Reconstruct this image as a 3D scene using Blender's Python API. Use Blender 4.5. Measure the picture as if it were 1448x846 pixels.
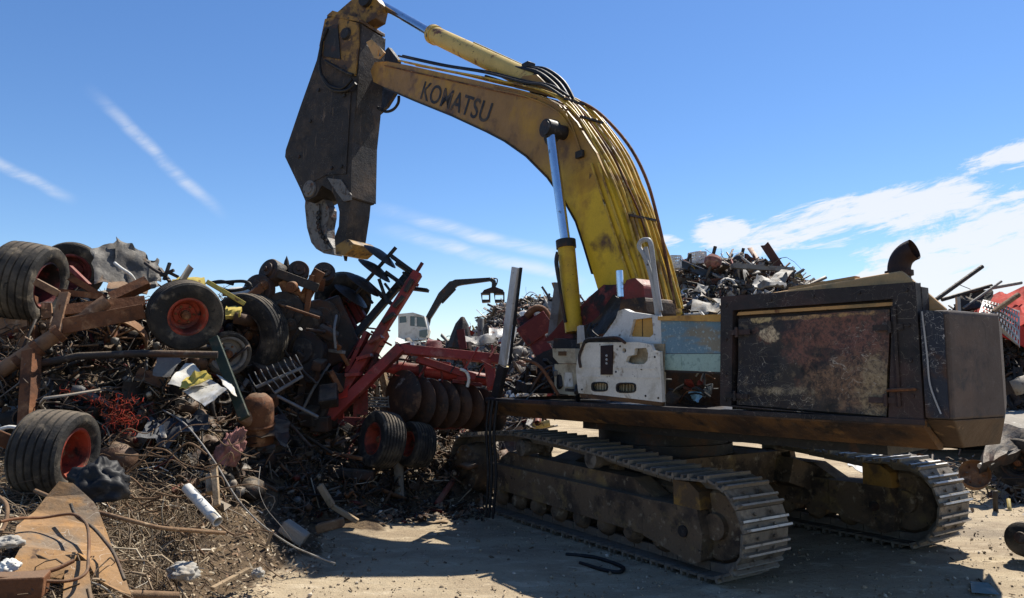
import bpy, math, random
import numpy as np
from mathutils import Vector, Matrix, noise as mnoise
from mathutils.geometry import tessellate_polygon

for _o in list(bpy.data.objects):
    bpy.data.objects.remove(_o)
scene = bpy.context.scene
COL = scene.collection
R = math.radians

# ------------------------------------------------------------------ camera
FPX, CAM_H, HORIZON = 1015.0, 1.9, 525.0          # in pixels of the 1448 x 846 photograph
PITCH = math.atan((HORIZON - 423) / FPX)
cam_data = bpy.data.cameras.new('camera')
cam_data.sensor_width = 36
cam_data.lens = FPX / 1448 * 36
cam_data.clip_start = 0.1
cam_data.clip_end = 3000
cam = bpy.data.objects.new('camera', cam_data)
COL.objects.link(cam)
cam.location = (0, 0, CAM_H)
cam.rotation_euler = (R(90) + PITCH, 0, 0)
scene.camera = cam

def ray(px, py):
    u = (px - 724) / FPX
    v = (423 - py) / FPX
    return Vector((u, math.cos(PITCH) - v * math.sin(PITCH), math.sin(PITCH) + v * math.cos(PITCH)))

EYE = Vector((0, 0, CAM_H))
def P(px, py, Y):                                  # point on a pixel's ray at the distance Y
    d = ray(px, py)
    return EYE + d * (Y / d.y)
def G(px, py, z=0.0):                              # point on a pixel's ray at the height z
    d = ray(px, py)
    return EYE + d * ((z - CAM_H) / d.z)

# ------------------------------------------------------------------ sky and sun
SUN_AZ, SUN_EL = R(41), R(56)
SUN_DIR = Vector((math.sin(SUN_AZ) * math.cos(SUN_EL), math.cos(SUN_AZ) * math.cos(SUN_EL), math.sin(SUN_EL)))
world = bpy.data.worlds.new('World')
scene.world = world
world.use_nodes = True

class X:                                           # a node socket with arithmetic
    def __init__(s, nt, sock):
        s.nt, s.s = nt, sock
    def _m(s, op, *others, clamp=False):
        n = s.nt.nodes.new('ShaderNodeMath')
        n.operation = op
        n.use_clamp = clamp
        s.nt.links.new(s.s, n.inputs[0])
        for i, o in enumerate(others):
            if isinstance(o, X):
                s.nt.links.new(o.s, n.inputs[i + 1])
            else:
                n.inputs[i + 1].default_value = o
        return X(s.nt, n.outputs[0])
    def __add__(s, o): return s._m('ADD', o)
    __radd__ = __add__
    def __sub__(s, o): return s._m('SUBTRACT', o)
    def __rsub__(s, o): return (s * -1.0) + o
    def __mul__(s, o): return s._m('MULTIPLY', o)
    __rmul__ = __mul__
    def __truediv__(s, o): return s._m('DIVIDE', o)
    def abs(s): return s._m('ABSOLUTE')
    def max(s, o): return s._m('MAXIMUM', o)
    def min(s, o): return s._m('MINIMUM', o)
    def step(s, a, b):                             # smooth 0..1 between a and b
        n = s.nt.nodes.new('ShaderNodeMapRange')
        n.interpolation_type = 'SMOOTHSTEP'
        s.nt.links.new(s.s, n.inputs[0])
        n.inputs[1].default_value, n.inputs[2].default_value = (a, b) if a < b else (b, a)
        n.inputs[3].default_value, n.inputs[4].default_value = (0, 1) if a < b else (1, 0)
        return X(s.nt, n.outputs[0])

def combine(nt, x, y, z):
    n = nt.nodes.new('ShaderNodeCombineXYZ')
    for i, o in enumerate((x, y, z)):
        if isinstance(o, X):
            nt.links.new(o.s, n.inputs[i])
        else:
            n.inputs[i].default_value = o
    return n.outputs[0]
def noise_x(nt, vec, scale, detail=5, rough=0.55, dist=0.0):
    n = nt.nodes.new('ShaderNodeTexNoise')
    n.inputs['Scale'].default_value = scale
    n.inputs['Detail'].default_value = detail
    n.inputs['Roughness'].default_value = rough
    n.inputs['Distortion'].default_value = dist
    if vec is not None:
        nt.links.new(vec, n.inputs['Vector'])
    return X(nt, n.outputs['Fac'])
def mix_rgb(nt, fac, a, b, mode='MIX'):
    n = nt.nodes.new('ShaderNodeMix')
    n.data_type = 'RGBA'
    n.blend_type = mode
    ins = [i for i in n.inputs if i.enabled]
    if isinstance(fac, X):
        nt.links.new(fac.s, ins[0])
    else:
        ins[0].default_value = fac
    for i, c in ((1, a), (2, b)):
        if isinstance(c, (tuple, list)):
            ins[i].default_value = (*c[:3], 1)
        else:
            nt.links.new(c, ins[i])
    return [o for o in n.outputs if o.enabled][0]

wt = world.node_tree
wt.nodes.clear()
sky = wt.nodes.new('ShaderNodeTexSky')
sky.sky_type = 'NISHITA'
sky.sun_disc = False
sky.sun_elevation = SUN_EL
sky.sun_rotation = SUN_AZ
sky.altitude = 300
sky.air_density = 1.0
sky.dust_density = 0.1
sky.ozone_density = 4.0
tc = wt.nodes.new('ShaderNodeTexCoord')
sep = wt.nodes.new('ShaderNodeSeparateXYZ')
wt.links.new(tc.outputs['Generated'], sep.inputs[0])
dx, dy, dz = (X(wt, o) for o in sep.outputs)
yy = dy.max(0.05)
su, sw = dx / yy, dz / yy                          # slopes of the viewing direction: great circles are straight in them
front = dy.step(0.05, 0.2)
def uw(px, py):
    d = ray(px, py)
    return d.x / d.y, d.z / d.y
def streak(p, q, width, soft=0.6):                 # thin straight trail of cloud between two directions
    (u0, w0), (u1, w1) = uw(*p), uw(*q)
    L = math.hypot(u1 - u0, w1 - w0)
    eu, ew = (u1 - u0) / L, (w1 - w0) / L
    along = (su - u0) * eu + (sw - w0) * ew
    across = ((su - u0) * -ew + (sw - w0) * eu)
    wob = noise_x(wt, combine(wt, along, across, 0.0), 9, 3) - 0.5
    across = (across + wob * (width * 1.6)).abs()
    return across.step(width * 1.25, 0.0) * along.step(-0.02, L * 0.4) * along.step(L * 1.02, L * 0.7)
lay = combine(wt, su * 1.0 + sw * 0.9, sw * 4.5 - su * 1.3, 0.3)
fine = noise_x(wt, lay, 7.0, 12, 0.70, 0.6)
fibre = noise_x(wt, combine(wt, su * 5.0 + sw * 4.0, sw * 60.0 - su * 14.0, 0.7), 1.0, 8, 0.66, 0.5)
big = noise_x(wt, lay, 2.2, 5, 0.55)
trails = streak((128, 128), (322, 312), 0.010) * 0.46
trails = trails.max(streak((-60, 205), (112, 285), 0.009) * 0.46)
trails = trails.max(streak((520, 292), (830, 372), 0.011) * 0.62)
trails = trails.max(streak((520, 318), (860, 408), 0.012) * 0.55)
trails = trails * (fine.step(0.3, 0.62) * 0.75 + 0.25)
def blob(px, py, ru, rw, tilt=0.0):
    u0, w0 = uw(px, py)
    c, s = math.cos(tilt), math.sin(tilt)
    a = (su - u0) * c + (sw - w0) * s
    b = (su - u0) * -s + (sw - w0) * c
    a, b = a / ru, b / rw
    return (a * a + b * b).step(1.0, 0.0)
body = blob(1225, 302, 0.26, 0.052, 0.24)
body = body.max(blob(1018, 327, 0.062, 0.032, 0.1))
body = body.max(blob(943, 341, 0.034, 0.014) * 0.9)
body = body.max(blob(1150, 333, 0.12, 0.034, 0.12))
body = body.max(blob(1440, 218, 0.13, 0.030, 0.3) * 0.85)
bank_line = (sw - uw(1120, 415)[1]) - (su - uw(1120, 415)[0]) * 0.44
bank = bank_line.step(0.05, -0.07) * su.step(0.34, 0.50)
body = body.max(bank * 1.25)
low = sw.step(0.20, -0.03) * 0.34                 # pale air low over the horizon
dens = ((fine - 0.5) * 3.2 + (fibre - 0.5) * 2.2 + (big - 0.5) * 1.2 + body * 1.15).step(0.42, 1.10) * body.step(0.0, 0.3)
wisps = (fine * 0.7 + big * 0.6).step(0.92, 1.15) * 0.22 * dz.step(0.0, 0.2)
cover = (dens * 0.86).max(trails).max(low).max(wisps)
cover = cover * front + (1.0 - front) * (fine * 0.6 + big * 0.6).step(0.62, 1.0) * 0.4
CLOUD = (6.5, 6.6, 6.8)
hs = wt.nodes.new('ShaderNodeHueSaturation')
hs.inputs['Hue'].default_value = 0.505
hs.inputs['Saturation'].default_value = 1.16
hs.inputs['Value'].default_value = 1.04
wt.links.new(sky.outputs[0], hs.inputs['Color'])
skyc = mix_rgb(wt, cover._m('MULTIPLY', 1.0, clamp=True), hs.outputs[0], CLOUD)
bg = wt.nodes.new('ShaderNodeBackground')
bg.inputs[1].default_value = 0.088
wt.links.new(skyc, bg.inputs[0])
wo = wt.nodes.new('ShaderNodeOutputWorld')
wt.links.new(bg.outputs[0], wo.inputs[0])

sun_data = bpy.data.lights.new('sun', 'SUN')
sun_data.energy = 5.0
sun_data.angle = R(0.53)
sun_data.color = (1.0, 0.94, 0.84)
sun = bpy.data.objects.new('sun', sun_data)
COL.objects.link(sun)
sun.location = SUN_DIR * 60
sun.rotation_euler = SUN_DIR.to_track_quat('Z', 'Y').to_euler()

vs = scene.view_settings
vs.view_transform = 'Standard'
vs.look = 'None'
vs.exposure = 0.72
vs.gamma = 1.0
vs.use_curve_mapping = False
scene.cycles.max_bounces = 6
scene.cycles.use_denoising = True

# ------------------------------------------------------------------ materials
def srgb(r, g, b):
    return tuple(((c / 255) / 12.92 if c <= 10 else (((c / 255) + 0.055) / 1.055) ** 2.4) for c in (r, g, b))

def material(name, base, rough=0.7, metal=0.0, layers=(), bump=0.25, bscale=25, scratch=None, spec=0.22, spots=(), coord='Object', transmission=0, alpha=1.0, attr=None, zmix=None, dust=0.0):
    """base colour with noise-masked layers of other paint, rust or dirt: (colour, scale, low, high, detail[, stretch])"""
    m = bpy.data.materials.new(name)
    m.use_nodes = True
    nt = m.node_tree
    bs = nt.nodes['Principled BSDF']
    tcn = nt.nodes.new('ShaderNodeTexCoord')
    vec = tcn.outputs[coord]
    if attr:
        an = nt.nodes.new('ShaderNodeAttribute')
        an.attribute_name = attr
        cur = an.outputs['Color']
        if metal == 'attr':
            nt.links.new(an.outputs['Alpha'], bs.inputs['Metallic'])
    else:
        rgb = nt.nodes.new('ShaderNodeRGB')
        rgb.outputs[0].default_value = (*base, 1)
        cur = rgb.outputs[0]
    if zmix:                                       # another coat of paint above a ragged line
        zc, z0, z1 = zmix
        sx = nt.nodes.new('ShaderNodeSeparateXYZ')
        nt.links.new(vec, sx.inputs[0])
        zz = X(nt, sx.outputs[2]) + (noise_x(nt, vec, 1.1, 5) - 0.5) * 1.6
        cur = mix_rgb(nt, zz.step(z0, z1), cur, zc)
    for i, ly in enumerate(layers):
        colr, sc, lo, hi, det = ly[:5]
        v = vec
        mp = nt.nodes.new('ShaderNodeMapping')
        mp.inputs['Location'].default_value = (i * 7.3, i * 3.1, i * 5.7)
        if len(ly) > 5:
            mp.inputs['Scale'].default_value = ly[5]
        nt.links.new(vec, mp.inputs[0])
        f = noise_x(nt, mp.outputs[0], sc, det, 0.62, 0.2).step(lo, hi)
        cur = mix_rgb(nt, f, cur, colr)
    for (cen_, rad_, colr, sc, lo, hi) in spots:     # a ragged patch of other paint at one place
        mp = nt.nodes.new('ShaderNodeMapping')
        mp.vector_type = 'TEXTURE'
        mp.inputs['Location'].default_value = cen_
        mp.inputs['Scale'].default_value = rad_
        nt.links.new(vec, mp.inputs[0])
        ln = nt.nodes.new('ShaderNodeVectorMath')
        ln.operation = 'LENGTH'
        nt.links.new(mp.outputs[0], ln.inputs[0])
        f = (X(nt, ln.outputs['Value']) * -1.0 + 1.0 + (noise_x(nt, vec, sc, 9, 0.68, 0.3) - 0.5) * 2.4).step(lo, hi)
        f = f * (noise_x(nt, vec, 34, 5, 0.75, 0.4).step(0.40, 0.56) * 0.75 + 0.25) * (noise_x(nt, vec, 11, 6, 0.7).step(0.34, 0.52) * 0.7 + 0.3)
        cur = mix_rgb(nt, f, cur, colr)
    # small tonal unevenness everywhere
    g = noise_x(nt, vec, 55, 4, 0.7)
    g2 = noise_x(nt, vec, 3.1, 3, 0.6)
    vv = (g - 0.5) * 0.5 + (g2 - 0.5) * 0.5 + 1.0
    mul = nt.nodes.new('ShaderNodeVectorMath')
    mul.operation = 'SCALE'
    nt.links.new(cur, mul.inputs[0])
    nt.links.new(vv.s, mul.inputs['Scale'])
    cur = mul.outputs[0]
    if scratch:
        sc_col, sc_scale, wdt = scratch
        mp = nt.nodes.new('ShaderNodeMapping')
        mp.inputs['Scale'].default_value = (1, 1, 1.6)
        nt.links.new(vec, mp.inputs[0])
        gate = noise_x(nt, vec, 2.0, 3).step(0.38, 0.56)
        gate2 = noise_x(nt, vec, 31.0, 2).step(0.34, 0.50)
        a = ((noise_x(nt, mp.outputs[0], sc_scale, 1.5, 0.5, 1.2) - 0.5).abs()).step(wdt, 0.0)
        b = ((noise_x(nt, vec, sc_scale * 1.7, 1.0, 0.5, 2.0) - 0.47).abs()).step(wdt, 0.0)
        cur = mix_rgb(nt, a.max(b) * gate * gate2 * 0.8, cur, sc_col)
    if dust:                                       # dust settled on faces that look up
        gn = nt.nodes.new('ShaderNodeNewGeometry')
        sn = nt.nodes.new('ShaderNodeSeparateXYZ')
        nt.links.new(gn.outputs['True Normal'], sn.inputs[0])
        df = (X(nt, sn.outputs[2]) + (noise_x(nt, vec, 8, 5) - 0.5) * 0.9).step(0.45, 1.0) * dust
        cur = mix_rgb(nt, df, cur, (0.20, 0.155, 0.105))
    nt.links.new(cur, bs.inputs['Base Color'])
    rr = (noise_x(nt, vec, 9, 4) - 0.5) * 0.35 + rough
    nt.links.new(rr._m('ADD', 0.0, clamp=True).s, bs.inputs['Roughness'])
    if metal != 'attr':
        bs.inputs['Metallic'].default_value = metal
    bs.inputs['Specular IOR Level'].default_value = spec
    if bump:
        h = noise_x(nt, vec, bscale, 6, 0.65) + noise_x(nt, vec, bscale * 0.2, 3) * 1.5
        bn = nt.nodes.new('ShaderNodeBump')
        bn.inputs['Strength'].default_value = bump
        bn.inputs['Distance'].default_value = 0.02
        nt.links.new(h.s, bn.inputs['Height'])
        nt.links.new(bn.outputs[0], bs.inputs['Normal'])
    if alpha < 1:
        bs.inputs['Alpha'].default_value = alpha
    if transmission:
        bs.inputs['Transmission Weight'].default_value = transmission
    return m

RUST = (0.15, 0.062, 0.028)
RUST_D = (0.062, 0.030, 0.018)
RUST_L = (0.30, 0.155, 0.075)
SOOT = (0.017, 0.016, 0.016)
DIRT = (0.17, 0.125, 0.075)
MT = {}
MT['boom_yellow'] = material('weathered_yellow_paint', (0.52, 0.33, 0.025), 0.5, 0, [
    ((0.36, 0.19, 0.035), 1.3, 0.42, 0.62, 5), ((0.10, 0.055, 0.025), 2.6, 0.56, 0.74, 8), (SOOT, 5.5, 0.62, 0.72, 8), (SOOT, 17, 0.63, 0.70, 6)], 0.2)
MT['pipe_yellow'] = material('yellow_pipe_paint', (0.48, 0.31, 0.045), 0.45, 0, [((0.20, 0.105, 0.03), 3, 0.48, 0.64, 7), (SOOT, 5, 0.60, 0.72, 6), ((0.5, 0.42, 0.22), 12, 0.62, 0.7, 4)], 0.1)
MT['cyl_yellow'] = material('faded_yellow_cylinder_paint', (0.50, 0.36, 0.11), 0.5, 0, [(RUST, 4, 0.56, 0.66, 8), (SOOT, 7, 0.64, 0.70, 6)], 0.15)
MT['boom_brown'] = material('yellow_boom_paint_with_oil_stained_top', (0.62, 0.40, 0.028), 0.5, 0, [
    ((0.36, 0.20, 0.03), 1.2, 0.48, 0.66, 6), ((0.12, 0.065, 0.03), 2.0, 0.54, 0.72, 8), ((0.05, 0.032, 0.022), 4.2, 0.63, 0.74, 8, (1, 1, 0.5))], 0.15, zmix=((0.25, 0.140, 0.045), 3.9, 5.2))
MT['black_steel'] = material('greasy_black_steel', (0.022, 0.021, 0.021), 0.5, 0, [(RUST_D, 3, 0.52, 0.68, 6), ((0.06, 0.055, 0.05), 11, 0.58, 0.7, 5)], 0.3)
MT['black_rubber'] = material('black_rubber_hose', (0.014, 0.014, 0.015), 0.55, 0, [((0.05, 0.045, 0.04), 6, 0.55, 0.7, 4)], 0.1)
MT['shear_steel'] = material('worn_brown_black_shear_steel', (0.027, 0.023, 0.021), 0.6, 0, [
    ((0.062, 0.044, 0.030), 1.6, 0.48, 0.66, 8), ((0.014, 0.013, 0.013), 1.3, 0.48, 0.62, 7), ((0.10, 0.072, 0.05), 9, 0.58, 0.72, 7, (1, 1, 0.2)), ((0.18, 0.15, 0.12), 30, 0.68, 0.76, 4)], 0.4, scratch=((0.20, 0.17, 0.14), 3.0, 0.003))
MT['shear_yellow'] = material('stained_yellow_shear_head_paint', (0.25, 0.145, 0.035), 0.5, 0, [
    ((0.075, 0.045, 0.025), 2.6, 0.44, 0.58, 8), (SOOT, 3.6, 0.55, 0.64, 7), ((0.36, 0.21, 0.06), 5.5, 0.60, 0.7, 6)], 0.3)
MT['jaw_steel'] = material('bare_pitted_jaw_steel', (0.135, 0.128, 0.12), 0.55, 0.2, [((0.06, 0.05, 0.045), 9, 0.50, 0.62, 6), (RUST, 4, 0.58, 0.7, 6)], 0.6, 30)
MT['chrome'] = material('chrome_rod', (0.62, 0.66, 0.72), 0.16, 1.0, [((0.28, 0.25, 0.22), 7, 0.62, 0.72, 5)], 0.0)
MT['skirt'] = material('rusty_brown_deck_skirt', (0.115, 0.060, 0.026), 0.7, 0, [
    ((0.040, 0.026, 0.019), 1.7, 0.42, 0.62, 8, (1, 1, 2)), ((0.20, 0.105, 0.038), 4, 0.57, 0.70, 8), (SOOT, 3.0, 0.52, 0.68, 8), ((0.085, 0.062, 0.045), 16, 0.58, 0.70, 6)], 0.45)
MT['house_black'] = material('scorched_dark_house_paint', (0.026, 0.022, 0.022), 0.55, 0, [
    ((0.052, 0.031, 0.028), 1.5, 0.50, 0.68, 6), ((0.012, 0.012, 0.014), 2.5, 0.52, 0.66, 6), ((0.10, 0.085, 0.07), 18, 0.70, 0.76, 6)], 0.2, scratch=((0.26, 0.23, 0.19), 4.5, 0.004))
MT['house_scratched'] = material('dark_blue_paint_with_scratches', (0.020, 0.024, 0.036), 0.45, 0, [
    (RUST_D, 1.8, 0.50, 0.62, 6), ((0.14, 0.085, 0.04), 3.5, 0.60, 0.68, 7), ((0.30, 0.29, 0.27), 17, 0.62, 0.68, 6, (1, 1, 0.5))], 0.2, scratch=((0.45, 0.43, 0.40), 7.0, 0.008))
MT['cw'] = material('dark_brown_grey_counterweight_paint', (0.080, 0.062, 0.053), 0.75, 0, [
    ((0.105, 0.074, 0.058), 1.6, 0.46, 0.66, 6), ((0.048, 0.042, 0.042), 5, 0.50, 0.68, 7), ((0.115, 0.075, 0.048), 6, 0.58, 0.72, 8, (1, 1, 0.16)), ((0.032, 0.028, 0.026), 8, 0.60, 0.72, 8, (1, 1, 0.2)), ((0.26, 0.22, 0.17), 30, 0.70, 0.76, 5)], 0.2, scratch=((0.24, 0.21, 0.18), 3.5, 0.002))
MT['cw_rust'] = material('rust_brown_counterweight_underside', (0.078, 0.050, 0.031), 0.65, 0, [((0.05, 0.034, 0.024), 3, 0.48, 0.64, 7), ((0.20, 0.13, 0.07), 8, 0.60, 0.7, 6)], 0.3)
MT['hood_tan'] = material('faded_tan_hood_paint', (0.42, 0.25, 0.105), 0.6, 0, [((0.22, 0.16, 0.08), 2.4, 0.48, 0.64, 7), (RUST, 7, 0.63, 0.72, 6), (SOOT, 3, 0.66, 0.74, 6)], 0.2)
MT['exhaust'] = material('dark_rusty_exhaust', (0.026, 0.017, 0.017), 0.65, 0.1, [((0.04, 0.022, 0.018), 4, 0.5, 0.65, 6), (RUST_D, 9, 0.62, 0.72, 5)], 0.25)
MT['door_white'] = material('dirty_white_cab_paint', (0.60, 0.57, 0.50), 0.5, 0, [
    ((0.40, 0.36, 0.28), 2.2, 0.48, 0.66, 6), ((0.20, 0.145, 0.09), 5, 0.58, 0.70, 8), ((0.06, 0.05, 0.042), 11, 0.63, 0.72, 7), ((0.26, 0.22, 0.16), 7, 0.56, 0.7, 8, (1, 1, 0.25))], 0.15)
MT['cream'] = material('dirty_cream_plastic', (0.42, 0.36, 0.25), 0.6, 0, [((0.24, 0.19, 0.12), 3, 0.48, 0.64, 6), ((0.09, 0.07, 0.05), 9, 0.62, 0.72, 6)], 0.2)
MT['orange_panel'] = material('ochre_cab_lining', (0.48, 0.27, 0.075), 0.75, 0, [((0.28, 0.15, 0.05), 4, 0.50, 0.66, 7), ((0.10, 0.06, 0.03), 9, 0.66, 0.74, 5)], 0.35)
MT['white_sheet'] = material('white_painted_sheet', (0.58, 0.57, 0.54), 0.6, 0, [((0.36, 0.32, 0.25), 4, 0.48, 0.68, 8), ((0.15, 0.12, 0.09), 9, 0.6, 0.7, 7), (RUST, 9, 0.66, 0.74, 6)], 0.15)
MT['post_grey'] = material('worn_pale_grey_post_paint', (0.33, 0.33, 0.32), 0.5, 0, [((0.22, 0.21, 0.19), 3, 0.48, 0.64, 7, (1, 1, 0.4)), (RUST_D, 8, 0.62, 0.72, 6)], 0.2)
MT['red_paint'] = material('faded_red_implement_paint', (0.25, 0.034, 0.027), 0.5, 0, [
    ((0.13, 0.032, 0.024), 2.2, 0.46, 0.64, 7), ((0.33, 0.11, 0.085), 5, 0.56, 0.72, 6), (RUST_D, 7, 0.60, 0.70, 7)], 0.25, dust=0.5)
MT['dark_red'] = material('grimy_dark_red_paint', (0.12, 0.022, 0.02), 0.55, 0, [(SOOT, 2.2, 0.48, 0.62, 7), ((0.20, 0.045, 0.035), 5, 0.55, 0.68, 6)], 0.3)
MT['rim_red'] = material('orange_red_rim_paint', (0.30, 0.050, 0.027), 0.6, 0, [((0.11, 0.028, 0.02), 4, 0.44, 0.62, 6), (DIRT, 8, 0.54, 0.72, 7), (SOOT, 6, 0.58, 0.68, 7)], 0.25)
MT['bright_red'] = material('bright_red_sheet_paint', (0.46, 0.040, 0.026), 0.85, 0, [((0.32, 0.045, 0.03), 2.5, 0.52, 0.7, 6), ((0.10, 0.04, 0.03), 7, 0.64, 0.72, 5)], 0.15)
MT['straw_pipe'] = material('dull_grey_cable_sheath', (0.24, 0.225, 0.20), 0.7, 0, [((0.12, 0.105, 0.09), 6, 0.46, 0.62, 6)], 0.2)
MT['tyre'] = material('dusty_black_tyre_rubber', (0.022, 0.021, 0.020), 0.8, 0, [((0.105, 0.088, 0.066), 2.4, 0.42, 0.68, 7), ((0.19, 0.155, 0.11), 7, 0.54, 0.74, 7), ((0.012, 0.012, 0.012), 11, 0.6, 0.7, 5)], 0.4, 60, dust=0.5)
MT['rust'] = material('brown_rusted_steel', RUST, 0.8, 0.1, [(RUST_D, 3, 0.48, 0.64, 7), (RUST_L, 6, 0.52, 0.70, 7), ((0.05, 0.045, 0.045), 11, 0.64, 0.74, 5)], 0.45, dust=0.5)
MT['rust_light'] = material('sun_bleached_rusted_steel', (0.24, 0.135, 0.075), 0.8, 0.1, [((0.13, 0.072, 0.045), 4, 0.48, 0.64, 7), ((0.36, 0.25, 0.17), 8, 0.56, 0.72, 7)], 0.45, dust=0.5)
MT['rust_plate'] = material('rusty_sheet_with_bare_grey', (0.26, 0.155, 0.075), 0.88, 0.0, [
    ((0.175, 0.13, 0.088), 1.8, 0.46, 0.62, 7), ((0.30, 0.165, 0.065), 5, 0.50, 0.68, 8), ((0.09, 0.055, 0.035), 9, 0.60, 0.72, 7), ((0.40, 0.34, 0.27), 26, 0.68, 0.75, 4)], 0.35, scratch=((0.55, 0.48, 0.40), 3.0, 0.003))
MT['dark_scrap'] = material('oily_dark_machine_iron', (0.030, 0.026, 0.024), 0.6, 0.1, [(RUST_D, 3, 0.46, 0.64, 7), ((0.085, 0.07, 0.055), 8, 0.56, 0.70, 6)], 0.5, dust=0.5)
MT['grey_steel'] = material('dull_grey_steel', (0.17, 0.165, 0.155), 0.6, 0.25, [((0.11, 0.10, 0.09), 4, 0.48, 0.66, 7), (RUST, 7, 0.60, 0.72, 7)], 0.3)
MT['galvanised'] = material('crumpled_galvanised_sheet', (0.30, 0.295, 0.28), 0.5, 0.35, [((0.20, 0.195, 0.185), 3, 0.46, 0.64, 7), (RUST, 6, 0.60, 0.70, 8)], 0.4)
MT['green_paint'] = material('chipped_dark_green_paint', (0.022, 0.034, 0.024), 0.55, 0, [((0.075, 0.062, 0.04), 4, 0.52, 0.68, 7), (RUST_D, 7, 0.6, 0.7, 6)], 0.3)
MT['yellow_sheet'] = material('chipped_yellow_sheet_paint', (0.48, 0.37, 0.08), 0.5, 0, [((0.35, 0.26, 0.09), 5, 0.5, 0.66, 6), (RUST, 8, 0.62, 0.70, 6)], 0.2)
MT['wood'] = material('weathered_wood', (0.34, 0.25, 0.155), 0.85, 0, [((0.21, 0.15, 0.09), 7, 0.46, 0.62, 6, (1, 1, 0.3)), ((0.11, 0.08, 0.05), 14, 0.58, 0.7, 6)], 0.5)
MT['bark'] = material('brown_root_bark', (0.20, 0.125, 0.07), 0.85, 0, [((0.12, 0.07, 0.04), 7, 0.46, 0.62, 6), ((0.32, 0.23, 0.14), 16, 0.58, 0.7, 6)], 0.5)
MT['pale_pipe'] = material('dusty_white_pipe', (0.60, 0.58, 0.52), 0.6, 0, [((0.38, 0.33, 0.25), 5, 0.5, 0.66, 6)], 0.2)
MT['dark_cloth'] = material('dark_tarpaulin', (0.035, 0.038, 0.044), 0.6, 0, [((0.07, 0.07, 0.07), 4, 0.5, 0.66, 5)], 0.3)
MT['blue_plastic'] = material('blue_plastic_wrap', (0.02, 0.055, 0.62), 0.4, 0, [((0.05, 0.13, 0.6), 6, 0.5, 0.66, 5)], 0.3)
MT['light_blue'] = material('pale_blue_plastic', (0.22, 0.42, 0.62), 0.5, 0, [((0.14, 0.28, 0.45), 8, 0.5, 0.66, 5)], 0.3)
MT['red_fibre'] = material('frayed_red_twine', (0.36, 0.045, 0.02), 0.8, 0, [((0.14, 0.03, 0.02), 8, 0.5, 0.64, 5)], 0.3)
MT['pink_cloth'] = material('dusty_pink_cloth', (0.25, 0.115, 0.10), 0.95, 0, [((0.14, 0.075, 0.06), 9, 0.44, 0.62, 6), ((0.30, 0.21, 0.14), 5, 0.55, 0.7, 6)], 0.5)
MT['concrete'] = material('broken_concrete', (0.29, 0.26, 0.215), 0.9, 0, [((0.24, 0.21, 0.175), 3, 0.48, 0.64, 8), ((0.46, 0.42, 0.36), 9, 0.58, 0.7, 7)], 0.5)
MT['handler_white'] = material('dusty_white_handler_paint', (0.56, 0.54, 0.48), 0.5, 0, [((0.36, 0.32, 0.26), 1.5, 0.5, 0.66, 6)], 0.1)
MT['dark_glass'] = material('dark_tinted_glass', (0.03, 0.04, 0.05), 0.1, 0, [], 0.0, spec=0.7)
MT['track_steel'] = material('dirt_caked_track_steel', (0.17, 0.145, 0.115), 0.6, 0.25, [((0.065, 0.053, 0.042), 5, 0.50, 0.66, 7), ((0.26, 0.215, 0.16), 9, 0.54, 0.70, 7), ((0.30, 0.26, 0.2), 21, 0.68, 0.76, 5)], 0.5)
MT['grouser'] = material('polished_worn_grouser_steel', (0.48, 0.46, 0.43), 0.45, 0.5, [((0.20, 0.17, 0.14), 9, 0.52, 0.68, 6)], 0.3)
MT['frame_brown'] = material('earth_brown_track_frame_paint', (0.135, 0.092, 0.056), 0.85, 0, [
    ((0.052, 0.038, 0.028), 2.4, 0.46, 0.62, 8), ((0.22, 0.15, 0.065), 3.2, 0.54, 0.70, 8), ((0.30, 0.235, 0.155), 10, 0.56, 0.72, 8), ((0.035, 0.028, 0.024), 15, 0.6, 0.7, 6)], 0.5, dust=0.5)
MT['bucket_ochre'] = material('ochre_guard_paint', (0.24, 0.135, 0.035), 0.6, 0, [((0.09, 0.058, 0.032), 4, 0.44, 0.60, 6), (SOOT, 6, 0.62, 0.72, 6)], 0.3)
MT['scrap'] = material('mixed_scrap_surfaces', (0.1, 0.1, 0.1), 0.6, 'attr', [(RUST_D, 5, 0.56, 0.70, 7), ((0.20, 0.14, 0.09), 9, 0.64, 0.76, 6)], 0.35, attr='tint', dust=0.55)
MT['straw'] = material('dry_straw_and_roots', (0.1, 0.1, 0.1), 0.9, 0, [], 0.0, attr='tint')
MT['dark_rust'] = material('dark_rusted_blade_steel', (0.070, 0.040, 0.028), 0.55, 0.3, [((0.032, 0.026, 0.024), 3, 0.46, 0.62, 6), ((0.15, 0.085, 0.05), 6, 0.56, 0.70, 7), ((0.19, 0.18, 0.17), 4, 0.66, 0.74, 5)], 0.3)
MT['old_sheet'] = material('dull_dark_grey_sheet', (0.135, 0.125, 0.11), 0.65, 0.1, [((0.075, 0.066, 0.056), 2.2, 0.46, 0.64, 7), ((0.17, 0.105, 0.06), 5, 0.58, 0.70, 8), ((0.24, 0.225, 0.2), 9, 0.6, 0.72, 6)], 0.35)
MT['dirty_white'] = material('dirty_white_plastic', (0.33, 0.31, 0.27), 0.7, 0, [((0.26, 0.22, 0.17), 6, 0.44, 0.62, 7), ((0.12, 0.095, 0.07), 11, 0.58, 0.7, 6)], 0.3)
MT['post_pale'] = material('chalky_pale_post_paint', (0.50, 0.49, 0.47), 0.6, 0, [((0.30, 0.28, 0.25), 3, 0.46, 0.64, 8, (1, 1, 0.35)), (RUST_D, 8, 0.60, 0.72, 7)], 0.25)
MT['house_door'] = None                             # made with the door it covers
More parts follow.
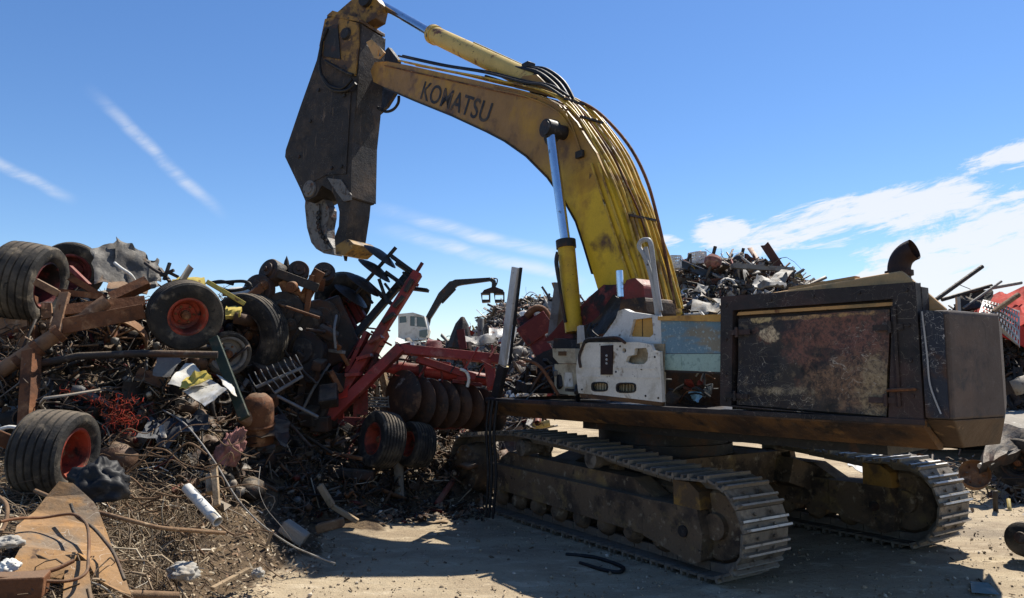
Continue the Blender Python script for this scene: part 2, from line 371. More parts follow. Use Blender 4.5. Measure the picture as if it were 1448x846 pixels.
MT['pane_blue'] = material('dusty_blue_grey_pane', (0.13, 0.22, 0.28), 0.35, 0, [((0.22, 0.20, 0.15), 1.4, 0.50, 0.60, 4, (1, 1, 3)), ((0.28, 0.36, 0.38), 30, 0.56, 0.66, 4)], 0.1, alpha=0.93)
MT['pane_green'] = material('dusty_pale_green_glass', (0.30, 0.42, 0.38), 0.25, 0, [((0.20, 0.30, 0.28), 20, 0.52, 0.64, 4), ((0.36, 0.52, 0.47), 2.0, 0.52, 0.58, 2)], 0.1, alpha=0.9)
MT['glass_teal'] = material('teal_window_glass', (0.12, 0.30, 0.33), 0.15, 0, [((0.24, 0.36, 0.34), 7, 0.5, 0.66, 5)], 0.05, alpha=0.8)

# ------------------------------------------------------------------ mesh building
def frame_of(d, up=Vector((0, 0, 1))):
    d = d.normalized()
    if abs(d.dot(up)) > 0.98:
        up = Vector((0, 1, 0)) if abs(d.y) < 0.9 else Vector((1, 0, 0))
    s = up.cross(d).normalized()
    return d, s, d.cross(s)

class MB:
    def __init__(s):
        s.v, s.f, s.m = [], [], []
    def add(s, vs, fs, mi=0):
        o = len(s.v)
        s.v += [tuple(q) for q in vs]
        s.f += [tuple(i + o for i in q) for q in fs]
        s.m += [mi] * len(fs)
        return s
    def box(s, c, size, rot=None, mi=0, taper=1.0):
        hx, hy, hz = (q / 2 for q in size)
        vs = [Vector((x * hx * (taper if z > 0 else 1), y * hy * (taper if z > 0 else 1), z * hz)) for z in (-1, 1) for y in (-1, 1) for x in (-1, 1)]
        if rot is not None:
            vs = [rot @ q for q in vs]
        return s.add([Vector(c) + q for q in vs], [(0, 2, 3, 1), (4, 5, 7, 6), (0, 1, 5, 4), (2, 6, 7, 3), (0, 4, 6, 2), (1, 3, 7, 5)], mi)
    def bar(s, p, q, w, h, up=Vector((0, 0, 1)), mi=0):
        d, a, b = frame_of(Vector(q) - Vector(p), up)
        vs = []
        for e in (p, q):
            for i, j in ((-1, -1), (1, -1), (1, 1), (-1, 1)):
                vs.append(Vector(e) + a * (i * w / 2) + b * (j * h / 2))
        return s.add(vs, [(0, 1, 2, 3), (7, 6, 5, 4), (0, 4, 5, 1), (1, 5, 6, 2), (2, 6, 7, 3), (3, 7, 4, 0)], mi)
    def angle(s, p, q, w, t=0.012, up=Vector((0, 0, 1)), mi=0):       # L-section bar
        d, a, b = frame_of(Vector(q) - Vector(p), up)
        s.bar(Vector(p) + a * (w / 2), Vector(q) + a * (w / 2), w, t, up, mi)
        return s.bar(Vector(p) + b * (w / 2 + t), Vector(q) + b * (w / 2 + t), t, w, up, mi)
    def channel(s, p, q, w, h, t=0.015, up=Vector((0, 0, 1)), mi=0):  # C-section bar
        d, a, b = frame_of(Vector(q) - Vector(p), up)
        s.bar(p, q, t, h, up, mi)
        for k in (-1, 1):
            o = b * (k * (h / 2 - t / 2)) + a * (w / 2 + t / 2)
            s.bar(Vector(p) + o, Vector(q) + o, w, t, up, mi)
        return s
    def tube(s, pts, r, n=8, caps=True, mi=0, r_end=None):
        pts = [Vector(q) for q in pts]
        rings, k = [], len(pts)
        up = Vector((0.13, 0.21, 0.97))
        for i, q in enumerate(pts):
            d = (pts[min(i + 1, k - 1)] - pts[max(i - 1, 0)])
            d, a, b = frame_of(d, up)
            up = b
            rr = r if r_end is None else r + (r_end - r) * i / max(1, k - 1)
            rings.append([q + (a * math.cos(2 * math.pi * j / n) + b * math.sin(2 * math.pi * j / n)) * rr for j in range(n)])
        vs = [w for rg in rings for w in rg]
        fs = [(i * n + j, i * n + (j + 1) % n, (i + 1) * n + (j + 1) % n, (i + 1) * n + j) for i in range(k - 1) for j in range(n)]
        if caps:
            fs += [tuple(range(n - 1, -1, -1)), tuple((k - 1) * n + j for j in range(n))]
        return s.add(vs, fs, mi)
    def cyl(s, p, q, r, n=20, r2=None, mi=0):
        return s.tube([p, q], r, n, True, mi, r2)
    def pipe(s, p, q, r, wall=0.012, n=16, mi=0):                     # open-ended hollow pipe
        p, q = Vector(p), Vector(q)
        d, a, b = frame_of(q - p)
        vs = []
        for e, rr in ((p, r), (q, r), (q, r - wall), (p, r - wall)):
            vs += [e + (a * math.cos(2 * math.pi * j / n) + b * math.sin(2 * math.pi * j / n)) * rr for j in range(n)]
        fs = [(i * n + j, i * n + (j + 1) % n, ((i + 1) % 4) * n + (j + 1) % n, ((i + 1) % 4) * n + j) for i in range(4) for j in range(n)]
        return s.add(vs, fs, mi)
    def lathe(s, prof, c, axis, n=32, mi=0, closed=False, scale=None):  # prof: (radius, offset along the axis)
        d, a, b = frame_of(Vector(axis))
        vs = []
        for r, z in prof:
            for j in range(n):
                t = 2 * math.pi * j / n
                vs.append(Vector(c) + d * z + (a * math.cos(t) + b * math.sin(t)) * r)
        k = len(prof)
        fs = [(i * n + j, i * n + (j + 1) % n, ((i + 1) % k) * n + (j + 1) % n, ((i + 1) % k) * n + j) for i in range(k if closed else k - 1) for j in range(n)]
        return s.add(vs, fs, mi)
    def prism(s, loops, at, c0, c1, mi=0, mi_side=None):              # flat outline with holes, given a thickness
        loops = [[Vector((*q, 0)) for q in lp] for lp in loops]
        flat = [q for lp in loops for q in lp]
        tris = tessellate_polygon(loops)
        n = len(flat)
        vs = [at(q.x, q.y, c0) for q in flat] + [at(q.x, q.y, c1) for q in flat]
        fs = [tuple(t) for t in tris]
        s.add(vs, fs + [tuple(i + n for i in reversed(t)) for t in tris], mi)
        o, sides = 0, []
        for lp in loops:
            k = len(lp)
            sides += [(o + i, o + (i + 1) % k, o + (i + 1) % k + n, o + i + n) for i in range(k)]
            o += k
        s.add(vs, sides, mi if mi_side is None else mi_side)
        return s
    def sheet(s, corners, nx=8, ny=8, thick=0.006, crumple=0.0, seed=0, freq=2.5, ragged=0.0, mi=0):
        a, b, c, d = (Vector(q) for q in corners)
        nrm = (b - a).cross(d - a).normalized()
        top = []
        for j in range(ny + 1):
            for i in range(nx + 1):
                u, w = i / nx, j / ny
                q = (a * (1 - u) + b * u) * (1 - w) + (d * (1 - u) + c * u) * w
                o = Vector((seed * 3.7, seed * 1.9, seed * 5.3))
                if crumple:
                    q = q + nrm * (mnoise.fractal(q * freq + o, 0.8, 2.2, 4) * crumple) + mnoise.noise_vector(q * freq * 1.3 + o) * (crumple * 0.35)
                if ragged and (i in (0, nx) or j in (0, ny)):
                    q = q + mnoise.noise_vector(q * 9 + o) * ragged
                top.append(q)
        n = len(top)
        vs = top + [q - nrm * thick for q in top]
        W = nx + 1
        fs = []
        for j in range(ny):
            for i in range(nx):
                k = j * W + i
                fs += [(k, k + 1, k + W + 1, k + W), (k + n + W, k + n + W + 1, k + n + 1, k + n)]
        rim = [i for i in range(W)] + [j * W + nx for j in range(1, ny + 1)] + [ny * W + i for i in range(nx - 1, -1, -1)] + [j * W for j in range(ny - 1, 0, -1)]
        for i, k in enumerate(rim):
            k2 = rim[(i + 1) % len(rim)]
            fs.append((k2, k, k + n, k2 + n))
        return s.add(vs, fs, mi)
    def build(s, name, mats, parent=None, smooth=None, bevel=0.0, base=None):
        me = bpy.data.meshes.new(name)
        v = s.v
        o = bpy.data.objects.new(name, me)
        if parent is None and base is None and v:
            lo = min(q[2] for q in v)
            base = Vector((sum(q[0] for q in v) / len(v), sum(q[1] for q in v) / len(v), lo))
        if parent is None and base is not None:
            v = [(q[0] - base[0], q[1] - base[1], q[2] - base[2]) for q in v]
            o.location = base
        me.from_pydata(v, [], s.f)
        if not isinstance(mats, (list, tuple)):
            mats = [mats]
        for m in mats:
            me.materials.append(MT[m])
        if len(mats) > 1:
            me.polygons.foreach_set('material_index', s.m)
        me.validate()
        import bmesh
        bm = bmesh.new()
        bm.from_mesh(me)
        bmesh.ops.recalc_face_normals(bm, faces=bm.faces)
        bm.to_mesh(me)
        bm.free()
        if smooth is not None:
            me.polygons.foreach_set('use_smooth', [True] * len(me.polygons))
            me.set_sharp_from_angle(angle=R(smooth))
        COL.objects.link(o)
        if parent is not None:
            o.parent = parent
            if parent.type == 'EMPTY':
                o.matrix_parent_inverse = Matrix.Translation(-parent.location)
            elif parent.parent is None:
                o.matrix_parent_inverse = Matrix.Translation(-parent.location)
        if bevel:
            bv = o.modifiers.new('bevel', 'BEVEL')
            bv.width = bevel
            bv.segments = 2
            bv.limit_method = 'ANGLE'
            bv.angle_limit = R(35)
        return o

def tag(o, label, cat=None, group=None, kind=None):
    o['label'] = label
    if cat:
        o['category'] = cat
    if group:
        o['group'] = group
    if kind:
        o['kind'] = kind
    return o
def thing(name, loc, label, cat, group=None):
    o = bpy.data.objects.new(name, None)
    o.empty_display_size = 0.2
    o.location = loc
    COL.objects.link(o)
    return tag(o, label, cat, group)

def bez(pts, n=6):                                                    # smooth path through points (Catmull-Rom)
    pts = [Vector(q) for q in pts]
    out = []
    for i in range(len(pts) - 1):
        p0, p1, p2, p3 = pts[max(i - 1, 0)], pts[i], pts[i + 1], pts[min(i + 2, len(pts) - 1)]
        for k in range(n):
            t = k / n
            out.append(0.5 * ((2 * p1) + (p2 - p0) * t + (2 * p0 - 5 * p1 + 4 * p2 - p3) * t * t + (3 * p1 - p0 - 3 * p2 + p3) * t ** 3))
    return out + [pts[-1]]

# ------------------------------------------------------------------ many small pieces as one mass
def _tmpl_bar():
    v = np.array([(x, y, z) for x in (-.5, .5) for y in (-.5, .5) for z in (-.5, .5)], float)
    return v, [(0, 1, 3, 2), (4, 6, 7, 5), (0, 4, 5, 1), (2, 3, 7, 6), (0, 2, 6, 4), (1, 5, 7, 3)]
def _tmpl_sheet(rng, nx=4, ny=3):
    v = []
    k1, k2, k3 = rng.uniform(-.5, .5, 3)
    for j in range(ny + 1):
        for i in range(nx + 1):
            x, y = i / nx - .5, j / ny - .5
            v.append((x + rng.uniform(-.05, .05), y + rng.uniform(-.05, .05), k1 * x * x * 2 + k2 * y * y * 2 + k3 * x * y * 2 + rng.uniform(-.06, .06)))
    W = nx + 1
    return np.array(v), [(j * W + i, j * W + i + 1, (j + 1) * W + i + 1, (j + 1) * W + i) for j in range(ny) for i in range(nx)]
def _tmpl_tube(n=7):
    v = [(x, .5 * math.cos(2 * math.pi * j / n), .5 * math.sin(2 * math.pi * j / n)) for x in (-.5, .5) for j in range(n)]
    return np.array(v), [(j, (j + 1) % n, n + (j + 1) % n, n + j) for j in range(n)]
def _tmpl_wire(rng, seg=7, bend=.35, n=3):
    t = np.linspace(-.5, .5, seg + 1)
    a, b, c, d = rng.uniform(-bend, bend, 4)
    cen = np.stack([t, a * np.sin(t * 3.1) + b * np.cos(t * 5), c * np.cos(t * 3.4) + d * np.sin(t * 6)], 1)
    v = []
    for q in cen:
        for j in range(n):
            v.append((q[0], q[1], q[2], math.cos(2 * math.pi * j / n), math.sin(2 * math.pi * j / n)))
    return np.array(v), [(i * n + j, i * n + (j + 1) % n, (i + 1) * n + (j + 1) % n, (i + 1) * n + j) for i in range(seg) for j in range(n)]
def _tmpl_chunk(rng, n=7, k=4):
    v, prof = [], [(.12, -.5), (.45, -.38), (.5, 0.1), (.38, .4), (.1, .5)]
    for r, z in prof:
        for j in range(n):
            t = 2 * math.pi * j / n
            f = rng.uniform(.7, 1.15)
            v.append((r * f * math.cos(t), r * f * math.sin(t), z + rng.uniform(-.07, .07)))
    m = len(prof)
    return np.array(v), [(i * n + j, i * n + (j + 1) % n, (i + 1) * n + (j + 1) % n, (i + 1) * n + j) for i in range(m - 1) for j in range(n)] + [tuple(range(n - 1, -1, -1)), tuple((m - 1) * n + j for j in range(n))]
def _tmpl_angle():
    pr = [(-.5, -.5), (.5, -.5), (.5, -.38), (-.38, -.38), (-.38, .5), (-.5, .5)]
    v = [(x, a, b) for x in (-.5, .5) for a, b in pr]
    return np.array(v), [(j, (j + 1) % 6, 6 + (j + 1) % 6, 6 + j) for j in range(6)]
def _tmpl_ring(n=12):
    v = []
    for j in range(n):
        t = 2 * math.pi * j / n
        for r, z in ((.5, -.1), (.5, .1), (.36, .1), (.36, -.1)):
            v.append((r * math.cos(t), r * math.sin(t), z))
    return np.array(v), [(j * 4 + a, ((j + 1) % n) * 4 + a, ((j + 1) % n) * 4 + (a + 1) % 4, j * 4 + (a + 1) % 4) for j in range(n) for a in range(4)]

def _tmpl_crush(rng, nx=6, ny=5):
    v = []
    f1, f2, p1, p2 = rng.uniform(3, 8), rng.uniform(3, 8), rng.uniform(0, 6), rng.uniform(0, 6)
    for j in range(ny + 1):
        for i in range(nx + 1):
            x, y = i / nx - .5, j / ny - .5
            v.append((x * (1 - .35 * abs(math.sin(f2 * y + p2))) + rng.uniform(-.05, .05), y * (1 - .3 * abs(math.sin(f1 * x + p1))) + rng.uniform(-.05, .05), .28 * math.sin(f1 * x + p1) + .22 * math.sin(f2 * y + p2) + rng.uniform(-.09, .09)))
    W = nx + 1
    return np.array(v), [(j * W + i, j * W + i + 1, (j + 1) * W + i + 1, (j + 1) * W + i) for j in range(ny) for i in range(nx)]
def _tmpl_bent(rng, seg=4):
    v, x, z, a = [], -.5, 0.0, 0.0
    k = rng.integers(1, seg)
    for i in range(seg + 1):
        for y, t in ((-.5, -.5), (.5, -.5), (.5, .5), (-.5, .5)):
            v.append((x, y, z, t))
        if i == k:
            a += rng.uniform(-1.3, 1.3)
        a += rng.uniform(-.15, .15)
        x += math.cos(a) / seg
        z += math.sin(a) / seg
    f = [(i * 4 + q, i * 4 + (q + 1) % 4, (i + 1) * 4 + (q + 1) % 4, (i + 1) * 4 + q) for i in range(seg) for q in range(4)]
    return np.array(v), f + [(3, 2, 1, 0), tuple(seg * 4 + q for q in range(4))]
def rand_rot(rng, up=None, flat=0.0):
    q = rng.normal(size=4)
    q /= np.linalg.norm(q)
    w, x, y, z = q
    m = np.array([[1 - 2 * (y * y + z * z), 2 * (x * y - z * w), 2 * (x * z + y * w)], [2 * (x * y + z * w), 1 - 2 * (x * x + z * z), 2 * (y * z - x * w)], [2 * (x * z - y * w), 2 * (y * z + x * w), 1 - 2 * (x * x + y * y)]])
    if up is not None and rng.random() < flat:     # lie roughly on the slope
        a = rng.uniform(0, 2 * math.pi)
        n = up + rng.normal(size=3) * 0.28
        n /= np.linalg.norm(n)
        t = np.array([math.cos(a), math.sin(a), 0.0])
        t -= n * t.dot(n)
        t /= np.linalg.norm(t)
        m = np.stack([t, np.cross(n, t), n], 1)
    return m

class Mass:
    def __init__(s, seed):
        s.rng = np.random.default_rng(seed)
        s.V, s.C, s.LV, s.LT, s.n = [], [], [], [], 0
        s.T = {'bar': [_tmpl_bar()], 'sheet': [_tmpl_sheet(s.rng) for _ in range(14)], 'tube': [_tmpl_tube()], 'wire': [_tmpl_wire(s.rng) for _ in range(14)],
               'twig': [_tmpl_wire(s.rng, 5, .16) for _ in range(14)], 'chunk': [_tmpl_chunk(s.rng) for _ in range(12)], 'angle': [_tmpl_angle()], 'ring': [_tmpl_ring()],
               'flake': [_tmpl_sheet(s.rng, 2, 1) for _ in range(10)], 'crush': [_tmpl_crush(s.rng) for _ in range(14)], 'bent': [_tmpl_bent(s.rng) for _ in range(16)]}
    def put(s, kind, pos, size, colour, rot):
        v, f = s.T[kind][s.rng.integers(len(s.T[kind]))]
        size = np.asarray(size, float)
        if v.shape[1] == 5:                        # wire: centre line scaled by its length, thickness apart
            L, th = size[0], size[1]
            w = v[:, :3] * L
            w[:, 1] += v[:, 3] * th
            w[:, 2] += v[:, 4] * th
        elif v.shape[1] == 4:                      # bent bar: length, width, thickness
            w = np.stack([v[:, 0] * size[0], v[:, 1] * size[1], v[:, 2] * size[0] + v[:, 3] * size[2]], 1)
        else:
            w = v * size
        w = w @ rot.T + np.asarray(pos)
        s.V.append(w)
        c = np.empty((len(w), 4), np.float32)
        c[:] = colour
        s.C.append(c)
        for q in f:
            s.LV.extend(i + s.n for i in q)
            s.LT.append(len(q))
        s.n += len(w)
    def build(s, name, mat, label, cat=None, parent=None, base=None):
        V = np.concatenate(s.V)
        me = bpy.data.meshes.new(name)
        o = bpy.data.objects.new(name, me)
        if parent is None:
            b = np.array([V[:, 0].mean(), V[:, 1].mean(), max(0.0, V[:, 2].min())])
            V = V - b
            o.location = b
        me.vertices.add(len(V))
        me.vertices.foreach_set('co', V.astype(np.float32).ravel())
        lt = np.array(s.LT, np.int32)
        me.loops.add(len(s.LV))
        me.loops.foreach_set('vertex_index', np.array(s.LV, np.int32))
        me.polygons.add(len(lt))
        st = np.concatenate([[0], np.cumsum(lt)[:-1]]).astype(np.int32)
        me.polygons.foreach_set('loop_start', st)
        me.polygons.foreach_set('loop_total', lt)
        at = me.attributes.new('tint', 'FLOAT_COLOR', 'POINT')
        at.data.foreach_set('color', np.concatenate(s.C).ravel())
        me.update(calc_edges=True)
        me.materials.append(MT[mat])
        COL.objects.link(o)
        if parent is not None:
            o.parent = parent
            if parent.parent is None:
                o.matrix_parent_inverse = Matrix.Translation(-parent.location)
            o['kind'] = 'stuff'
        else:
            tag(o, label, cat, None, 'stuff')
        return o

PAL_DARK = [((.028, .024, .021, .2), 6), ((.052, .037, .028, .2), 5), ((.016, .015, .015, 0), 4), ((.095, .052, .03, .1), 4), ((.15, .08, .044, .1), 2.5), ((.11, .105, .10, .3), 2), ((.24, .21, .17, 0), 1.0), ((.11, .020, .017, 0), .8), ((.40, .36, .29, 0), .45)]
PAL_FAR = [((.075, .066, .058, .1), 5), ((.13, .095, .07, .1), 5), ((.040, .036, .034, .1), 6), ((.20, .19, .175, .15), 4), ((.34, .33, .31, 0), 2), ((.14, .058, .036, 0), 2), ((.56, .55, .52, 0), 1.2), ((.17, .026, .022, 0), .6), ((.08, .12, .19, 0), .6), ((.36, .28, .10, 0), .4)]
PAL_STRAW = [((.27, .21, .14, 0), 5), ((.18, .135, .09, 0), 6), ((.11, .078, .052, 0), 6), ((.38, .32, .23, 0), 2), ((.22, .14, .085, 0), 3), ((.52, .47, .39, 0), .5)]
def pick(rng, pal):
    w = np.array([q[1] for q in pal])
    c = np.array(pal[rng.choice(len(pal), p=w / w.sum())][0])
    c[:3] *= rng.uniform(.7, 1.3)
    return c
# ------------------------------------------------------------------ the ground, with the earth bank and the core of the heap
_cols = [   # px column: (distance, height) pairs up the slope of the heap
    (-160, [(2.5, 0.45), (4.2, 0.62), (6.0, 0.86), (6.9, 1.3), (7.7, 2.3), (8.6, 2.75), (10.5, 2.6), (13, 0.6), (15, 0)]),
    (80, [(2.5, 0.35), (4.2, 0.52), (6.1, 0.80), (6.9, 1.15), (7.7, 2.15), (8.5, 2.65), (10.5, 2.5), (13, 0.6), (15, 0)]),
    (180, [(3.5, 0.15), (4.6, 0.33), (5.6, 0.50), (6.6, 0.72), (7.4, 1.15), (8.0, 2.0), (8.8, 2.55), (10.8, 2.4), (13, 0.6), (15, 0)]),
    (260, [(4.5, 0.02), (5.5, 0.12), (6.2, 0.38), (6.9, 0.62), (7.6, 1.1), (8.3, 2.0), (9.0, 2.5), (11, 2.3), (13, 0.6), (15, 0)]),
    (330, [(5.9, 0.0), (6.5, 0.15), (7.2, 0.45), (8.0, 0.75), (8.7, 1.3), (9.3, 2.3), (9.9, 2.8), (11.2, 2.5), (13, 0.6), (15, 0)]),
    (400, [(6.8, 0.0), (7.5, 0.18), (8.3, 0.35), (9.0, 0.7), (9.5, 1.4), (9.9, 2.4), (10.4, 2.75), (11.4, 2.5), (13, 0.6), (15, 0)]),
    (470, [(7.3, 0.0), (8.6, 0.06), (9.3, 0.35), (9.9, 0.8), (10.3, 1.6), (10.7, 2.4), (11.2, 2.5), (12, 2.2), (13.5, 0.5), (15, 0)]),
    (560, [(8.8, 0.0), (9.6, 0.07), (10.1, 0.34), (10.7, 0.7), (11.2, 1.3), (11.7, 1.7), (12.4, 1.6), (14, 0.4), (15.5, 0)]),
    (650, [(9.4, 0.0), (10.1, 0.08), (10.8, 0.40), (11.4, 0.8), (12.0, 1.1), (12.8, 1.0), (14, 0.3), (15.5, 0)]),
    (740, [(10.5, 0.0), (11.5, 0.08), (12.3, 0.15), (13.2, 0.12), (14.5, 0.02), (16, 0)]),
    (860, [(10.5, 0.0), (16, 0.0)]),
]
_cu = np.array([(c - 724) / FPX for c, _ in _cols])
def core(x, y):
    x, y = np.asarray(x, float), np.asarray(y, float)
    u = x / np.maximum(y, 0.5)
    u = np.where(y < 0.5, 0.5, u)
    hs = np.stack([np.interp(y, [a for a, _ in pr], [b for _, b in pr]) * 1.0 for _, pr in _cols])
    k = np.clip(np.searchsorted(_cu, u) - 1, 0, len(_cu) - 2)
    t = np.clip((u - _cu[k]) / (_cu[k + 1] - _cu[k]), 0, 1)
    i = np.indices(k.shape)
    a = np.take_along_axis(hs, k[None], 0)[0]
    b = np.take_along_axis(hs, (k + 1)[None], 0)[0]
    h = a * (1 - t) + b * t
    h = np.where((u >= _cu[-1]) | (y < 0.5), 0.0, h)
    far_left = np.clip((x + 14) / 4, 0, 1)         # the heap ends some way out of the picture
    near = np.clip((y - 0.5) / 2.0, 0, 1)
    return h * far_left * near
def vnoise(x, y, f, seed=0.0):
    x, y = np.asarray(x) * f, np.asarray(y) * f
    out = np.empty(x.shape)
    for idx in np.ndindex(x.shape):
        out[idx] = mnoise.noise(Vector((x[idx], y[idx], seed)))
    return out
def height(x, y, fine=True):
    h = core(x, y)
    if fine:
        near = np.exp(-(np.maximum(0, np.hypot(x, y - 8) - 9) / 6) ** 2)
        rough = np.clip(h * 2.5, 0, 1)
        a_ = x * .838 + y * .545                  # old track ruts running with the machine
        rut = np.exp(-((a_ - 5.0) / .28) ** 2) + np.exp(-((a_ - 7.9) / .28) ** 2)
        h = h - .018 * rut * (1 - rough) * (.6 + .4 * np.sin((y * .838 - x * .545) * 30)) * near
        h = h + vnoise(x, y, .9, 1) * (.02 + .07 * rough) * near + vnoise(x, y, 3.1, 2) * (.006 + .045 * rough) * near + vnoise(x, y, 9.0, 3) * (.0025 + .022 * rough) * near
    return h
def height1(x, y):
    return float(core(np.array([[x]]), np.array([[y]]))[0, 0])

def _axis(lo, hi, step, far, grow):
    mid = list(np.arange(lo, hi + 1e-6, step))
    a, s = [], step
    v = hi
    while v < far:
        s *= grow
        v += s
        a.append(v)
    b, s, v = [], step, lo
    while v > -far:
        s *= grow
        v -= s
        b.append(v)
    return np.array(b[::-1] + mid + a)
gx = _axis(-7.0, 6.0, 0.055, 900, 1.16)
gy = _axis(3.2, 12.5, 0.055, 900, 1.16)
GX, GY = np.meshgrid(gx, gy)
GZ = height(GX, GY)
nxg, nyg = len(gx), len(gy)
me = bpy.data.meshes.new('ground')
vv = np.stack([GX.ravel(), GY.ravel(), GZ.ravel()], 1)
me.vertices.add(len(vv))
me.vertices.foreach_set('co', vv.astype(np.float32).ravel())
ii, jj = np.meshgrid(np.arange(nxg - 1), np.arange(nyg - 1))
k = (jj * nxg + ii).ravel()
quad = np.stack([k, k + 1, k + nxg + 1, k + nxg], 1).astype(np.int32)
me.loops.add(quad.size)
me.loops.foreach_set('vertex_index', quad.ravel())
me.polygons.add(len(quad))
me.polygons.foreach_set('loop_start', np.arange(0, quad.size, 4, dtype=np.int32))
me.polygons.foreach_set('loop_total', np.full(len(quad), 4, np.int32))
me.polygons.foreach_set('use_smooth', np.ones(len(quad), bool))
me.update(calc_edges=True)
soil = np.clip(core(GX, GY).ravel() * 9 + vnoise(GX, GY, 2.2, 7).ravel() * .5, 0, 1)
at = me.attributes.new('soil', 'FLOAT', 'POINT')
at.data.foreach_set('value', soil.astype(np.float32))

gm = bpy.data.materials.new('packed_tan_dirt')
gm.use_nodes = True
nt = gm.node_tree
bsdf = nt.nodes['Principled BSDF']
tcn = nt.nodes.new('ShaderNodeTexCoord')
vec = tcn.outputs['Object']
mp = nt.nodes.new('ShaderNodeMapping')
mp.inputs['Scale'].default_value = (0.55, 1.25, 1)
mp.inputs['Rotation'].default_value = (0, 0, 0.35)
nt.links.new(vec, mp.inputs[0])
c = mix_rgb(nt, noise_x(nt, mp.outputs[0], 1.3, 7, 0.62, 0.4).step(0.38, 0.66), (0.41, 0.33, 0.22), (0.29, 0.225, 0.15))
c = mix_rgb(nt, noise_x(nt, mp.outputs[0], 3.7, 8, 0.68, 0.6).step(0.50, 0.70), c, (0.51, 0.425, 0.30))
c = mix_rgb(nt, noise_x(nt, mp.outputs[0], 0.6, 5, 0.6).step(0.54, 0.70), c, (0.24, 0.195, 0.140))
c = mix_rgb(nt, noise_x(nt, vec, 16, 7, 0.7).step(0.56, 0.72) * 0.8, c, (0.145, 0.105, 0.068))
c = mix_rgb(nt, noise_x(nt, vec, 55, 4, 0.7).step(0.60, 0.72) * 0.8, c, (0.55, 0.46, 0.34))
c = mix_rgb(nt, noise_x(nt, vec, 90, 3, 0.7).step(0.62, 0.70) * 0.8, c, (0.08, 0.06, 0.045))
so = nt.nodes.new('ShaderNodeAttribute')
so.attribute_name = 'soil'
sf = X(nt, so.outputs['Fac'])
e = mix_rgb(nt, noise_x(nt, vec, 4.5, 8, 0.7, 0.3).step(0.40, 0.64), (0.125, 0.088, 0.054), (0.058, 0.041, 0.028))
e = mix_rgb(nt, noise_x(nt, vec, 24, 6, 0.7).step(0.56, 0.70), e, (0.25, 0.18, 0.10))
c = mix_rgb(nt, (sf + (noise_x(nt, vec, 7, 6) - 0.5) * 0.8).step(0.3, 0.7), c, e)
nt.links.new(c, bsdf.inputs['Base Color'])
bsdf.inputs['Roughness'].default_value = 0.95
bsdf.inputs['Specular IOR Level'].default_value = 0.15
h = noise_x(nt, vec, 14, 8, 0.7) * 1.4 + noise_x(nt, vec, 60, 6, 0.75) * 0.7 + noise_x(nt, mp.outputs[0], 3.0, 4) * 2.0
bn = nt.nodes.new('ShaderNodeBump')
bn.inputs['Strength'].default_value = 0.75
bn.inputs['Distance'].default_value = 0.03
nt.links.new(h.s, bn.inputs['Height'])
nt.links.new(bn.outputs[0], bsdf.inputs['Normal'])
me.materials.append(gm)
ground = bpy.data.objects.new('ground', me)
COL.objects.link(ground)
tag(ground, 'packed tan dirt yard with a dark earth bank', None, None, 'structure')
MT['ground'] = gm
# ------------------------------------------------------------------ the excavator with the shear
O_UP = Vector((1.75, 9.1, 0))
FW = Vector((-.62, .785, 0)).normalized()
LF = Vector((-FW.y, FW.x, 0))
def B(x, y, z):                                    # upper body: x forward, y left, z up
    return O_UP + FW * x + LF * y + Vector((0, 0, z))
def bs(px, py, y):                                 # (x, z) where a pixel's ray meets the upright plane y of the upper body
    d = ray(px, py)
    t = (y - (EYE - O_UP).dot(LF)) / d.dot(LF)
    q = EYE + d * t
    return ((q - O_UP).dot(FW), q.z)
def side_at(x, z, y):
    return B(x, y, z)
def trace(pts, y):
    return [bs(a, b, y) for a, b in pts]

T_FW = Vector((-.545, .838, 0)).normalized()
T_LF = Vector((-T_FW.y, T_FW.x, 0))
O_TR = Vector((2.114, 9.329, 0))
def K(x, y, z):                                    # undercarriage: x along the tracks (away), y towards the viewer, z up
    return O_TR + T_FW * x + T_LF * y + Vector((0, 0, z))

ex = thing('excavator', O_TR, 'big yellow tracked excavator with a scrap shear held high on its boom', 'excavator')

# tracks ------------------------------------------------------------
def track_path():
    pts = []
    ic, ir, sc_, sr = (-2.13, .475), .445, (2.32, .52), .47
    for a in range(-90, -271, -15):                # idler end, bottom round to top
        pts.append((ic[0] + ir * math.cos(R(a)), ic[1] + ir * math.sin(R(a))))
    pts += [(-1.75, .900), (-1.15, .955), (-.55, 1.02), (.0, 1.065), (.45, 1.085), (.95, 1.10), (1.35, 1.085), (1.75, 1.045)]
    for a in range(80, -91, -15):
        pts.append((sc_[0] + sr * math.cos(R(a)), sc_[1] + sr * math.sin(R(a))))
    pts += [(1.6, .032), (.8, .03), (0, .03), (-.8, .03), (-1.6, .03)]
    return pts
def resample(pts, n):
    q = np.array(pts + [pts[0]])
    s = np.concatenate([[0], np.cumsum(np.hypot(*np.diff(q, axis=0).T))])
    t = np.linspace(0, s[-1], n, endpoint=False)
    e = t + 0.02
    f = lambda w: np.stack([np.interp(w % s[-1], s, q[:, 0]), np.interp(w % s[-1], s, q[:, 1])], 1)
    return f(t), f(e) - f(t - 0.02), s[-1]
PATH = track_path()
_, _, per = resample(PATH, 10)
N_SHOE = round(per / 0.205)
SP, ST, _ = resample(PATH, N_SHOE)
SHOE_W = 0.62
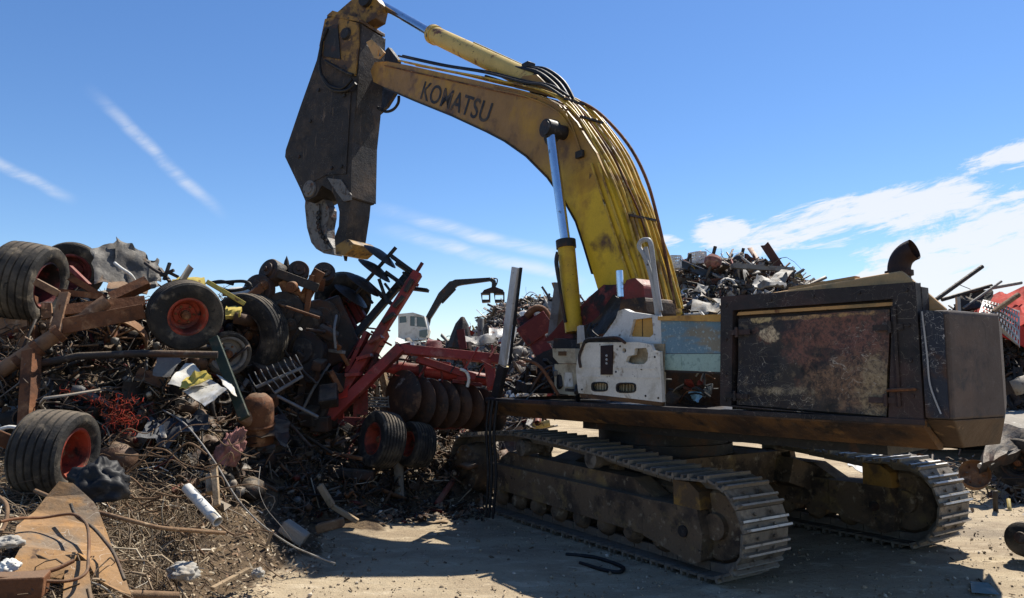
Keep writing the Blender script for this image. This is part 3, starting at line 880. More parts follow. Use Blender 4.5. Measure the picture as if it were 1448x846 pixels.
def shoe_mesh():
    mb = MB()
    w = SHOE_W / 2
    L = per / N_SHOE
    for y0, y1 in ((-w, w),):
        mb.box((0, 0, 0), (L * .94, SHOE_W, .022))
        for gx_, gh in ((-L * .40, .040), (-.004, .030)):
            v = []
            for yy_ in (-w, w):
                for a, b in ((-.017, .011), (.017, .011), (.010, .011 + gh), (-.010, .011 + gh)):
                    v.append((gx_ + a, yy_, b))
            mb.add(v, [(0, 3, 2, 1), (4, 5, 6, 7), (0, 1, 5, 4), (1, 2, 6, 5), (3, 0, 4, 7)], 0)
            mb.add(v, [(2, 3, 7, 6)], 1)
        for bx in (-.055, .045):
            for by in (-.11, .11):
                c_ = (bx, by, .018)
                mb.lathe([(.0, .012), (.014, .012), (.016, 0)], c_, (0, 0, 1), 6)
        # the link below the shoe
        for by in (-.10, .10):
            mb.box((0, by, -.05), (L * .96, .05, .085))
    me_ = bpy.data.meshes.new('shoe')
    me_.from_pydata(mb.v, [], mb.f)
    me_.materials.append(MT['track_steel'])
    me_.materials.append(MT['grouser'])
    me_.polygons.foreach_set('material_index', mb.m)
    me_.update()
    return me_
SHOE = shoe_mesh()
rt = random.Random(4)
for side, yc in (('near', 1.43), ('far', -1.30)):
    dxo = .13 if yc > 0 else -.14
    KT = lambda x, y, z, o_=dxo: K(x + o_, y, z)
    mb = MB()
    # track frame: a box beam, with the guard plate and the stepped end at the idler
    def kk(x, z, y, o_=dxo): return K(x + o_, y, z)
    y0, y1 = yc - .23, yc + .23
    sg = 1 if yc > 0 else 1
    mb.prism([[(-1.32, .26), (1.75, .34), (1.75, .66), (-1.32, .62)]], kk, yc - .20, yc + .25)
    mb.prism([[(-1.30, .62), (1.72, .66), (1.45, .82), (-1.0, .78)]], kk, yc - .12, yc + .13)
    mb.prism([[(-1.95, .12), (-1.30, .26), (-1.30, .62), (-1.62, .63), (-2.02, .62), (-2.08, .40), (-2.05, .16)]], kk, yc - .26, yc + .28)
    fr = mb.build('track_frame', 'frame_brown', ex, bevel=.015)
    MB().prism([[(-2.06, .62), (-1.72, .62), (-1.72, .86), (-1.92, .86), (-2.04, .78)]], kk, yc + .02, yc + .27).build('guard', 'bucket_ochre', fr, bevel=.01)
    MB().lathe([(.0, .02), (.055, .02), (.055, 0)], KT(-1.85, yc + .282, .40), T_LF, 16).build('hub_cap', 'black_steel', fr)
    for i in range(7):
        MB().prism([[(-1.0 + i * .42, .50), (-.88 + i * .42, .50), (-.88 + i * .42, .53), (-1.0 + i * .42, .53)]], kk, yc + .251, yc + .259).build('weld_tab', 'frame_brown', fr)
    # idler and sprocket
    MB().lathe([(.0, -.12), (.30, -.12), (.34, -.05), (.40, -.05), (.40, .05), (.34, .05), (.30, .12), (.12, .12), (.12, .18), (.0, .18)], KT(-2.13, yc, .475), T_LF, 36).build('idler', 'frame_brown', ex, smooth=30)
    sp = MB().lathe([(.0, -.14), (.30, -.14), (.36, -.04), (.36, .04), (.33, .16), (.33, .30), (.22, .32), (.0, .32)], KT(2.32, yc, .52), T_LF, 36).build('sprocket', 'frame_brown', ex, smooth=30)
    for i in range(21):
        a = 2 * math.pi * i / 21
        MB().box(KT(2.32 + .385 * math.cos(a), yc, .52 + .385 * math.sin(a)), (.05, .07, .06), Matrix.Rotation(math.atan2(T_FW.y, T_FW.x), 3, 'Z') @ Matrix.Rotation(-a, 3, 'Y')).build('tooth', 'track_steel', sp)
    for i in range(14):
        a = 2 * math.pi * i / 14
        MB().cyl(KT(2.32 + .27 * math.cos(a), yc + .30, .52 + .27 * math.sin(a)), KT(2.32 + .27 * math.cos(a), yc + .335, .52 + .27 * math.sin(a)), .018, 6).build('hub_bolt', 'track_steel', sp)
    for x in (-.45, .95):                          # carrier rollers under the upper run
        r_ = MB().lathe([(.0, -.2), (.085, -.2), (.105, -.14), (.085, -.13), (.085, .13), (.105, .14), (.105, .26), (.06, .28), (.0, .28)], KT(x, yc, .925), T_LF, 20).build('carrier_roller', 'track_steel', ex, smooth=30)
        MB().prism([[(x - .10, .70), (x + .10, .70), (x + .05, .95), (x - .05, .95)]], kk, yc - .18, yc - .08).build('bracket', 'frame_brown', r_)
    for i in range(8):                             # bottom rollers
        MB().lathe([(.0, -.2), (.10, -.2), (.13, -.13), (.10, -.11), (.10, .11), (.13, .13), (.10, .2), (.06, .24), (.0, .24)], KT(-1.45 + i * .43, yc, .235), T_LF, 18).build('track_roller', 'frame_brown', ex, smooth=30)
    ch = thing('track', KT(0, yc, 0), 'caked steel crawler track with worn bright shoe ridges', None)
    del ch['label']
    ch.parent = ex
    ch.matrix_parent_inverse = Matrix.Translation(-ex.location)
    for i in range(N_SHOE):
        o = bpy.data.objects.new('shoe', SHOE)
        COL.objects.link(o)
        o.parent = ch
        o.matrix_parent_inverse = Matrix.Translation(-ch.location)
        (x, z), (tx, tz) = SP[i], ST[i]
        t = (T_FW * tx + Vector((0, 0, tz))).normalized()
        y = T_LF
        n = t.cross(y)
        # travel runs round the path clockwise, outward normal on the outside
        cx = Vector((x - .1, 0, z - .55))
        out = T_FW * (x - .1) * .3 + Vector((0, 0, z - .55))
        if n.dot(out) < 0:
            n = -n
            t = y.cross(n)
        jit = Matrix.Rotation(rt.uniform(-.03, .03), 3, 'Y')
        m3 = Matrix((t, y, n)).transposed() @ jit
        m4 = m3.to_4x4()
        m4.translation = KT(x, yc + rt.uniform(-.004, .004), z) - n * .02
        o.matrix_basis = m4

# undercarriage centre and slew ring
MB().prism([[(-.9, -.9), (.9, -.9), (.9, .9), (-.9, .9)]], lambda a, b, c_: K(a, b, c_), .55, .92).build('car_body', 'frame_brown', ex, bevel=.03)
for yc in (1.0, -1.0):
    for x in (-.9, .9):
        MB().bar(K(x, yc * .75, .72), K(x * 1.05, yc * 1.25, .56), .5, .3).build('cross_leg', 'frame_brown', ex)
MB().lathe([(.0, 0), (.85, 0), (.85, .12), (.80, .12), (.80, .26), (.0, .26)], O_UP + Vector((.15, .1, .92)), (0, 0, 1), 40).build('slew_ring', 'black_steel', ex, smooth=30)

# upper frame and skirts ----------------------------------------------
YS = 1.45
mb = MB()
mb.prism([[(1.42, -1.92), (1.42, 1.42), (-3.80, 1.42), (-3.80, .2), (-3.1, -1.92)]], lambda a, b, c_: B(a, b, c_), 1.50, 1.545)
deck = mb.build('deck', 'black_steel', ex)
MB().prism([[(.25, -1.0), (.25, .95), (-3.3, .95), (-3.3, .1), (-2.8, -1.0)]], lambda a, b, c_: B(a, b, c_), 1.22, 1.499).build('main_frame', 'black_steel', ex)  # its black colour carries the deep shade under the skirt
def along_x(poly, x0, x1):                         # outline in (y, z), swept along the body
    return MB().prism([poly], lambda a, b, c_: B(c_, a, b), x0, x1)
sk = along_x([(1.44, 1.555), (1.475, 1.545), (1.475, 1.50), (1.24, 1.325), (1.16, 1.325), (1.16, 1.36), (1.40, 1.51)], -3.80, 1.50).build('skirt', 'skirt', ex, bevel=.006)
along_x([(1.40, 1.556), (1.482, 1.556), (1.482, 1.515), (1.4755, 1.512), (1.4755, 1.548), (1.40, 1.548)], -3.81, 1.505).build('edge_rail', 'house_black', sk, bevel=.003)
along_x([(-1.93, 1.555), (-1.96, 1.50), (-1.73, 1.325), (-1.65, 1.36), (-1.90, 1.53)], -3.1, 1.50).build('skirt', 'skirt', ex)
MB().prism([[(1.421, -1.92), (1.421, 1.44), (1.50, 1.44), (1.50, -1.92)]], lambda a, b, c_: B(a, b, c_), 1.34, 1.555).build('front_beam', 'skirt', ex, bevel=.01)

# engine house ----------------------------------------------------------
def house_pt(px, py, y=YS): return bs(px, py, y)
ho = MB()
xL, xR = -2.12, -3.80
ho.prism([[(xL - .02, -1.88), (xL - .02, 1.26), (xR, 1.26), (xR, .2), (-3.1, -1.88)]], lambda a, b, c_: B(a, b, c_), 1.556, 2.325)
house = ho.build('engine_house', 'house_black', ex, bevel=.02)
MB().prism([[(xL - .02, 1.262), (xL - .02, 1.379), (xR, 1.379), (xR, 1.262)]], lambda a, b, c_: B(a, b, c_), 1.556, 2.52).build('side_wall', 'house_black', house)
outer = trace([(1020, 574), (1021, 420), (1296, 399), (1308, 597)], YS)
inner = trace([(1036, 573), (1038, 439), (1264, 423), (1258, 593)], YS)
MB().prism([outer, inner[::-1]], side_at, 1.38, 1.47).build('door_frame', 'house_black', house, bevel=.012)
def on_door(px, py):
    x, z = bs(px, py, 1.452)
    return B(x, 1.452, z)
MT['house_door'] = material('scuffed_door_with_red_and_cream_remains', (0.024, 0.022, 0.024), 0.5, 0, [
    ((0.042, 0.037, 0.033), 1.6, 0.46, 0.62, 8), ((0.013, 0.015, 0.017), 3.2, 0.54, 0.66, 7), ((0.115, 0.088, 0.06), 13, 0.56, 0.70, 9), ((0.10, 0.05, 0.036), 5, 0.58, 0.70, 9)], 0.25, scratch=((0.40, 0.36, 0.29), 5.0, 0.0065), spots=[
    (on_door(1178, 478), (.66, .66, .30), (0.165, 0.075, 0.055), 3.0, 0.05, 0.55), (on_door(1205, 535), (.55, .55, .34), (0.19, 0.115, 0.07), 6.0, 0.1, 0.7),
    (on_door(1240, 545), (.25, .25, .40), (0.27, 0.205, 0.12), 9.0, 0.2, 0.8), (on_door(1100, 553), (.5, .5, .07), (0.27, 0.22, 0.14), 10.0, 0.3, 0.9),
    (on_door(1088, 474), (.11, .11, .075), (0.55, 0.44, 0.28), 8.0, 0.0, 0.35), (on_door(1078, 452), (.11, .11, .035), (0.48, 0.36, 0.17), 8.0, 0.0, 0.35),
    (on_door(1150, 448), (.8, .8, .03), (0.34, 0.21, 0.09), 6.0, 0.25, 0.7), (on_door(1165, 498), (.16, .16, .05), (0.020, 0.022, 0.024), 5.0, -0.1, 0.4)])
panel = trace([(1040.5, 572), (1043, 452), (1257, 437), (1252, 589)], 1.46)
pq = [B(x_, 1.449, z_) for x_, z_ in panel]
pd = MB().sheet([pq[0], pq[3], pq[2], pq[1]], 30, 18, .03, .016, 4, 2.2).build('side_door', 'house_door', ex, smooth=30)
pd['label'] = 'scuffed black side door with faded red and cream paint remains'
strip = trace([(1040, 446), (1042, 441.5), (1262, 427), (1261, 432)], 1.45)
MB().prism([strip], side_at, 1.39, 1.43).build('drip_rail', 'hood_tan', house)
for px, py in ((1256, 463), (1250, 566), (1046, 470), (1043, 560)):
    x, z = bs(px, py, 1.47)
    dxh = -.10 if px > 1150 else .10
    h_ = MB()
    h_.prism([[(x - .11, z - .022), (x + .11, z - .022), (x + .11, z + .022), (x - .11, z + .022)]], side_at, 1.4725, 1.484)
    h_.cyl(B(x + dxh * .2, 1.49, z - .045), B(x + dxh * .2, 1.49, z + .045), .016, 8)
    h_.build('hinge', 'house_black', pd, bevel=.004)
x, z = bs(1268, 508, 1.47)
MB().bar(B(x, 1.485, 1.64), B(x, 1.485, 2.38), .022, .03).build('latch_bar', 'house_black', pd)
x, z = bs(1262, 552, 1.47)
MB().tube(bez([B(x + .02, 1.475, z), B(x, 1.53, z), B(x - .14, 1.53, z + .01), B(x - .16, 1.475, z + .01)], 4), .012, 8).build('handle', 'rust', pd, smooth=40)

for px_, py_ in ((1027, 432), (1027, 480), (1027, 530), (1026, 566), (1090, 424), (1150, 419), (1215, 414), (1282, 410), (1285, 460), (1288, 510), (1291, 560)):
    x, z = bs(px_, py_, 1.47)
    MB().lathe([(0, .010), (.013, .010), (.016, 0)], B(x, 1.4705, z), LF, 6).build('bolt', 'house_black', house)
def roof_at(x, z, y): return B(x, y, z)
hv = [B(-2.25, .1, 2.326), B(-2.25, 1.261, 2.326), B(-3.93, 1.261, 2.345), B(-3.86, 1.05, 2.345), B(-3.1, .1, 2.326), B(-2.36, .95, 2.60), B(-2.36, 1.18, 2.60), B(-3.58, 1.17, 2.685), B(-3.55, 1.06, 2.685)]
rf = MB().add(hv, [(4, 3, 2, 1, 0), (5, 6, 7, 8), (0, 1, 6, 5), (1, 2, 7, 6), (2, 3, 8, 7), (3, 4, 8), (4, 0, 5, 8)]).build('hood', 'hood_tan', ex, bevel=.02)
MB().prism([[(-2.60, 1.02), (-3.20, 1.06), (-3.20, 1.15), (-2.60, 1.15)]], lambda a, b, c_: B(a, b, c_ + (-a - 2.36) * .0685), 2.602, 2.625).build('hood_hatch', 'hood_tan', rf, bevel=.006)
MB().bar(B(-3.9, 1.0, 2.33), B(-3.9, 1.0, 2.46), .025, .025).build('pin', 'post_grey', rf)

# exhaust: an elbow with a slant-cut mouth
bx, bz = bs(1272, 398, 1.0)
ep = [B(bx, 1.0, 2.55), B(bx, 1.0, bz + .06), B(bx - .006, 1.0, bz + .13), B(bx - .03, 1.0, bz + .185), B(bx - .075, 1.0, bz + .225), B(bx - .125, 1.0, bz + .245)]
mb = MB()
pts = bez(ep, 4)
mb.tube(pts, .086, 22, caps=False)
mb.tube(pts, .077, 22, caps=False)
ex_pipe = mb.build('exhaust_pipe', 'exhaust', ex, smooth=60)
MB().lathe([(.086, 0), (.105, 0), (.105, .04), (.086, .04)], B(bx, 1.0, 2.665), (0, 0, 1), 22, closed=True).build('clamp', 'exhaust', ex_pipe)

# counterweight: faceted plan, folded inward at the bottom
A_ = B(-3.99, YS, 0)
Bp = A_ + Vector((.86, .51, 0)) * .70
Rp = Vector((4.93, 7.22, 0))
D2 = B(-3.15, -1.92, 0)
E2 = B(-2.9, -1.72, 0)
E3 = B(-3.2, 1.0, 0)
S0 = B(-3.80, YS, 0)
plan = [S0, A_, Bp, Rp, D2]
cen = sum(plan, Vector()) / 5
def ring(z, f):
    return [Vector((cen.x + (q.x - cen.x) * f, cen.y + (q.y - cen.y) * f, z)) for q in plan]
rings_ = [ring(2.335, .985), ring(2.30, 1.0), ring(1.56, 1.0)]
top = rings_[0]
def solid(rs):
    n = len(rs[0])
    v = [q for r_ in rs for q in r_]
    f = [(i * n + j, i * n + (j + 1) % n, (i + 1) * n + (j + 1) % n, (i + 1) * n + j) for i in range(len(rs) - 1) for j in range(n)]
    f += [tuple(range(n)), tuple((len(rs) - 1) * n + j for j in range(n))[::-1]]
    return MB().add(v, f)
rings_[0] = [q + Vector((0, 0, 0)) for q in rings_[0]]
cw = solid(rings_).build('counterweight', 'cw', ex, bevel=.018)
low_in = [q.lerp(Vector((cen.x, cen.y, 0)), .26) for q in plan]
MB().add([], []) 
under = solid([[Vector((q.x, q.y, 1.558)) for q in [p_.lerp(Vector((cen.x, cen.y, p_.z)), .004) for p_ in plan]], [Vector((q.x, q.y, 1.34)) for q in low_in]]).build('lower_fold', 'cw_rust', cw, bevel=.01)
# scratched strip between the house and the counterweight
q0, q1 = bs(1309, 0, YS)[0], bs(1337, 0, YS)[0]
MB().prism([[(-3.812, 1.57), (-3.965, 1.57), (-3.965, 2.322), (-3.812, 2.345)]], side_at, 1.452, 1.462).build('corner_panel', 'house_scratched', cw)
MB().tube(bez([B(-3.83, 1.47, 2.33), B(-3.85, 1.475, 2.0), B(-3.86, 1.48, 1.80), B(-3.92, 1.48, 1.60)], 5), .006, 6).build('cable', 'post_grey', cw, smooth=40)

# cab remains -------------------------------------------------------------
YC = 1.44
def oval(cx, cy, w, h, n=16, sq=.55):
    pts = []
    for i in range(n):
        a = 2 * math.pi * i / n
        ca, sa = math.cos(a), math.sin(a)
        pts.append((cx + w / 2 * math.copysign(abs(ca) ** sq, ca), cy + h / 2 * math.copysign(abs(sa) ** sq, sa)))
    return pts
door_out = [(819, 556), (815.5, 522), (818, 505), (825, 488), (834, 484.5), (905, 484), (921, 487), (925, 496), (934, 497), (938, 569), (905, 565), (860, 560)]
hole_a = [(886, 512), (889, 504), (898, 502), (899, 493), (915, 492), (918, 500), (917, 510), (912, 515), (896, 515)]
hole_b, hole_c = oval(849.5, 547, 23, 13), oval(887, 548.5, 28, 14)
hole_d = oval(884, 496, 6, 7, 10, 1)
cd = MB().prism([trace(door_out, YC)] + [trace(h_, YC)[::-1] for h_ in (hole_a, hole_b, hole_c, hole_d)], side_at, YC - .03, YC + .015).build('cab_door', 'door_white', ex, bevel=.005)
cd['label'] = 'battered white cab door with torn opening and oval slots'
MB().prism([trace([(817, 562), (817, 486), (936, 486), (936, 574)], YC - .05)], side_at, YC - .11, YC - .085).build('door_lining', 'cream', cd)
for (a, b, w, h_) in ((849.5, 547, 24, 14), (887, 548.5, 29, 15)):
    MB().prism([trace(oval(a, b, w, h_), YC), trace(oval(a, b, w - 4, h_ - 4), YC)[::-1]], side_at, YC - .012, YC + .021).build('slot_rim', 'black_steel', cd)
    for k_ in range(5):
        xx = a - w * .32 + k_ * w * .16
        MB().prism([trace([(xx - 1, b - 4.5), (xx + 1, b - 4.5), (xx + 1, b + 4.5), (xx - 1, b + 4.5)], YC - .06)], side_at, YC - .084, YC - .05).build('slat', 'cream', cd)
MB().prism([trace([(850, 489), (867, 488), (866, 530), (850, 530)], YC + .02)], side_at, YC + .0155, YC + .030).build('lock_plate', 'exhaust', cd, bevel=.006)
lp = [o for o in ex.children if o.name.startswith('cab_door')][0]
for py in (503, 508.5, 514):
    x, z = bs(858, py, YC + .03)
    MB().lathe([(0, .008), (.012, .008), (.014, 0)], B(x, YC + .030, z), LF, 10).build('lock_screw', 'post_grey', cd)
for (a, b) in ((823, 551), (913, 560), (931, 563), (877, 490), (926, 505), (871, 526), (907, 522), (824, 494)):
    x, z = bs(a, b, YC + .015)
    MB().lathe([(0, .006), (.010, .006), (.012, 0)], B(x, YC + .0155, z), LF, 8).build('screw', 'black_steel', cd)
for y_, (xa, xb) in ((518.5, (822, 925)), (531.5, (823, 932))):       # pressed ribs across the door
    MB().prism([trace([(xa, y_), (848, y_ + .3), (848, y_ + 2), (xa, y_ + 1.7)], YC + .02)], side_at, YC + .0152, YC + .022).build('pressed_rib', 'door_white', cd, bevel=.003)
    MB().prism([trace([(869, y_ + .5), (xb, y_ + 2), (xb, y_ + 4), (869, y_ + 2.2)], YC + .02)], side_at, YC + .0152, YC + .022).build('pressed_rib', 'door_white', cd, bevel=.003)
MB().prism([trace([(905, 565), (938, 569), (937, 575), (905, 571), (822, 562), (821, 556)], YC)], side_at, YC - .03, YC + .012).build('sill', 'skirt', cd)
# weather strip and rail along the top of the door
rail = [B(*( (lambda q: (q[0], YC + .03, q[1]))(bs(a, b, YC + .03)))) for a, b in ((821, 520), (819, 505), (824, 490), (829, 481), (842, 479), (868, 477.5), (876, 479), (884, 485))]
MB().tube(bez(rail, 5), .016, 8).build('hand_rail', 'black_steel', ex, smooth=50)
MB().prism([trace([(826, 487), (834, 480), (874, 480), (878, 485)], YC + .01)], side_at, YC - .03, YC + .010).build('seal_strip', 'black_rubber', cd)
MB().prism([trace([(816, 486), (816, 462), (820, 460), (822, 484)], YC)], side_at, YC - .06, YC).build('pillar_stub', 'post_grey', ex)
for k_, (a, b, c_, d_) in enumerate(((829, 480, 828, 462), (838, 478, 836, 457), (846, 476, 841, 460), (833, 476, 845, 458), (825, 474, 832, 459))):
    p0, p1 = bs(a, b, 1.2), bs(c_, d_, 1.2 - .04 * k_)
    MB().tube(bez([B(p0[0], 1.2, p0[1]), B((p0[0] + p1[0]) / 2 + .03, 1.2, (p0[1] + p1[1]) / 2), B(p1[0], 1.2 - .04 * k_, p1[1])], 5), .010 + .004 * (k_ % 2), 8).build('control_lever', 'black_rubber', ex, smooth=50)

fair = MB()
fo = trace([(850, 479), (862, 464), (871, 450), (874, 440), (883, 437), (891, 441), (932, 447), (936, 470), (934, 497), (925, 497), (921, 486), (884, 485), (876, 479)], 1.30)
fh = trace([(890, 476), (896, 452), (922, 449), (924, 473), (919, 477)], 1.30)
fo3 = fair.prism([fo, fh[::-1]], side_at, 1.22, 1.30).build('cab_fairing', 'white_sheet', ex, bevel=.02)
MB().prism([trace([(888, 479), (895, 450), (924, 447), (926, 475), (920, 479)], 1.27)], side_at, 1.235, 1.262).build('lining_panel', 'orange_panel', fo3)
MB().tube([B(bs(908, 451, 1.27)[0], 1.264, bs(908, 451, 1.27)[1]), B(bs(908, 476, 1.27)[0], 1.264, bs(908, 476, 1.27)[1])], .004, 6).build('panel_seam', 'black_rubber', fo3)

co = MB().prism([trace([(784, 556), (784, 515), (816, 515), (817, 560)], 1.15)], side_at, .70, 1.15).build('seat_console', 'cream', ex, bevel=.012)
MB().prism([trace([(781, 493), (813, 493), (815, 514), (790, 514), (782, 505)], 1.17)], side_at, .70, 1.17).build('console_top', 'cream', co, bevel=.012)
MB().prism([trace(oval(791, 540, 7, 21), 1.151)], side_at, 1.1505, 1.158).build('slot', 'black_rubber', co)
MB().prism([trace([(798, 527), (810, 527), (811, 547), (799, 547)], 1.151)], side_at, 1.1505, 1.16).build('cover_plate', 'door_white', co, bevel=.004)
MB().prism([trace([(790, 497), (801, 497), (801, 503), (790, 503)], 1.171)], side_at, 1.1705, 1.18).build('vent', 'skirt', co)
MB().prism([trace([(782, 494), (783, 478), (815, 482), (815, 494)], .9)], side_at, .55, .9).build('seat_base', 'black_steel', ex, bevel=.02)

# window panes between the cab and the engine house
MB().prism([trace([(936, 500), (934, 452), (1019, 450), (1019, 500)], 1.34)], side_at, 1.325, 1.338).build('window_pane', 'pane_blue', ex)
MB().prism([trace([(938, 523), (936, 500.7), (1019, 500.7), (1018, 526)], 1.34)], side_at, 1.327, 1.340).build('lower_pane', 'pane_green', ex)
MB().prism([trace([(940, 521), (938.5, 501.5), (963, 503.5), (963, 521)], 1.345)], side_at, 1.3415, 1.346).build('pane_shard', 'pane_green', ex)
MB().prism([trace([(930, 453), (930, 447.5), (1020, 444.5), (1020, 455)], 1.36)], side_at, 1.26, 1.36).build('window_rail', 'orange_panel', ex, bevel=.005)
MB().prism([trace([(936, 526), (936, 523.5), (1018, 526.5), (1018, 529)], 1.35)], side_at, 1.31, 1.35).build('window_sill', 'black_steel', ex)
MB().prism([trace([(936, 572), (936, 447), (1020, 446), (1020, 574)], .75)], side_at, .70, .75).build('bulkhead', 'dark_scrap', ex)
rh = random.Random(9)
for k_ in range(16):
    a0 = (rh.uniform(938, 1012), rh.uniform(528, 568))
    a1 = (a0[0] + rh.uniform(-35, 40), a0[1] + rh.uniform(-25, 30))
    a1 = (min(1016, max(938, a1[0])), min(571, max(528, a1[1])))
    y_ = rh.uniform(.85, 1.25)
    p0, p1 = bs(*a0, y_), bs(*a1, y_)
    mid = B((p0[0] + p1[0]) / 2, y_ + .05, (p0[1] + p1[1]) / 2 + rh.uniform(-.06, .06))
    MB().tube(bez([B(p0[0], y_, p0[1]), mid, B(p1[0], y_, p1[1])], 5), rh.choice((.006, .01, .016)), 6).build('hose', rh.choice(('black_rubber', 'dark_red', 'grey_steel', 'black_rubber', 'rust')), ex, smooth=50)
for (a, b, w, h_, m_) in ((985, 560, 22, 12, 'light_blue'), (1003, 552, 12, 16, 'grey_steel'), (972, 545, 18, 16, 'dark_red'), (950, 560, 14, 16, 'black_steel'), (992, 540, 14, 10, 'dark_red')):
    MB().sheet([B(q[0], 1.05, q[1]) for q in trace([(a - w / 2, b + h_ / 2), (a + w / 2, b + h_ / 2), (a + w / 2, b - h_ / 2), (a - w / 2, b - h_ / 2)], 1.05)], 6, 6, .004, .09, a, 8).build('torn_cover', m_, ex, smooth=60)

# two bare cab posts
def post(pts_px, y, mat, name, w, d, lean=0):
    (a, b), (c_, e_) = pts_px
    p0, p1 = bs(a, b, y), bs(c_, e_, y)
    o = MB().channel(B(p0[0], y, p0[1]), B(p1[0], y, p1[1]), d, w, .012, FW).build(name, mat, ex, bevel=.003)
    return o
post(((709, 516), (728, 378)), 1.32, 'post_pale', 'cab_post', .125, .035)
post(((699, 562), (709, 517)), 1.31, 'black_steel', 'post_foot', .14, .06)
post(((779, 486), (790, 400)), .35, 'grey_steel', 'cab_post', .165, .12)
ps0, ps1 = bs(718.5, 516, 1.32), bs(735, 378, 1.32)
MB().bar(B(ps0[0] + .01, 1.29, ps0[1]), B(ps1[0] + .01, 1.29, ps1[1]), .025, .03, LF).build('post_shade_strip', 'black_rubber', ex)  # added black strip, standing in for the shaded right side of the pale post
p0 = bs(712, 380, 1.30)
# hoses hanging in front of the deck edge
for k_, (a, b) in enumerate(((692, 566), (697, 566), (703, 568))):
    x, z = bs(a, b, 1.50)
    MB().tube(bez([B(x, 1.50, z), B(x + .02, 1.53, z - .4), B(x - .02, 1.53, z - .9), B(x + .01 * k_, 1.55, .08)], 6), .018, 8).build('hanging_hose', 'black_rubber', ex, smooth=50)

# red slanting panels beside the boom foot
rp = MB().sheet([B(bs(a, b, .55)[0], .55, bs(a, b, .55)[1]) for a, b in ((768, 482), (812, 484), (905, 402), (852, 402))], 10, 5, .03, .05, 3, 3).build('slanted_panel', 'dark_red', ex, smooth=50)
rh2 = MB().sheet([B(bs(a, b, .8)[0], .8, bs(a, b, .8)[1]) for a, b in ((812, 482), (858, 470), (884, 428), (868, 416))], 8, 5, .03, .06, 5, 3).build('slanted_panel', 'black_steel', ex, smooth=50)
MB().prism([trace([(878, 432), (878, 412), (886, 396), (898, 393), (910, 404), (912, 430)], .72)], side_at, .46, .72).build('motor_cover', 'red_paint', ex, bevel=.03)
MB().prism([trace([(874, 452), (878, 424), (912, 420), (916, 448)], .95)], side_at, .45, .95).build('pump_housing', 'skirt', ex, bevel=.05)
MB().pipe(B(bs(878, 420, .9)[0], .9, bs(878, 420, .9)[1]), B(bs(876, 383, .9)[0], .9, bs(876, 383, .9)[1]), .042, .006, 16).build('tank_stack', 'chrome', ex, smooth=40)
lo_ = [(935, 452), (930, 438), (921, 392), (911, 362), (904, 350), (906, 342), (914, 339), (920, 344), (924, 372), (929, 410), (934, 440)]
MB().tube(bez([B(bs(a, b, 1.22)[0], 1.22, bs(a, b, 1.22)[1]) for a, b in lo_], 4), .026, 10).build('grab_rail', 'post_grey', ex, smooth=50)
l2 = [(930, 452), (926, 420), (919, 380), (913, 350)]
MB().tube(bez([B(bs(a, b, 1.19)[0], 1.19, bs(a, b, 1.19)[1]) for a, b in l2], 4), .024, 10).build('mirror_arm', 'post_grey', ex, smooth=50)
# machinery on the deck behind the cab remains
rd = random.Random(21)
for k_ in range(26):
    x = rd.uniform(-.3, 1.2)
    y_ = rd.uniform(-.2, 1.25)
    L_ = rd.uniform(.15, .6)
    a = rd.uniform(0, 6.28)
    p0 = B(x, y_, 1.56 + rd.uniform(0, .12))
    p1 = p0 + Vector((math.cos(a) * L_, math.sin(a) * L_, rd.uniform(.0, .45)))
    m_ = rd.choice(('black_steel', 'black_steel', 'black_rubber', 'dark_scrap', 'rust', 'dark_red'))
    if k_ % 3 == 0:
        MB().bar(p0, p1, rd.uniform(.03, .12), rd.uniform(.03, .16)).build('bracket', m_, ex)
    else:
        MB().tube(bez([p0, (p0 + p1) / 2 + Vector((0, 0, .12)), p1], 4), rd.uniform(.012, .03), 8).build('hose', m_, ex, smooth=50)
MB().prism([trace([(722, 556), (728, 536), (742, 524), (752, 508), (768, 498), (784, 492), (800, 557)], .75)], side_at, -.5, .75).build('valve_block', 'black_steel', ex, bevel=.03)
for k_ in range(34):
    a0 = (rd.uniform(722, 790), rd.uniform(495, 553))
    if a0[1] < 555 - (a0[0] - 716) * .95:
        a0 = (a0[0], 550 - rd.random() * 12)
    y_ = rd.uniform(.78, 1.15)
    p0 = Vector((*bs(*a0, y_), 0))
    q0 = B(p0.x, y_, p0.y)
    v_ = Vector((rd.uniform(-1, 1), rd.uniform(-1, 1), rd.uniform(-.5, .7))) * rd.uniform(.06, .22)
    m_ = rd.choice(('black_steel', 'black_rubber', 'dark_scrap', 'dark_scrap', 'rust', 'grey_steel', 'black_rubber'))
    if k_ % 3:
        MB().tube(bez([q0 - v_, q0 + Vector((0, 0, .05)), q0 + v_], 4), rd.uniform(.008, .022), 7).build('hose', m_, ex, smooth=50)
    else:
        MB().bar(q0 - v_, q0 + v_, rd.uniform(.02, .09), rd.uniform(.02, .12)).build('bracket', m_, ex, bevel=.004)

# boom -------------------------------------------------------------------
BW = .36
near_px = [(528, 116), (524, 100), (530, 88), (548, 87), (580, 93), (620, 102), (680, 115), (735, 127), (765, 135), (790, 148), (812, 172), (840, 215), (862, 260), (880, 310), (898, 368), (912, 440),
           (868, 470), (850, 425), (838, 385), (826, 345), (815, 312), (800, 285), (775, 250), (745, 220), (715, 199), (690, 186), (640, 163), (590, 143), (545, 124)]
bo = trace(near_px, BW)
boom = MB()
boom.prism([bo], side_at, -BW, BW)
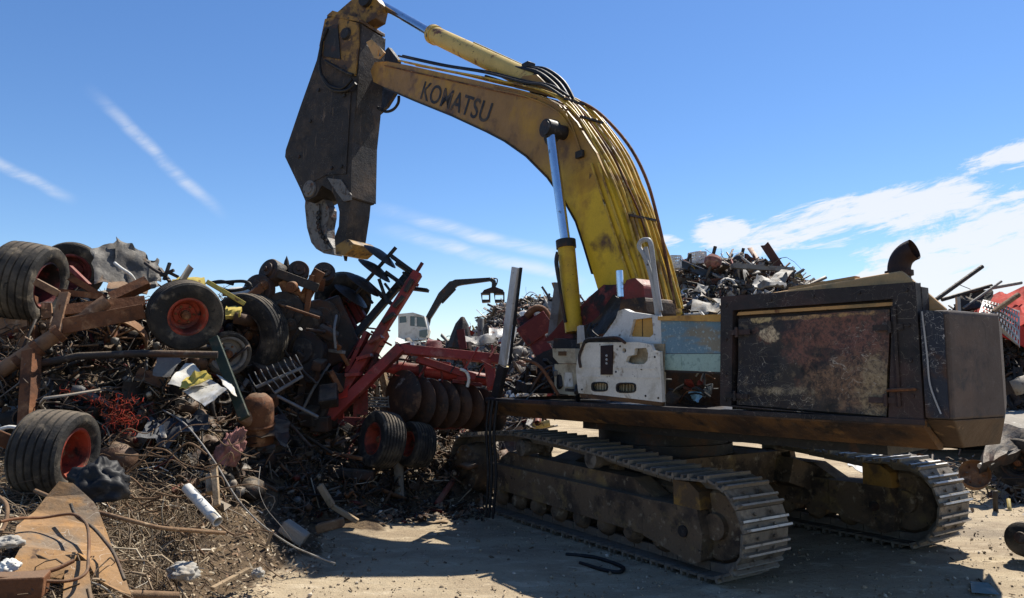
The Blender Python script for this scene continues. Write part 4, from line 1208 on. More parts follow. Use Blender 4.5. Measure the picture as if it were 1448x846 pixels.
# flanges standing a little proud along the edges
boom_o = boom.build('boom', 'boom_brown', ex, bevel=.02)
boom_o['label'] = 'curved yellow boom, oil-stained towards its tip'
fl = MB()
def edge_strip(pxs, wdt):
    q = [Vector((x, 0, z)) for x, z in trace(pxs, BW)]
    return q
for pxs in (near_px[18:29][::-1],):
    q = trace(pxs, BW)
    for i in range(len(q) - 1):
        (xa, za), (xb, zb) = q[i], q[i + 1]
        fl.add([B(xa, BW + .03, za), B(xb, BW + .03, zb), B(xb, -BW - .03, zb), B(xa, -BW - .03, za),
                B(xa - .0, BW + .03, za - .028), B(xb - .0, BW + .03, zb - .028), B(xb, -BW - .03, zb - .028), B(xa, -BW - .03, za - .028)],
               [(0, 1, 2, 3), (7, 6, 5, 4), (0, 4, 5, 1), (1, 5, 6, 2), (2, 6, 7, 3), (3, 7, 4, 0)])
fl.build('bottom_flange', 'black_steel', boom_o)
# lettering on the boom cheek
fc = bpy.data.curves.new('lettering', 'FONT')
fc.body = 'KOMATSU'
fc.size = 1.0
fc.offset = .010
fc.space_character = 1.02
fc.shear = .18
fo_ = bpy.data.objects.new('lettering_source', fc)
COL.objects.link(fo_)
dg = bpy.context.evaluated_depsgraph_get()
tm = bpy.data.meshes.new_from_object(fo_.evaluated_get(dg))
tv = np.array([v.co[:] for v in tm.vertices])
tf = [tuple(p_.vertices) for p_ in tm.polygons]
bpy.data.objects.remove(fo_)
a0, a1, a2 = (Vector(bs(a, b, BW)) for a, b in ((594, 140), (692, 176), (599, 114)))
lo3, hi3 = tv.min(0), tv.max(0)
lm = MB()
vs_ = []
for v in tv:
    s_ = (v[0] - lo3[0]) / (hi3[0] - lo3[0])
    t_ = (v[1] - lo3[1]) / (hi3[1] - lo3[1])
    q = a0 + (a1 - a0) * s_ + (a2 - a0) * t_
    vs_.append(B(q.x, BW + .006, q.y))
lm.add(vs_, tf)
MT['letter_black'] = material('worn_black_lettering', (0.022, 0.021, 0.022), 0.55, 0, [((0.12, 0.07, 0.035), 7, 0.56, 0.66, 7), ((0.06, 0.045, 0.03), 3, 0.5, 0.66, 5)], 0.1)
lm.build('lettering', 'letter_black', boom_o)

# pipes along the top of the boom
top_px = [(914, 436), (898, 366), (880, 308), (862, 258), (840, 213), (812, 170), (790, 146), (765, 133), (735, 125), (680, 113), (620, 100), (560, 88)]
tq = [Vector((x, 0, z)) for x, z in trace(top_px, BW)]
def off_path(d, i0=0, i1=None):
    out = []
    pts_ = tq[i0:i1]
    for i, q in enumerate(pts_):
        t_ = (pts_[min(i + 1, len(pts_) - 1)] - pts_[max(i - 1, 0)]).normalized()
        n_ = Vector((-t_.z, 0, t_.x))
        if n_.x > 0 and n_.z < 0:
            n_ = -n_
        if n_.z < -.2 or (abs(n_.z) < .5 and n_.x > 0):
            n_ = -n_
        out.append(q + n_ * d)
    return out
rpipe = random.Random(3)
for y_, d_, r_, i1, m_ in ((.31, .035, .016, None, 'pipe_yellow'), (.25, .05, .024, 10, 'pipe_yellow'), (.17, .045, .022, None, 'pipe_yellow'), (.10, .06, .014, 11, 'rust'), (.03, .045, .024, 9, 'pipe_yellow'), (-.07, .05, .018, None, 'pipe_yellow'), (-.16, .065, .026, 9, 'pipe_yellow'), (-.27, .04, .016, 8, 'pipe_yellow')):
    MB().tube(bez([B(q.x + rpipe.uniform(-.02, .02), y_ + rpipe.uniform(-.025, .025), q.z + rpipe.uniform(-.012, .02)) for q in off_path(d_, 0, i1)], 5), r_, 10).build('boom_pipe', m_, ex, smooth=50)
# loose hose bowed away from the back of the boom
hp = off_path(.06, 0, 8)
offs = [.05, .10, .17, .22, .22, .16, .10, .06]
lp_ = [B(a.x, -.12, a.z) for a in [off_path(o, 0, 8)[i] for i, o in enumerate(offs)]]
MB().tube(bez(lp_, 6), .022, 8).build('boom_hose', 'rust', ex, smooth=50)
for i, d_ in ((2, .075), (5, .08), (6, .085), (8, .08), (9, .08)):
    q = off_path(d_)[i]
    q2 = off_path(.0)[i]
    MB().bar(B(q.x, .30, q.z), B(q.x, -.20, q.z), .03, .03).build('pipe_clamp', 'black_steel', ex)
for y_ in (.33, .24):                              # hoses lying along the front half
    pp = [off_path(.10 + .03 * (y_ < .3))[i] for i in (6, 7, 8, 9, 10, 11)]
    MB().tube(bez([B(q.x, y_, q.z + .03 * (i % 2)) for i, q in enumerate(pp)], 6), .020, 8).build('boom_hose', 'black_rubber', ex, smooth=50)
for k_ in range(3):                                # slack hoses over the knee by the cylinder foot
    MB().tube(bez([B(bs(735 + 4 * k_, 98, 0)[0], .1 - .1 * k_, bs(735, 98, 0)[1]), B(bs(765, 104, 0)[0], .1 - .1 * k_, bs(765, 104 - 4 * k_, 0)[1]), B(bs(790, 122, 0)[0], .1 - .1 * k_, bs(790, 122 - 4 * k_, 0)[1]), B(bs(806, 143, 0)[0], .1 - .1 * k_, bs(806, 143, 0)[1])], 5), .032, 8).build('boom_hose', 'black_rubber', ex, smooth=50)
# thin pipes on the near cheek
for k_, (a, b) in enumerate((((838, 232), (905, 432)), ((848, 232), (915, 430)))):
    p0, p1 = bs(*a, BW), bs(*b, BW)
    MB().tube([B(p0[0], BW + .025, p0[1]), B(p1[0], BW + .025, p1[1])], .016, 8).build('cheek_pipe', 'pipe_yellow', boom_o, smooth=50)
x, z = bs(822, 219, BW)
MB().box(B(x, BW + .03, z), (.14, .05, .10), Matrix.Rotation(math.atan2(FW.y, FW.x), 3, 'Z')).build('pipe_block', 'black_steel', boom_o, bevel=.01)
for k_ in range(2):
    pp = [(700 + 0 * k_, 122 + 5 * k_), (745, 131 + 6 * k_), (785, 147 + 8 * k_), (806, 170 + 8 * k_), (822, 214)]
    MB().tube(bez([B(bs(a, b, BW)[0], BW + .02, bs(a, b, BW)[1]) for a, b in pp], 5), .013, 8).build('cheek_pipe', 'boom_brown', boom_o, smooth=50)
pp = [(640, 107), (700, 121), (745, 130)]
MB().tube(bez([B(bs(a, b, BW)[0], BW + .02, bs(a, b, BW)[1]) for a, b in ((545, 93), (620, 110), (700, 128), (760, 141))], 5), .012, 8).build('cheek_pipe', 'rust', boom_o, smooth=50)

# boom pin and boom cylinders on both sides
MB().cyl(B(*(lambda q: (q[0], .72, q[1]))(bs(778, 183, .62))), B(*(lambda q: (q[0], -.72, q[1]))(bs(778, 183, .62))), .10, 20).build('boom_pin', 'black_steel', ex, smooth=40)
for s_ in (1, -1):
    y_ = .60 * s_
    a, b, c_ = bs(778, 183, .60), bs(800, 342, .60), bs(812, 470, .60)
    pa, pb, pc = B(a[0], y_, a[1]), B(b[0], y_, b[1]), B(c_[0], y_, c_[1])
    cy = MB().cyl(pb, pc, .118, 22).build('boom_cylinder', 'boom_yellow', ex, smooth=40)
    MB().cyl(pa, pb, .068, 18).build('rod', 'chrome', cy, smooth=40)
    d_ = (pc - pb).normalized()
    MB().cyl(pb - d_ * .02, pb + d_ * .09, .135, 22).build('gland', 'black_steel', cy, smooth=40)
    MB().lathe([(.0, -.09), (.13, -.09), (.13, .09), (.0, .09)], pa, LF, 20).build('rod_eye', 'black_steel', cy, smooth=40)
    MB().tube(bez([pb + LF * .17 + d_ * .2, pb + LF * .20 + d_ * .35, pb + LF * .17 + d_ * .8, pb + LF * .14 + d_ * 1.1], 4), .022, 8).build('feed_pipe', 'black_steel', cy, smooth=50)
    MB().tube(bez([pb - FW * -.17 + d_ * .12, pb + FW * .22 + d_ * .25, pb + FW * .20 + d_ * .5], 4), .03, 8).build('feed_hose', 'black_rubber', cy, smooth=50)
# stain patch round the pin boss
MB().lathe([(.0, .012), (.17, .012), (.19, 0)], B(*(lambda q: (q[0], BW + .001, q[1]))(bs(781, 188, BW))), LF, 24).build('pin_boss', 'black_steel', boom_o)

# stick cylinder above the boom
a, b, c_ = bs(768, 122, 0), bs(613, 49, 0), bs(538, 6, 0)
pa, pb, pc = (B(q[0], 0, q[1]) for q in (a, b, c_))
sc2 = MB().cyl(pa, pb, .165, 24).build('stick_cylinder', 'cyl_yellow', ex, smooth=40)
MB().cyl(pb, pc, .085, 18).build('rod', 'chrome', sc2, smooth=40)
d_ = (pb - pa).normalized()
MB().cyl(pb - d_ * .10, pb + d_ * .03, .185, 24).build('gland', 'cyl_yellow', sc2, smooth=40)
MB().cyl(pa - d_ * .03, pa + d_ * .16, .18, 24).build('end_cap', 'black_steel', sc2, smooth=40)
MB().tube([pa + Vector((0, 0, .18)) + d_ * .3, pb + Vector((0, 0, .19)) - d_ * 1.6], .024, 8).build('feed_pipe', 'cyl_yellow', sc2, smooth=40)
MB().box(pa + d_ * .42 + Vector((0, 0, .21)), (.16, .16, .10), Matrix.Rotation(math.atan2(FW.y, FW.x), 3, 'Z')).build('port_block', 'black_steel', sc2, bevel=.01)
for y_ in (.16, -.16):
    q = trace([(740, 128), (752, 112), (772, 110), (785, 122), (800, 142)], 0)
    MB().prism([q], side_at, y_ - .03, y_ + .03).build('cylinder_bracket', 'boom_brown', boom_o)

# shear ---------------------------------------------------------------
SH0 = P(505, 100, 14.9)
SE = Vector((math.cos(R(150)), math.sin(R(150)), 0))
SL = Vector((-SE.y, SE.x, 0))
def S(x, y, z):
    return Vector((SH0.x, SH0.y, 0)) + SE * x + SL * y + Vector((0, 0, z))
def ss(px, py, y):
    d = ray(px, py)
    t = (y - (EYE - SH0).dot(SL)) / d.dot(SL)
    q = EYE + d * t
    return ((q - SH0).dot(SE), q.z)
def st(pts, y): return [ss(a, b, y) for a, b in pts]
def shear_at(x, z, y): return S(x, y, z)
HY = .36
sb = MB().prism([st([(463, 22), (476, 19), (509, 30), (510, 60), (506, 110), (503, 150), (498, 200), (496, 280), (482, 284), (468, 270), (455, 262), (447, 277), (432, 285), (424, 266), (403, 222), (404, 212), (425, 150), (448, 85), (455, 50)], HY)], shear_at, -HY, HY).build('shear_body', 'shear_steel', ex, bevel=.035)
sb['label'] = 'dark worn shear head hanging from the boom tip'
MB().prism([st([(447, 118), (497, 130), (493, 196), (490, 246), (462, 248), (448, 255), (432, 262), (414, 222), (430, 170)], HY)], shear_at, HY - .01, HY + .018).build('cheek_plate', 'shear_steel', sb, bevel=.01)
for a, b in ((452, 128), (488, 136), (484, 236), (424, 222), (440, 172), (470, 238)):
    MB().lathe([(.0, .03), (.035, .03), (.045, .0)], S(ss(a, b, HY)[0], HY + .0185, ss(a, b, HY)[1]), SL, 6).build('bolt', 'black_steel', sb)
# the yellow head plate at the top
MB().prism([st([(461, 28), (476, 24), (508, 34), (509, 62), (504, 108), (494, 106), (458, 84), (453, 66)], HY)], shear_at, HY + .002, HY + .035).build('head_plate', 'shear_yellow', sb, bevel=.012)
MB().prism([st([(461, 40), (478, 34), (482, 84), (458, 80)], HY + .04)], shear_at, HY + .0355, HY + .06).build('recess_plate', 'black_steel', sb, bevel=.01)
MB().lathe([(.0, .05), (.11, .05), (.14, .0)], S(ss(491, 49, HY)[0], HY + .035, ss(491, 49, HY)[1]), SL, 20).build('pin_cap', 'black_steel', sb, smooth=40)
MB().prism([st([(462, 22), (509, 31), (509, 26), (470, 15)], HY + .05)], shear_at, -HY - .03, HY + .05).build('top_flange', 'shear_yellow', sb, bevel=.012)
# bracket carrying the rod end
hb = MB()
hb.prism([st([(484, 22), (512, -2), (530, -8), (543, 8), (538, 30), (524, 38), (508, 30)], 0)], shear_at, -.16, .16)
hb.build('rod_bracket', 'shear_yellow', sb, bevel=.02)
MB().cyl(S(*(lambda q: (q[0], -.26, q[1]))(ss(526, 6, 0))), S(*(lambda q: (q[0], .26, q[1]))(ss(526, 6, 0))), .15, 20).build('rod_pin', 'black_steel', sb, smooth=40)
# rear spine towards the boom
MB().prism([st([(511, 34), (506, 112), (503, 152), (498, 198), (496, 278), (488, 278), (492, 198), (498, 110), (502, 34)], HY)], shear_at, -HY - .06, HY - .02).build('spine', 'shear_steel', sb, bevel=.02)
# knuckle to the boom tip
kp = [SH0 + Vector((.0, -.1, .55)), B(bs(540, 104, 0)[0], 0, bs(540, 104, 0)[1])]
MB().cyl(B(bs(531, 103, 0)[0], .5, bs(531, 103, 0)[1]), B(bs(531, 103, 0)[0], -.5, bs(531, 103, 0)[1]), .20, 22).build('knuckle_pin', 'black_steel', sb, smooth=40)
for y_ in (.42, -.42):
    a, b = bs(531, 103, 0)
    MB().prism([[(a - .30, b - .36), (a - .30, b + .30), (a + .15, b + .75), (a + 1.15, b + .55), (a + 1.15, b - .75), (a + .2, b - .62)]], side_at, y_ - .04, y_ + .04).build('knuckle_plate', 'shear_steel', sb, bevel=.02)
mb = MB()
q = trace([(519, 60), (527, 56), (545, 75), (537, 84), (530, 82)], .48)
mb.prism([q, [((q[0][0] * .3 + q[2][0] * .7), (q[0][1] * .3 + q[2][1] * .7)), (q[3][0] * .6 + q[2][0] * .4, q[3][1] * .6 + q[2][1] * .4), (q[4][0] * .7 + q[2][0] * .3, q[4][1] * .7 + q[2][1] * .3)]], side_at, .47, .50).build('hose_guard', 'hood_tan', sb)
# jaws
mj = MB().prism([st([(432, 280), (431, 292), (434, 322), (440, 343), (447, 352), (458, 358.5), (473, 361), (471, 350), (463, 336), (462, 322), (465, 306), (465, 296), (459, 283), (452, 268), (440, 268)], .10)], shear_at, -.14, .10).build('moving_jaw', 'jaw_steel', sb, bevel=.015)
MB().prism([st([(436, 290), (437, 320), (443, 343), (456, 355), (468, 352), (456, 338), (451, 315), (451, 288)], .14)], shear_at, .101, .14).build('blade', 'jaw_steel', mj, bevel=.008)
for a, b in ((450.5, 301), (450, 308), (449.5, 315), (450.5, 321.5), (452.5, 328), (456.5, 335), (460.5, 342)):
    MB().lathe([(.0, .004), (.035, .004), (.045, .016), (.055, .0)], S(ss(a, b, .14)[0], .1405, ss(a, b, .14)[1]), SL, 12).build('bolt', 'black_steel', mj)
fj = MB()
fj.prism([st([(469, 268), (477, 284), (481, 300), (480, 320), (474, 336), (475, 350), (478, 352), (489, 340), (495, 300), (497, 279), (482, 276)], .30)], shear_at, -.30, .32)
fjo = fj.build('fixed_jaw', 'shear_steel', sb, bevel=.015)
MB().prism([st([(474, 348), (491, 338), (495, 340), (500, 345), (497, 352), (487, 361), (475, 360)], .34)], shear_at, -.36, .34).build('jaw_nose', 'shear_yellow', fjo, bevel=.015)
MB().prism([st([(483, 352), (489, 352), (487, 369)], .05)], shear_at, -.03, .05).build('tip_tooth', 'black_steel', fjo)
MB().lathe([(.0, .05), (.10, .05), (.12, .03), (.17, .03), (.19, .0)], S(ss(438, 267, HY)[0], HY + .002, ss(438, 267, HY)[1]), SL, 24).build('pivot_cap', 'jaw_steel', sb, smooth=40)
MB().prism([st([(463, 252), (482, 254), (497, 276), (496, 283), (486, 285), (474, 270)], HY + .03)], shear_at, HY + .001, HY + .03).build('wear_plate', 'jaw_steel', sb, bevel=.008)
# hoses on the shear
for pts_ in ([(455, 62), (452, 90), (457, 112), (470, 127), (490, 128), (503, 118)], [(460, 86), (472, 93), (488, 102), (499, 106)], [(463, 40), (455, 60), (453, 80)], [(456, 108), (466, 121), (484, 125), (498, 112)]):
    MB().tube(bez([S(ss(a, b, HY + .08)[0], HY + .08, ss(a, b, HY + .08)[1]) for a, b in pts_], 6), .032, 8).build('hose', 'black_rubber', sb, smooth=50)
pts_ = [(534, 152), (545, 158), (556, 155), (563, 146), (564, 136)]
MB().tube(bez([B(bs(a, b, .2)[0], .2, bs(a, b, .2)[1]) for a, b in pts_], 6), .03, 8).build('hose', 'black_rubber', sb, smooth=50)
# ------------------------------------------------------------------ wheels
def wheel(name, c, axis, Rr, W, rim_r, rim_mat, label, group=None, ribs=5, parent=None, dish=.62, tread='rib'):
    """tyre with grooved tread and a dished steel rim; the axis points out of the visible face"""
    c, ax = Vector(c), Vector(axis).normalized()
    if parent is None:
        lowest = c - Vector((0, 0, Rr))
        th = thing(name, lowest, label, 'wheel', group)
    else:
        th = parent
    prof = [(rim_r, -W * .40), (rim_r + .02, -W * .46), (rim_r + (Rr - rim_r) * .45, -W * .52), (Rr * .93, -W * .50), (Rr * .975, -W * .44)]
    g = .018
    n = ribs
    for i in range(n):
        z0 = -W * .42 + W * .84 * i / n
        z1 = -W * .42 + W * .84 * (i + 1) / n
        crown = lambda z: Rr * (1 - .035 * (2 * z / W) ** 2)
        prof += [(crown(z0) - g, z0 + .001), (crown(z0), z0 + .010), (crown(z1), z1 - .010), (crown(z1) - g, z1 - .001)]
    prof += [(Rr * .975, W * .44), (Rr * .93, W * .50), (rim_r + (Rr - rim_r) * .55, W * .525), (rim_r + (Rr - rim_r) * .35, W * .515), (rim_r + .02, W * .46), (rim_r, W * .40)]
    ty = MB().lathe(prof, c, ax, 56).build('tyre', 'tyre', th, smooth=28)
    rp_ = [(rim_r + .012, W * .44), (rim_r - .005, W * .455), (rim_r - .018, W * .42), (rim_r - .03, W * .30), (rim_r - .035, W * (.5 - dish)), (rim_r * .62, W * (.44 - dish)), (rim_r * .58, W * (.5 - dish)), (rim_r * .34, W * (.53 - dish)), (rim_r * .30, W * (.60 - dish)), (0.0, W * (.60 - dish))]
    rm = MB().lathe(rp_, c, ax, 40).build('rim', rim_mat, th, smooth=28)
    d, a, b = frame_of(ax)
    for i in range(6):
        t = 2 * math.pi * i / 6
        q = c + (a * math.cos(t) + b * math.sin(t)) * rim_r * .47 + d * W * (.505 - dish)
        MB().cyl(q, q + d * .022, .014, 6).build('lug_nut', 'rust', rm if parent is None else th)
    MB().lathe([(rim_r * .26, W * (.60 - dish)), (rim_r * .24, W * (.60 - dish) + .06), (rim_r * .12, W * (.60 - dish) + .08), (0, W * (.60 - dish) + .08)], c, ax, 18).build('hub', 'rust', th, smooth=30)
    return th

wheel('farm_wheel', P(40, 400, 7.75), (.97, .12, -.16), .44, .44, .25, 'dark_red', 'largest ribbed farm tyre at the top corner of the heap')
wheel('farm_wheel', P(101, 384, 8.7), (.42, -.86, -.22), .36, .20, .21, 'dark_red', 'narrow tyre behind the big ribbed tyre on the heap')
wheel('farm_wheel', P(262, 445, 7.9), (.60, -.74, -.26), .385, .29, .20, 'rim_red', 'dusty farm tyre with a red rim facing forward, below the yellow panel')
wheel('farm_wheel', P(78, 640, 6.2), (.985, .02, -.08), .36, .40, .21, 'rim_red', 'lone farm tyre with orange rim resting low on the earth bank')
wheel('farm_wheel', P(485, 424, 10.7), (.25, -.9, -.3), .42, .24, .21, 'dark_scrap', 'dark tyre on top of the heap behind the disc blades')
wheel('farm_wheel', P(350, 474, 9.3), (-.30, -.94, -.12), .55, .30, .30, 'dark_scrap', 'big black wheel in shadow beside the engine wreck')
wheel('farm_wheel', P(322, 500, 8.6), (.55, -.8, -.2), .27, .12, .20, 'grey_steel', 'small narrow wheel below the red-rimmed tyre')

def lump(c, rad, seed, amp=.35, freq=2.2, n=48, k=32, tilt=0.0):   # slumped, creased lump (a bag, a rag, a stone)
    m_ = MB()
    vs_ = []
    for j in range(k + 1):
        ph = math.pi * j / k
        for i in range(n):
            th = 2 * math.pi * i / n
            d = Vector((math.sin(ph) * math.cos(th), math.sin(ph) * math.sin(th), math.cos(ph)))
            f = 1 + amp * mnoise.fractal(d * freq + Vector((seed, seed * 2.3, seed * .7)), .9, 2.1, 5)
            q = Vector((d.x * rad[0] * f, d.y * rad[1] * f, max(d.z * rad[2] * f, -rad[2] * .45)))
            vs_.append(Vector(c) + Matrix.Rotation(tilt, 3, 'Y') @ q)
    m_.add(vs_, [(j * n + i, j * n + (i + 1) % n, (j + 1) * n + (i + 1) % n, (j + 1) * n + i) for j in range(k) for i in range(n)])
    return m_
# iron spoked wheel
sw_ = thing('spoked_wheel', P(157, 500, 8.15), 'old iron wheel with thin spokes lying under a long pole', 'wheel')
wc, wa = P(158, 478, 8.0), Vector((.12, -.62, -.77)).normalized()
MB().lathe([(.36, -.05), (.37, .05), (.345, .05), (.335, -.05)], wc, wa, 48, closed=True).build('rim', 'rust_light', sw_, smooth=30)
MB().lathe([(.0, -.09), (.06, -.09), (.075, -.03), (.075, .03), (.06, .09), (.0, .09)], wc, wa, 18).build('hub', 'rust', sw_, smooth=30)
_, aa, bb = frame_of(wa)
for i in range(12):
    t = 2 * math.pi * i / 12
    e_ = aa * math.cos(t) + bb * math.sin(t)
    MB().cyl(wc + e_ * .06, wc + e_ * .345, .011, 8).build('spoke', 'rust_light', sw_)

# ------------------------------------------------------------------ the red disc harrow
hr = thing('disc_harrow', P(560, 660, 10.4), 'red folding disc harrow thrown against the heap, disc blades and tyres showing', 'harrow')
def hb_(name, a, b, w, h_, mat='red_paint', ya=10.3, yb=10.3, kind='bar', bevel=.008):
    p0, p1 = P(*a, ya), P(*b, yb)
    m_ = MB()
    if kind == 'bar':
        m_.bar(p0, p1, w, h_, Vector((0, -1, 0.2)))
    elif kind == 'tube':
        m_.cyl(p0, p1, w, 18)
    elif kind == 'channel':
        m_.channel(p0, p1, w, h_, .014, Vector((0, -1, .2)))
    o = m_.build(name, mat, hr, smooth=40 if kind == 'tube' else None, bevel=bevel if kind == 'bar' else 0)
    return o
mb1 = hb_('main_beam', (591, 386), (472, 575), .13, .15, ya=10.1, yb=9.75)
hb_('upper_beam', (579, 386), (500, 478), .10, .12, 'black_steel', 10.55, 10.3)
hb_('upper_beam', (506, 470), (466, 540), .11, .12, 'dark_red', 10.35, 10.1)
hb_('main_beam', (567, 492), (466, 590), .14, .16, ya=9.9, yb=9.7)
hb_('cross_tube', (566, 494), (706, 508), .13, .13, ya=9.95, yb=10.2)
hb_('cross_tube', (560, 520), (628, 528), .09, 0, ya=10.3, yb=10.35, kind='tube')
hb_('cross_tube', (626, 528), (706, 540), .09, 0, ya=10.35, yb=10.6, kind='tube')
hb_('cross_tube', (590, 508), (672, 534), .10, .12, ya=10.1, yb=10.2)
hb_('cross_tube', (515, 512), (566, 524), .075, 0, ya=10.1, yb=10.3, kind='tube')
hb_('frame_post', (689, 508), (694, 552), .10, .12, ya=10.15, yb=10.15)
hb_('frame_post', (655, 504), (660, 530), .05, .08, 'red_paint', 10.1, 10.15)
hb_('lower_beam', (452, 595), (575, 600), .12, .12, 'dark_red', 10.0, 10.3)
hb_('lower_beam', (575, 604), (700, 600), .10, .10, 'dark_red', 10.4, 10.8)
hb_('brace', (520, 470), (492, 528), .06, .20, 'red_paint', 10.0, 9.95)
hb_('brace', (534, 500), (506, 560), .05, .10, 'dark_red', 10.0, 9.9)
hb_('brace', (492, 520), (530, 548), .05, .10, 'red_paint', 10.0, 9.9)
hb_('brace', (545, 470), (515, 520), .12, .22, 'red_paint', 10.35, 10.2)
hb_('hydraulic_ram', (553, 446), (531, 486), .07, 0, 'bright_red', 10.25, 10.1, 'tube')
hb_('ram_rod', (531, 486), (512, 520), .03, 0, 'chrome', 10.1, 10.0, 'tube')
hb_('clamp', (596, 508), (597, 556), .07, .10, 'black_steel', 10.25, 10.25)
hb_('clamp', (656, 520), (661, 548), .05, .06, 'black_steel', 10.2, 10.2)
MB().tube(bez([P(651, 522, 10.0), P(659, 526, 9.98), P(663, 535, 9.98), P(661, 547, 10.0)], 4), .022, 8).build('bent_strap', 'pale_pipe', hr, smooth=50)
for i, t in enumerate((.10, .22, .34, .50, .63, .76)):
    q = P(591 + (472 - 591) * t, 386 + (575 - 386) * t, 10.02 - .35 * t)
    MB().box(q + Vector((0, 0, 0)), (.05, .25, .20), Matrix.Rotation(.5 + .2 * i, 3, 'Y')).build('bolt_plate', 'black_steel' if i < 3 else 'red_paint', hr, bevel=.006)
for (a, b, c_, d_, m_) in ((690, 520, 700, 548, 'red_paint'), (560, 484, 580, 500, 'dark_red'), (500, 540, 520, 590, 'red_paint'), (466, 556, 486, 596, 'red_paint')):
    MB().sheet([P(a, d_, 10.0), P(c_, d_ - 4, 10.0), P(c_, b, 10.02), P(a, b + 3, 10.05)], 3, 3, .02, .02, a, 4).build('gusset', m_, hr)
rhr = random.Random(12)
for k_ in range(90):                               # the lattice of smaller bars, tines and brackets
    t = rhr.random()
    a, b = 595 + (466 - 595) * t + rhr.uniform(-14, 6), 390 + (590 - 390) * t + rhr.uniform(-16, 20)
    if k_ % 3 == 0:
        a, b = rhr.uniform(560, 700), rhr.uniform(498, 545)
    if 535 < a < 625 and 420 < b < 492:            # keep the view to the distant handler open
        a, b = a - 60, b + 70
    dirs = rhr.choice(((-.53, .85), (.85, .45), (.97, .12), (.1, 1.0), (-.53, .85)))
    L_ = rhr.uniform(8, 26)
    y_ = rhr.uniform(10.0, 10.6)
    w_ = rhr.choice((.015, .02, .025, .03, .045))
    hb_(rhr.choice(('tine_arm', 'link_bar', 'shank')), (a - dirs[0] * L_, b - dirs[1] * L_), (a + dirs[0] * L_, b + dirs[1] * L_), w_, w_ * rhr.choice((1, 1.6)), rhr.choice(('red_paint', 'dark_red', 'red_paint', 'black_steel')), y_, y_ + rhr.uniform(-.15, .15), bevel=.004)
# disc blades: a hanging gang and a raised one
def disc(c, ax, r, mat='rust', nm='disc_blade'):
    ax = Vector(ax).normalized()
    pr = [(0, .075), (r * .3, .068), (r * .6, .045), (r * .85, .015), (r, -.010), (r * 1.0, -.016), (r * .85, .007), (r * .6, .037), (r * .3, .060), (0, .067)]
    return MB().lathe(pr, c, ax, 40).build(nm, mat, hr, smooth=40)
for i, (a, b, y_) in enumerate(((569, 560, 10.0), (590, 568, 10.1), (608, 571, 10.2), (625, 572, 10.28), (642, 572, 10.36), (660, 575, 10.5), (678, 580, 10.6), (692, 584, 10.7))):
    disc(P(a, b, y_), (-.62, -.78, .05 - .02 * i), .36 - .006 * i, 'dark_rust')
MB().cyl(P(560, 560, 10.05), P(700, 582, 10.7), .035, 12).build('gang_shaft', 'black_steel', hr)
for i, (a, b, y_) in enumerate(((538, 362, 10.35), (530, 382, 10.3), (514, 402, 10.3), (497, 418, 10.35))):
    disc(P(a, b, y_), (.60, -.14, .78), .28, 'black_steel')
MB().cyl(P(492, 428, 10.35), P(560, 350, 10.35), .028, 12).build('gang_shaft', 'black_steel', hr)
for (a, b, c_, d_) in ((560, 372, 590, 392), (545, 385, 580, 410), (553, 362, 583, 384), (520, 400, 556, 432), (536, 395, 548, 430)):
    MB().bar(P(a, b, 10.35), P(c_, d_, 10.3), .05, .07, Vector((0, -1, .3))).build('blade_arm', 'black_steel', hr, bevel=.006)
for i in range(6):
    a = 505 + i * 13
    b = 425 - i * 8
    MB().bar(P(a, b, 10.3), P(a + 9, b + 12, 10.25), .03, .03).build('scraper', 'black_steel', hr)
# its two transport tyres
hw = wheel('harrow_wheel', P(540, 622, 9.6), (-.76, -.63, .16), .375, .32, .20, 'rim_red', '', parent=hr, ribs=6)
hw2 = wheel('harrow_wheel', P(588, 629, 9.95), (-.76, -.63, .16), .31, .30, .16, 'rim_red', '', parent=hr, ribs=6)
MB().cyl(P(545, 620, 10.0), P(600, 628, 10.4), .06, 14).build('axle', 'dark_red', hr)

# ------------------------------------------------------------------ single pieces of the heap
def piece(name, label, cat, mb_, mat, smooth=None, bevel=0, group=None):
    return tag(mb_.build(name, mat, smooth=smooth, bevel=bevel), label, cat, group)

# rusty axle with its side arms
ax_ = thing('wrecked_axle', P(120, 520, 7.3), 'long rusty pipe axle with branching steel arms across the heap', 'axle')
MB().cyl(P(-30, 545, 7.05), P(152, 426, 7.55), .075, 20).build('axle_pipe', 'rust_light', ax_, smooth=40)
MB().channel(P(85, 448, 7.35), P(206, 434, 7.75), .10, .13, .014, Vector((0, -1, .2))).build('side_rail', 'rust', ax_)
MB().bar(P(86, 462, 7.30), P(204, 440, 7.70), .05, .16, Vector((0, 0, 1))).build('lower_rail', 'rust', ax_, bevel=.006)
MB().bar(P(92, 414, 7.4), P(78, 470, 7.25), .10, .05, Vector((0, -1, 0))).build('arm', 'rust_light', ax_, bevel=.006)
MB().bar(P(50, 398, 7.35), P(84, 416, 7.4), .07, .05, Vector((0, -1, 0))).build('arm', 'rust_light', ax_, bevel=.006)
MB().channel(P(82, 416, 7.42), P(144, 423, 7.6), .05, .07, .012, Vector((0, -1, 0))).build('arm', 'rust', ax_)
MB().channel(P(46, 610, 6.85), P(52, 496, 7.15), .10, .14, .014, Vector((0, -1, 0))).build('upright_channel', 'rust', ax_, bevel=.004)
MB().bar(P(98, 392, 7.5), P(148, 422, 7.7), .06, .06).build('arm', 'rust', ax_)
for a, b in ((52, 493), (82, 472), (26, 512)):
    q = P(a, b, 7.2)
    MB().lathe([(.077, -.03), (.092, -.03), (.092, .03), (.077, .03)], q, P(152, 426, 7.55) - P(-30, 545, 7.05), 20, closed=True).build('collar', 'rust', ax_)
piece('red_drawbar', 'thin red bar slanting behind the narrow tyre', 'bar', MB().bar(P(99, 378, 8.3), P(126, 404, 8.2), .05, .05), 'red_paint', bevel=.005)
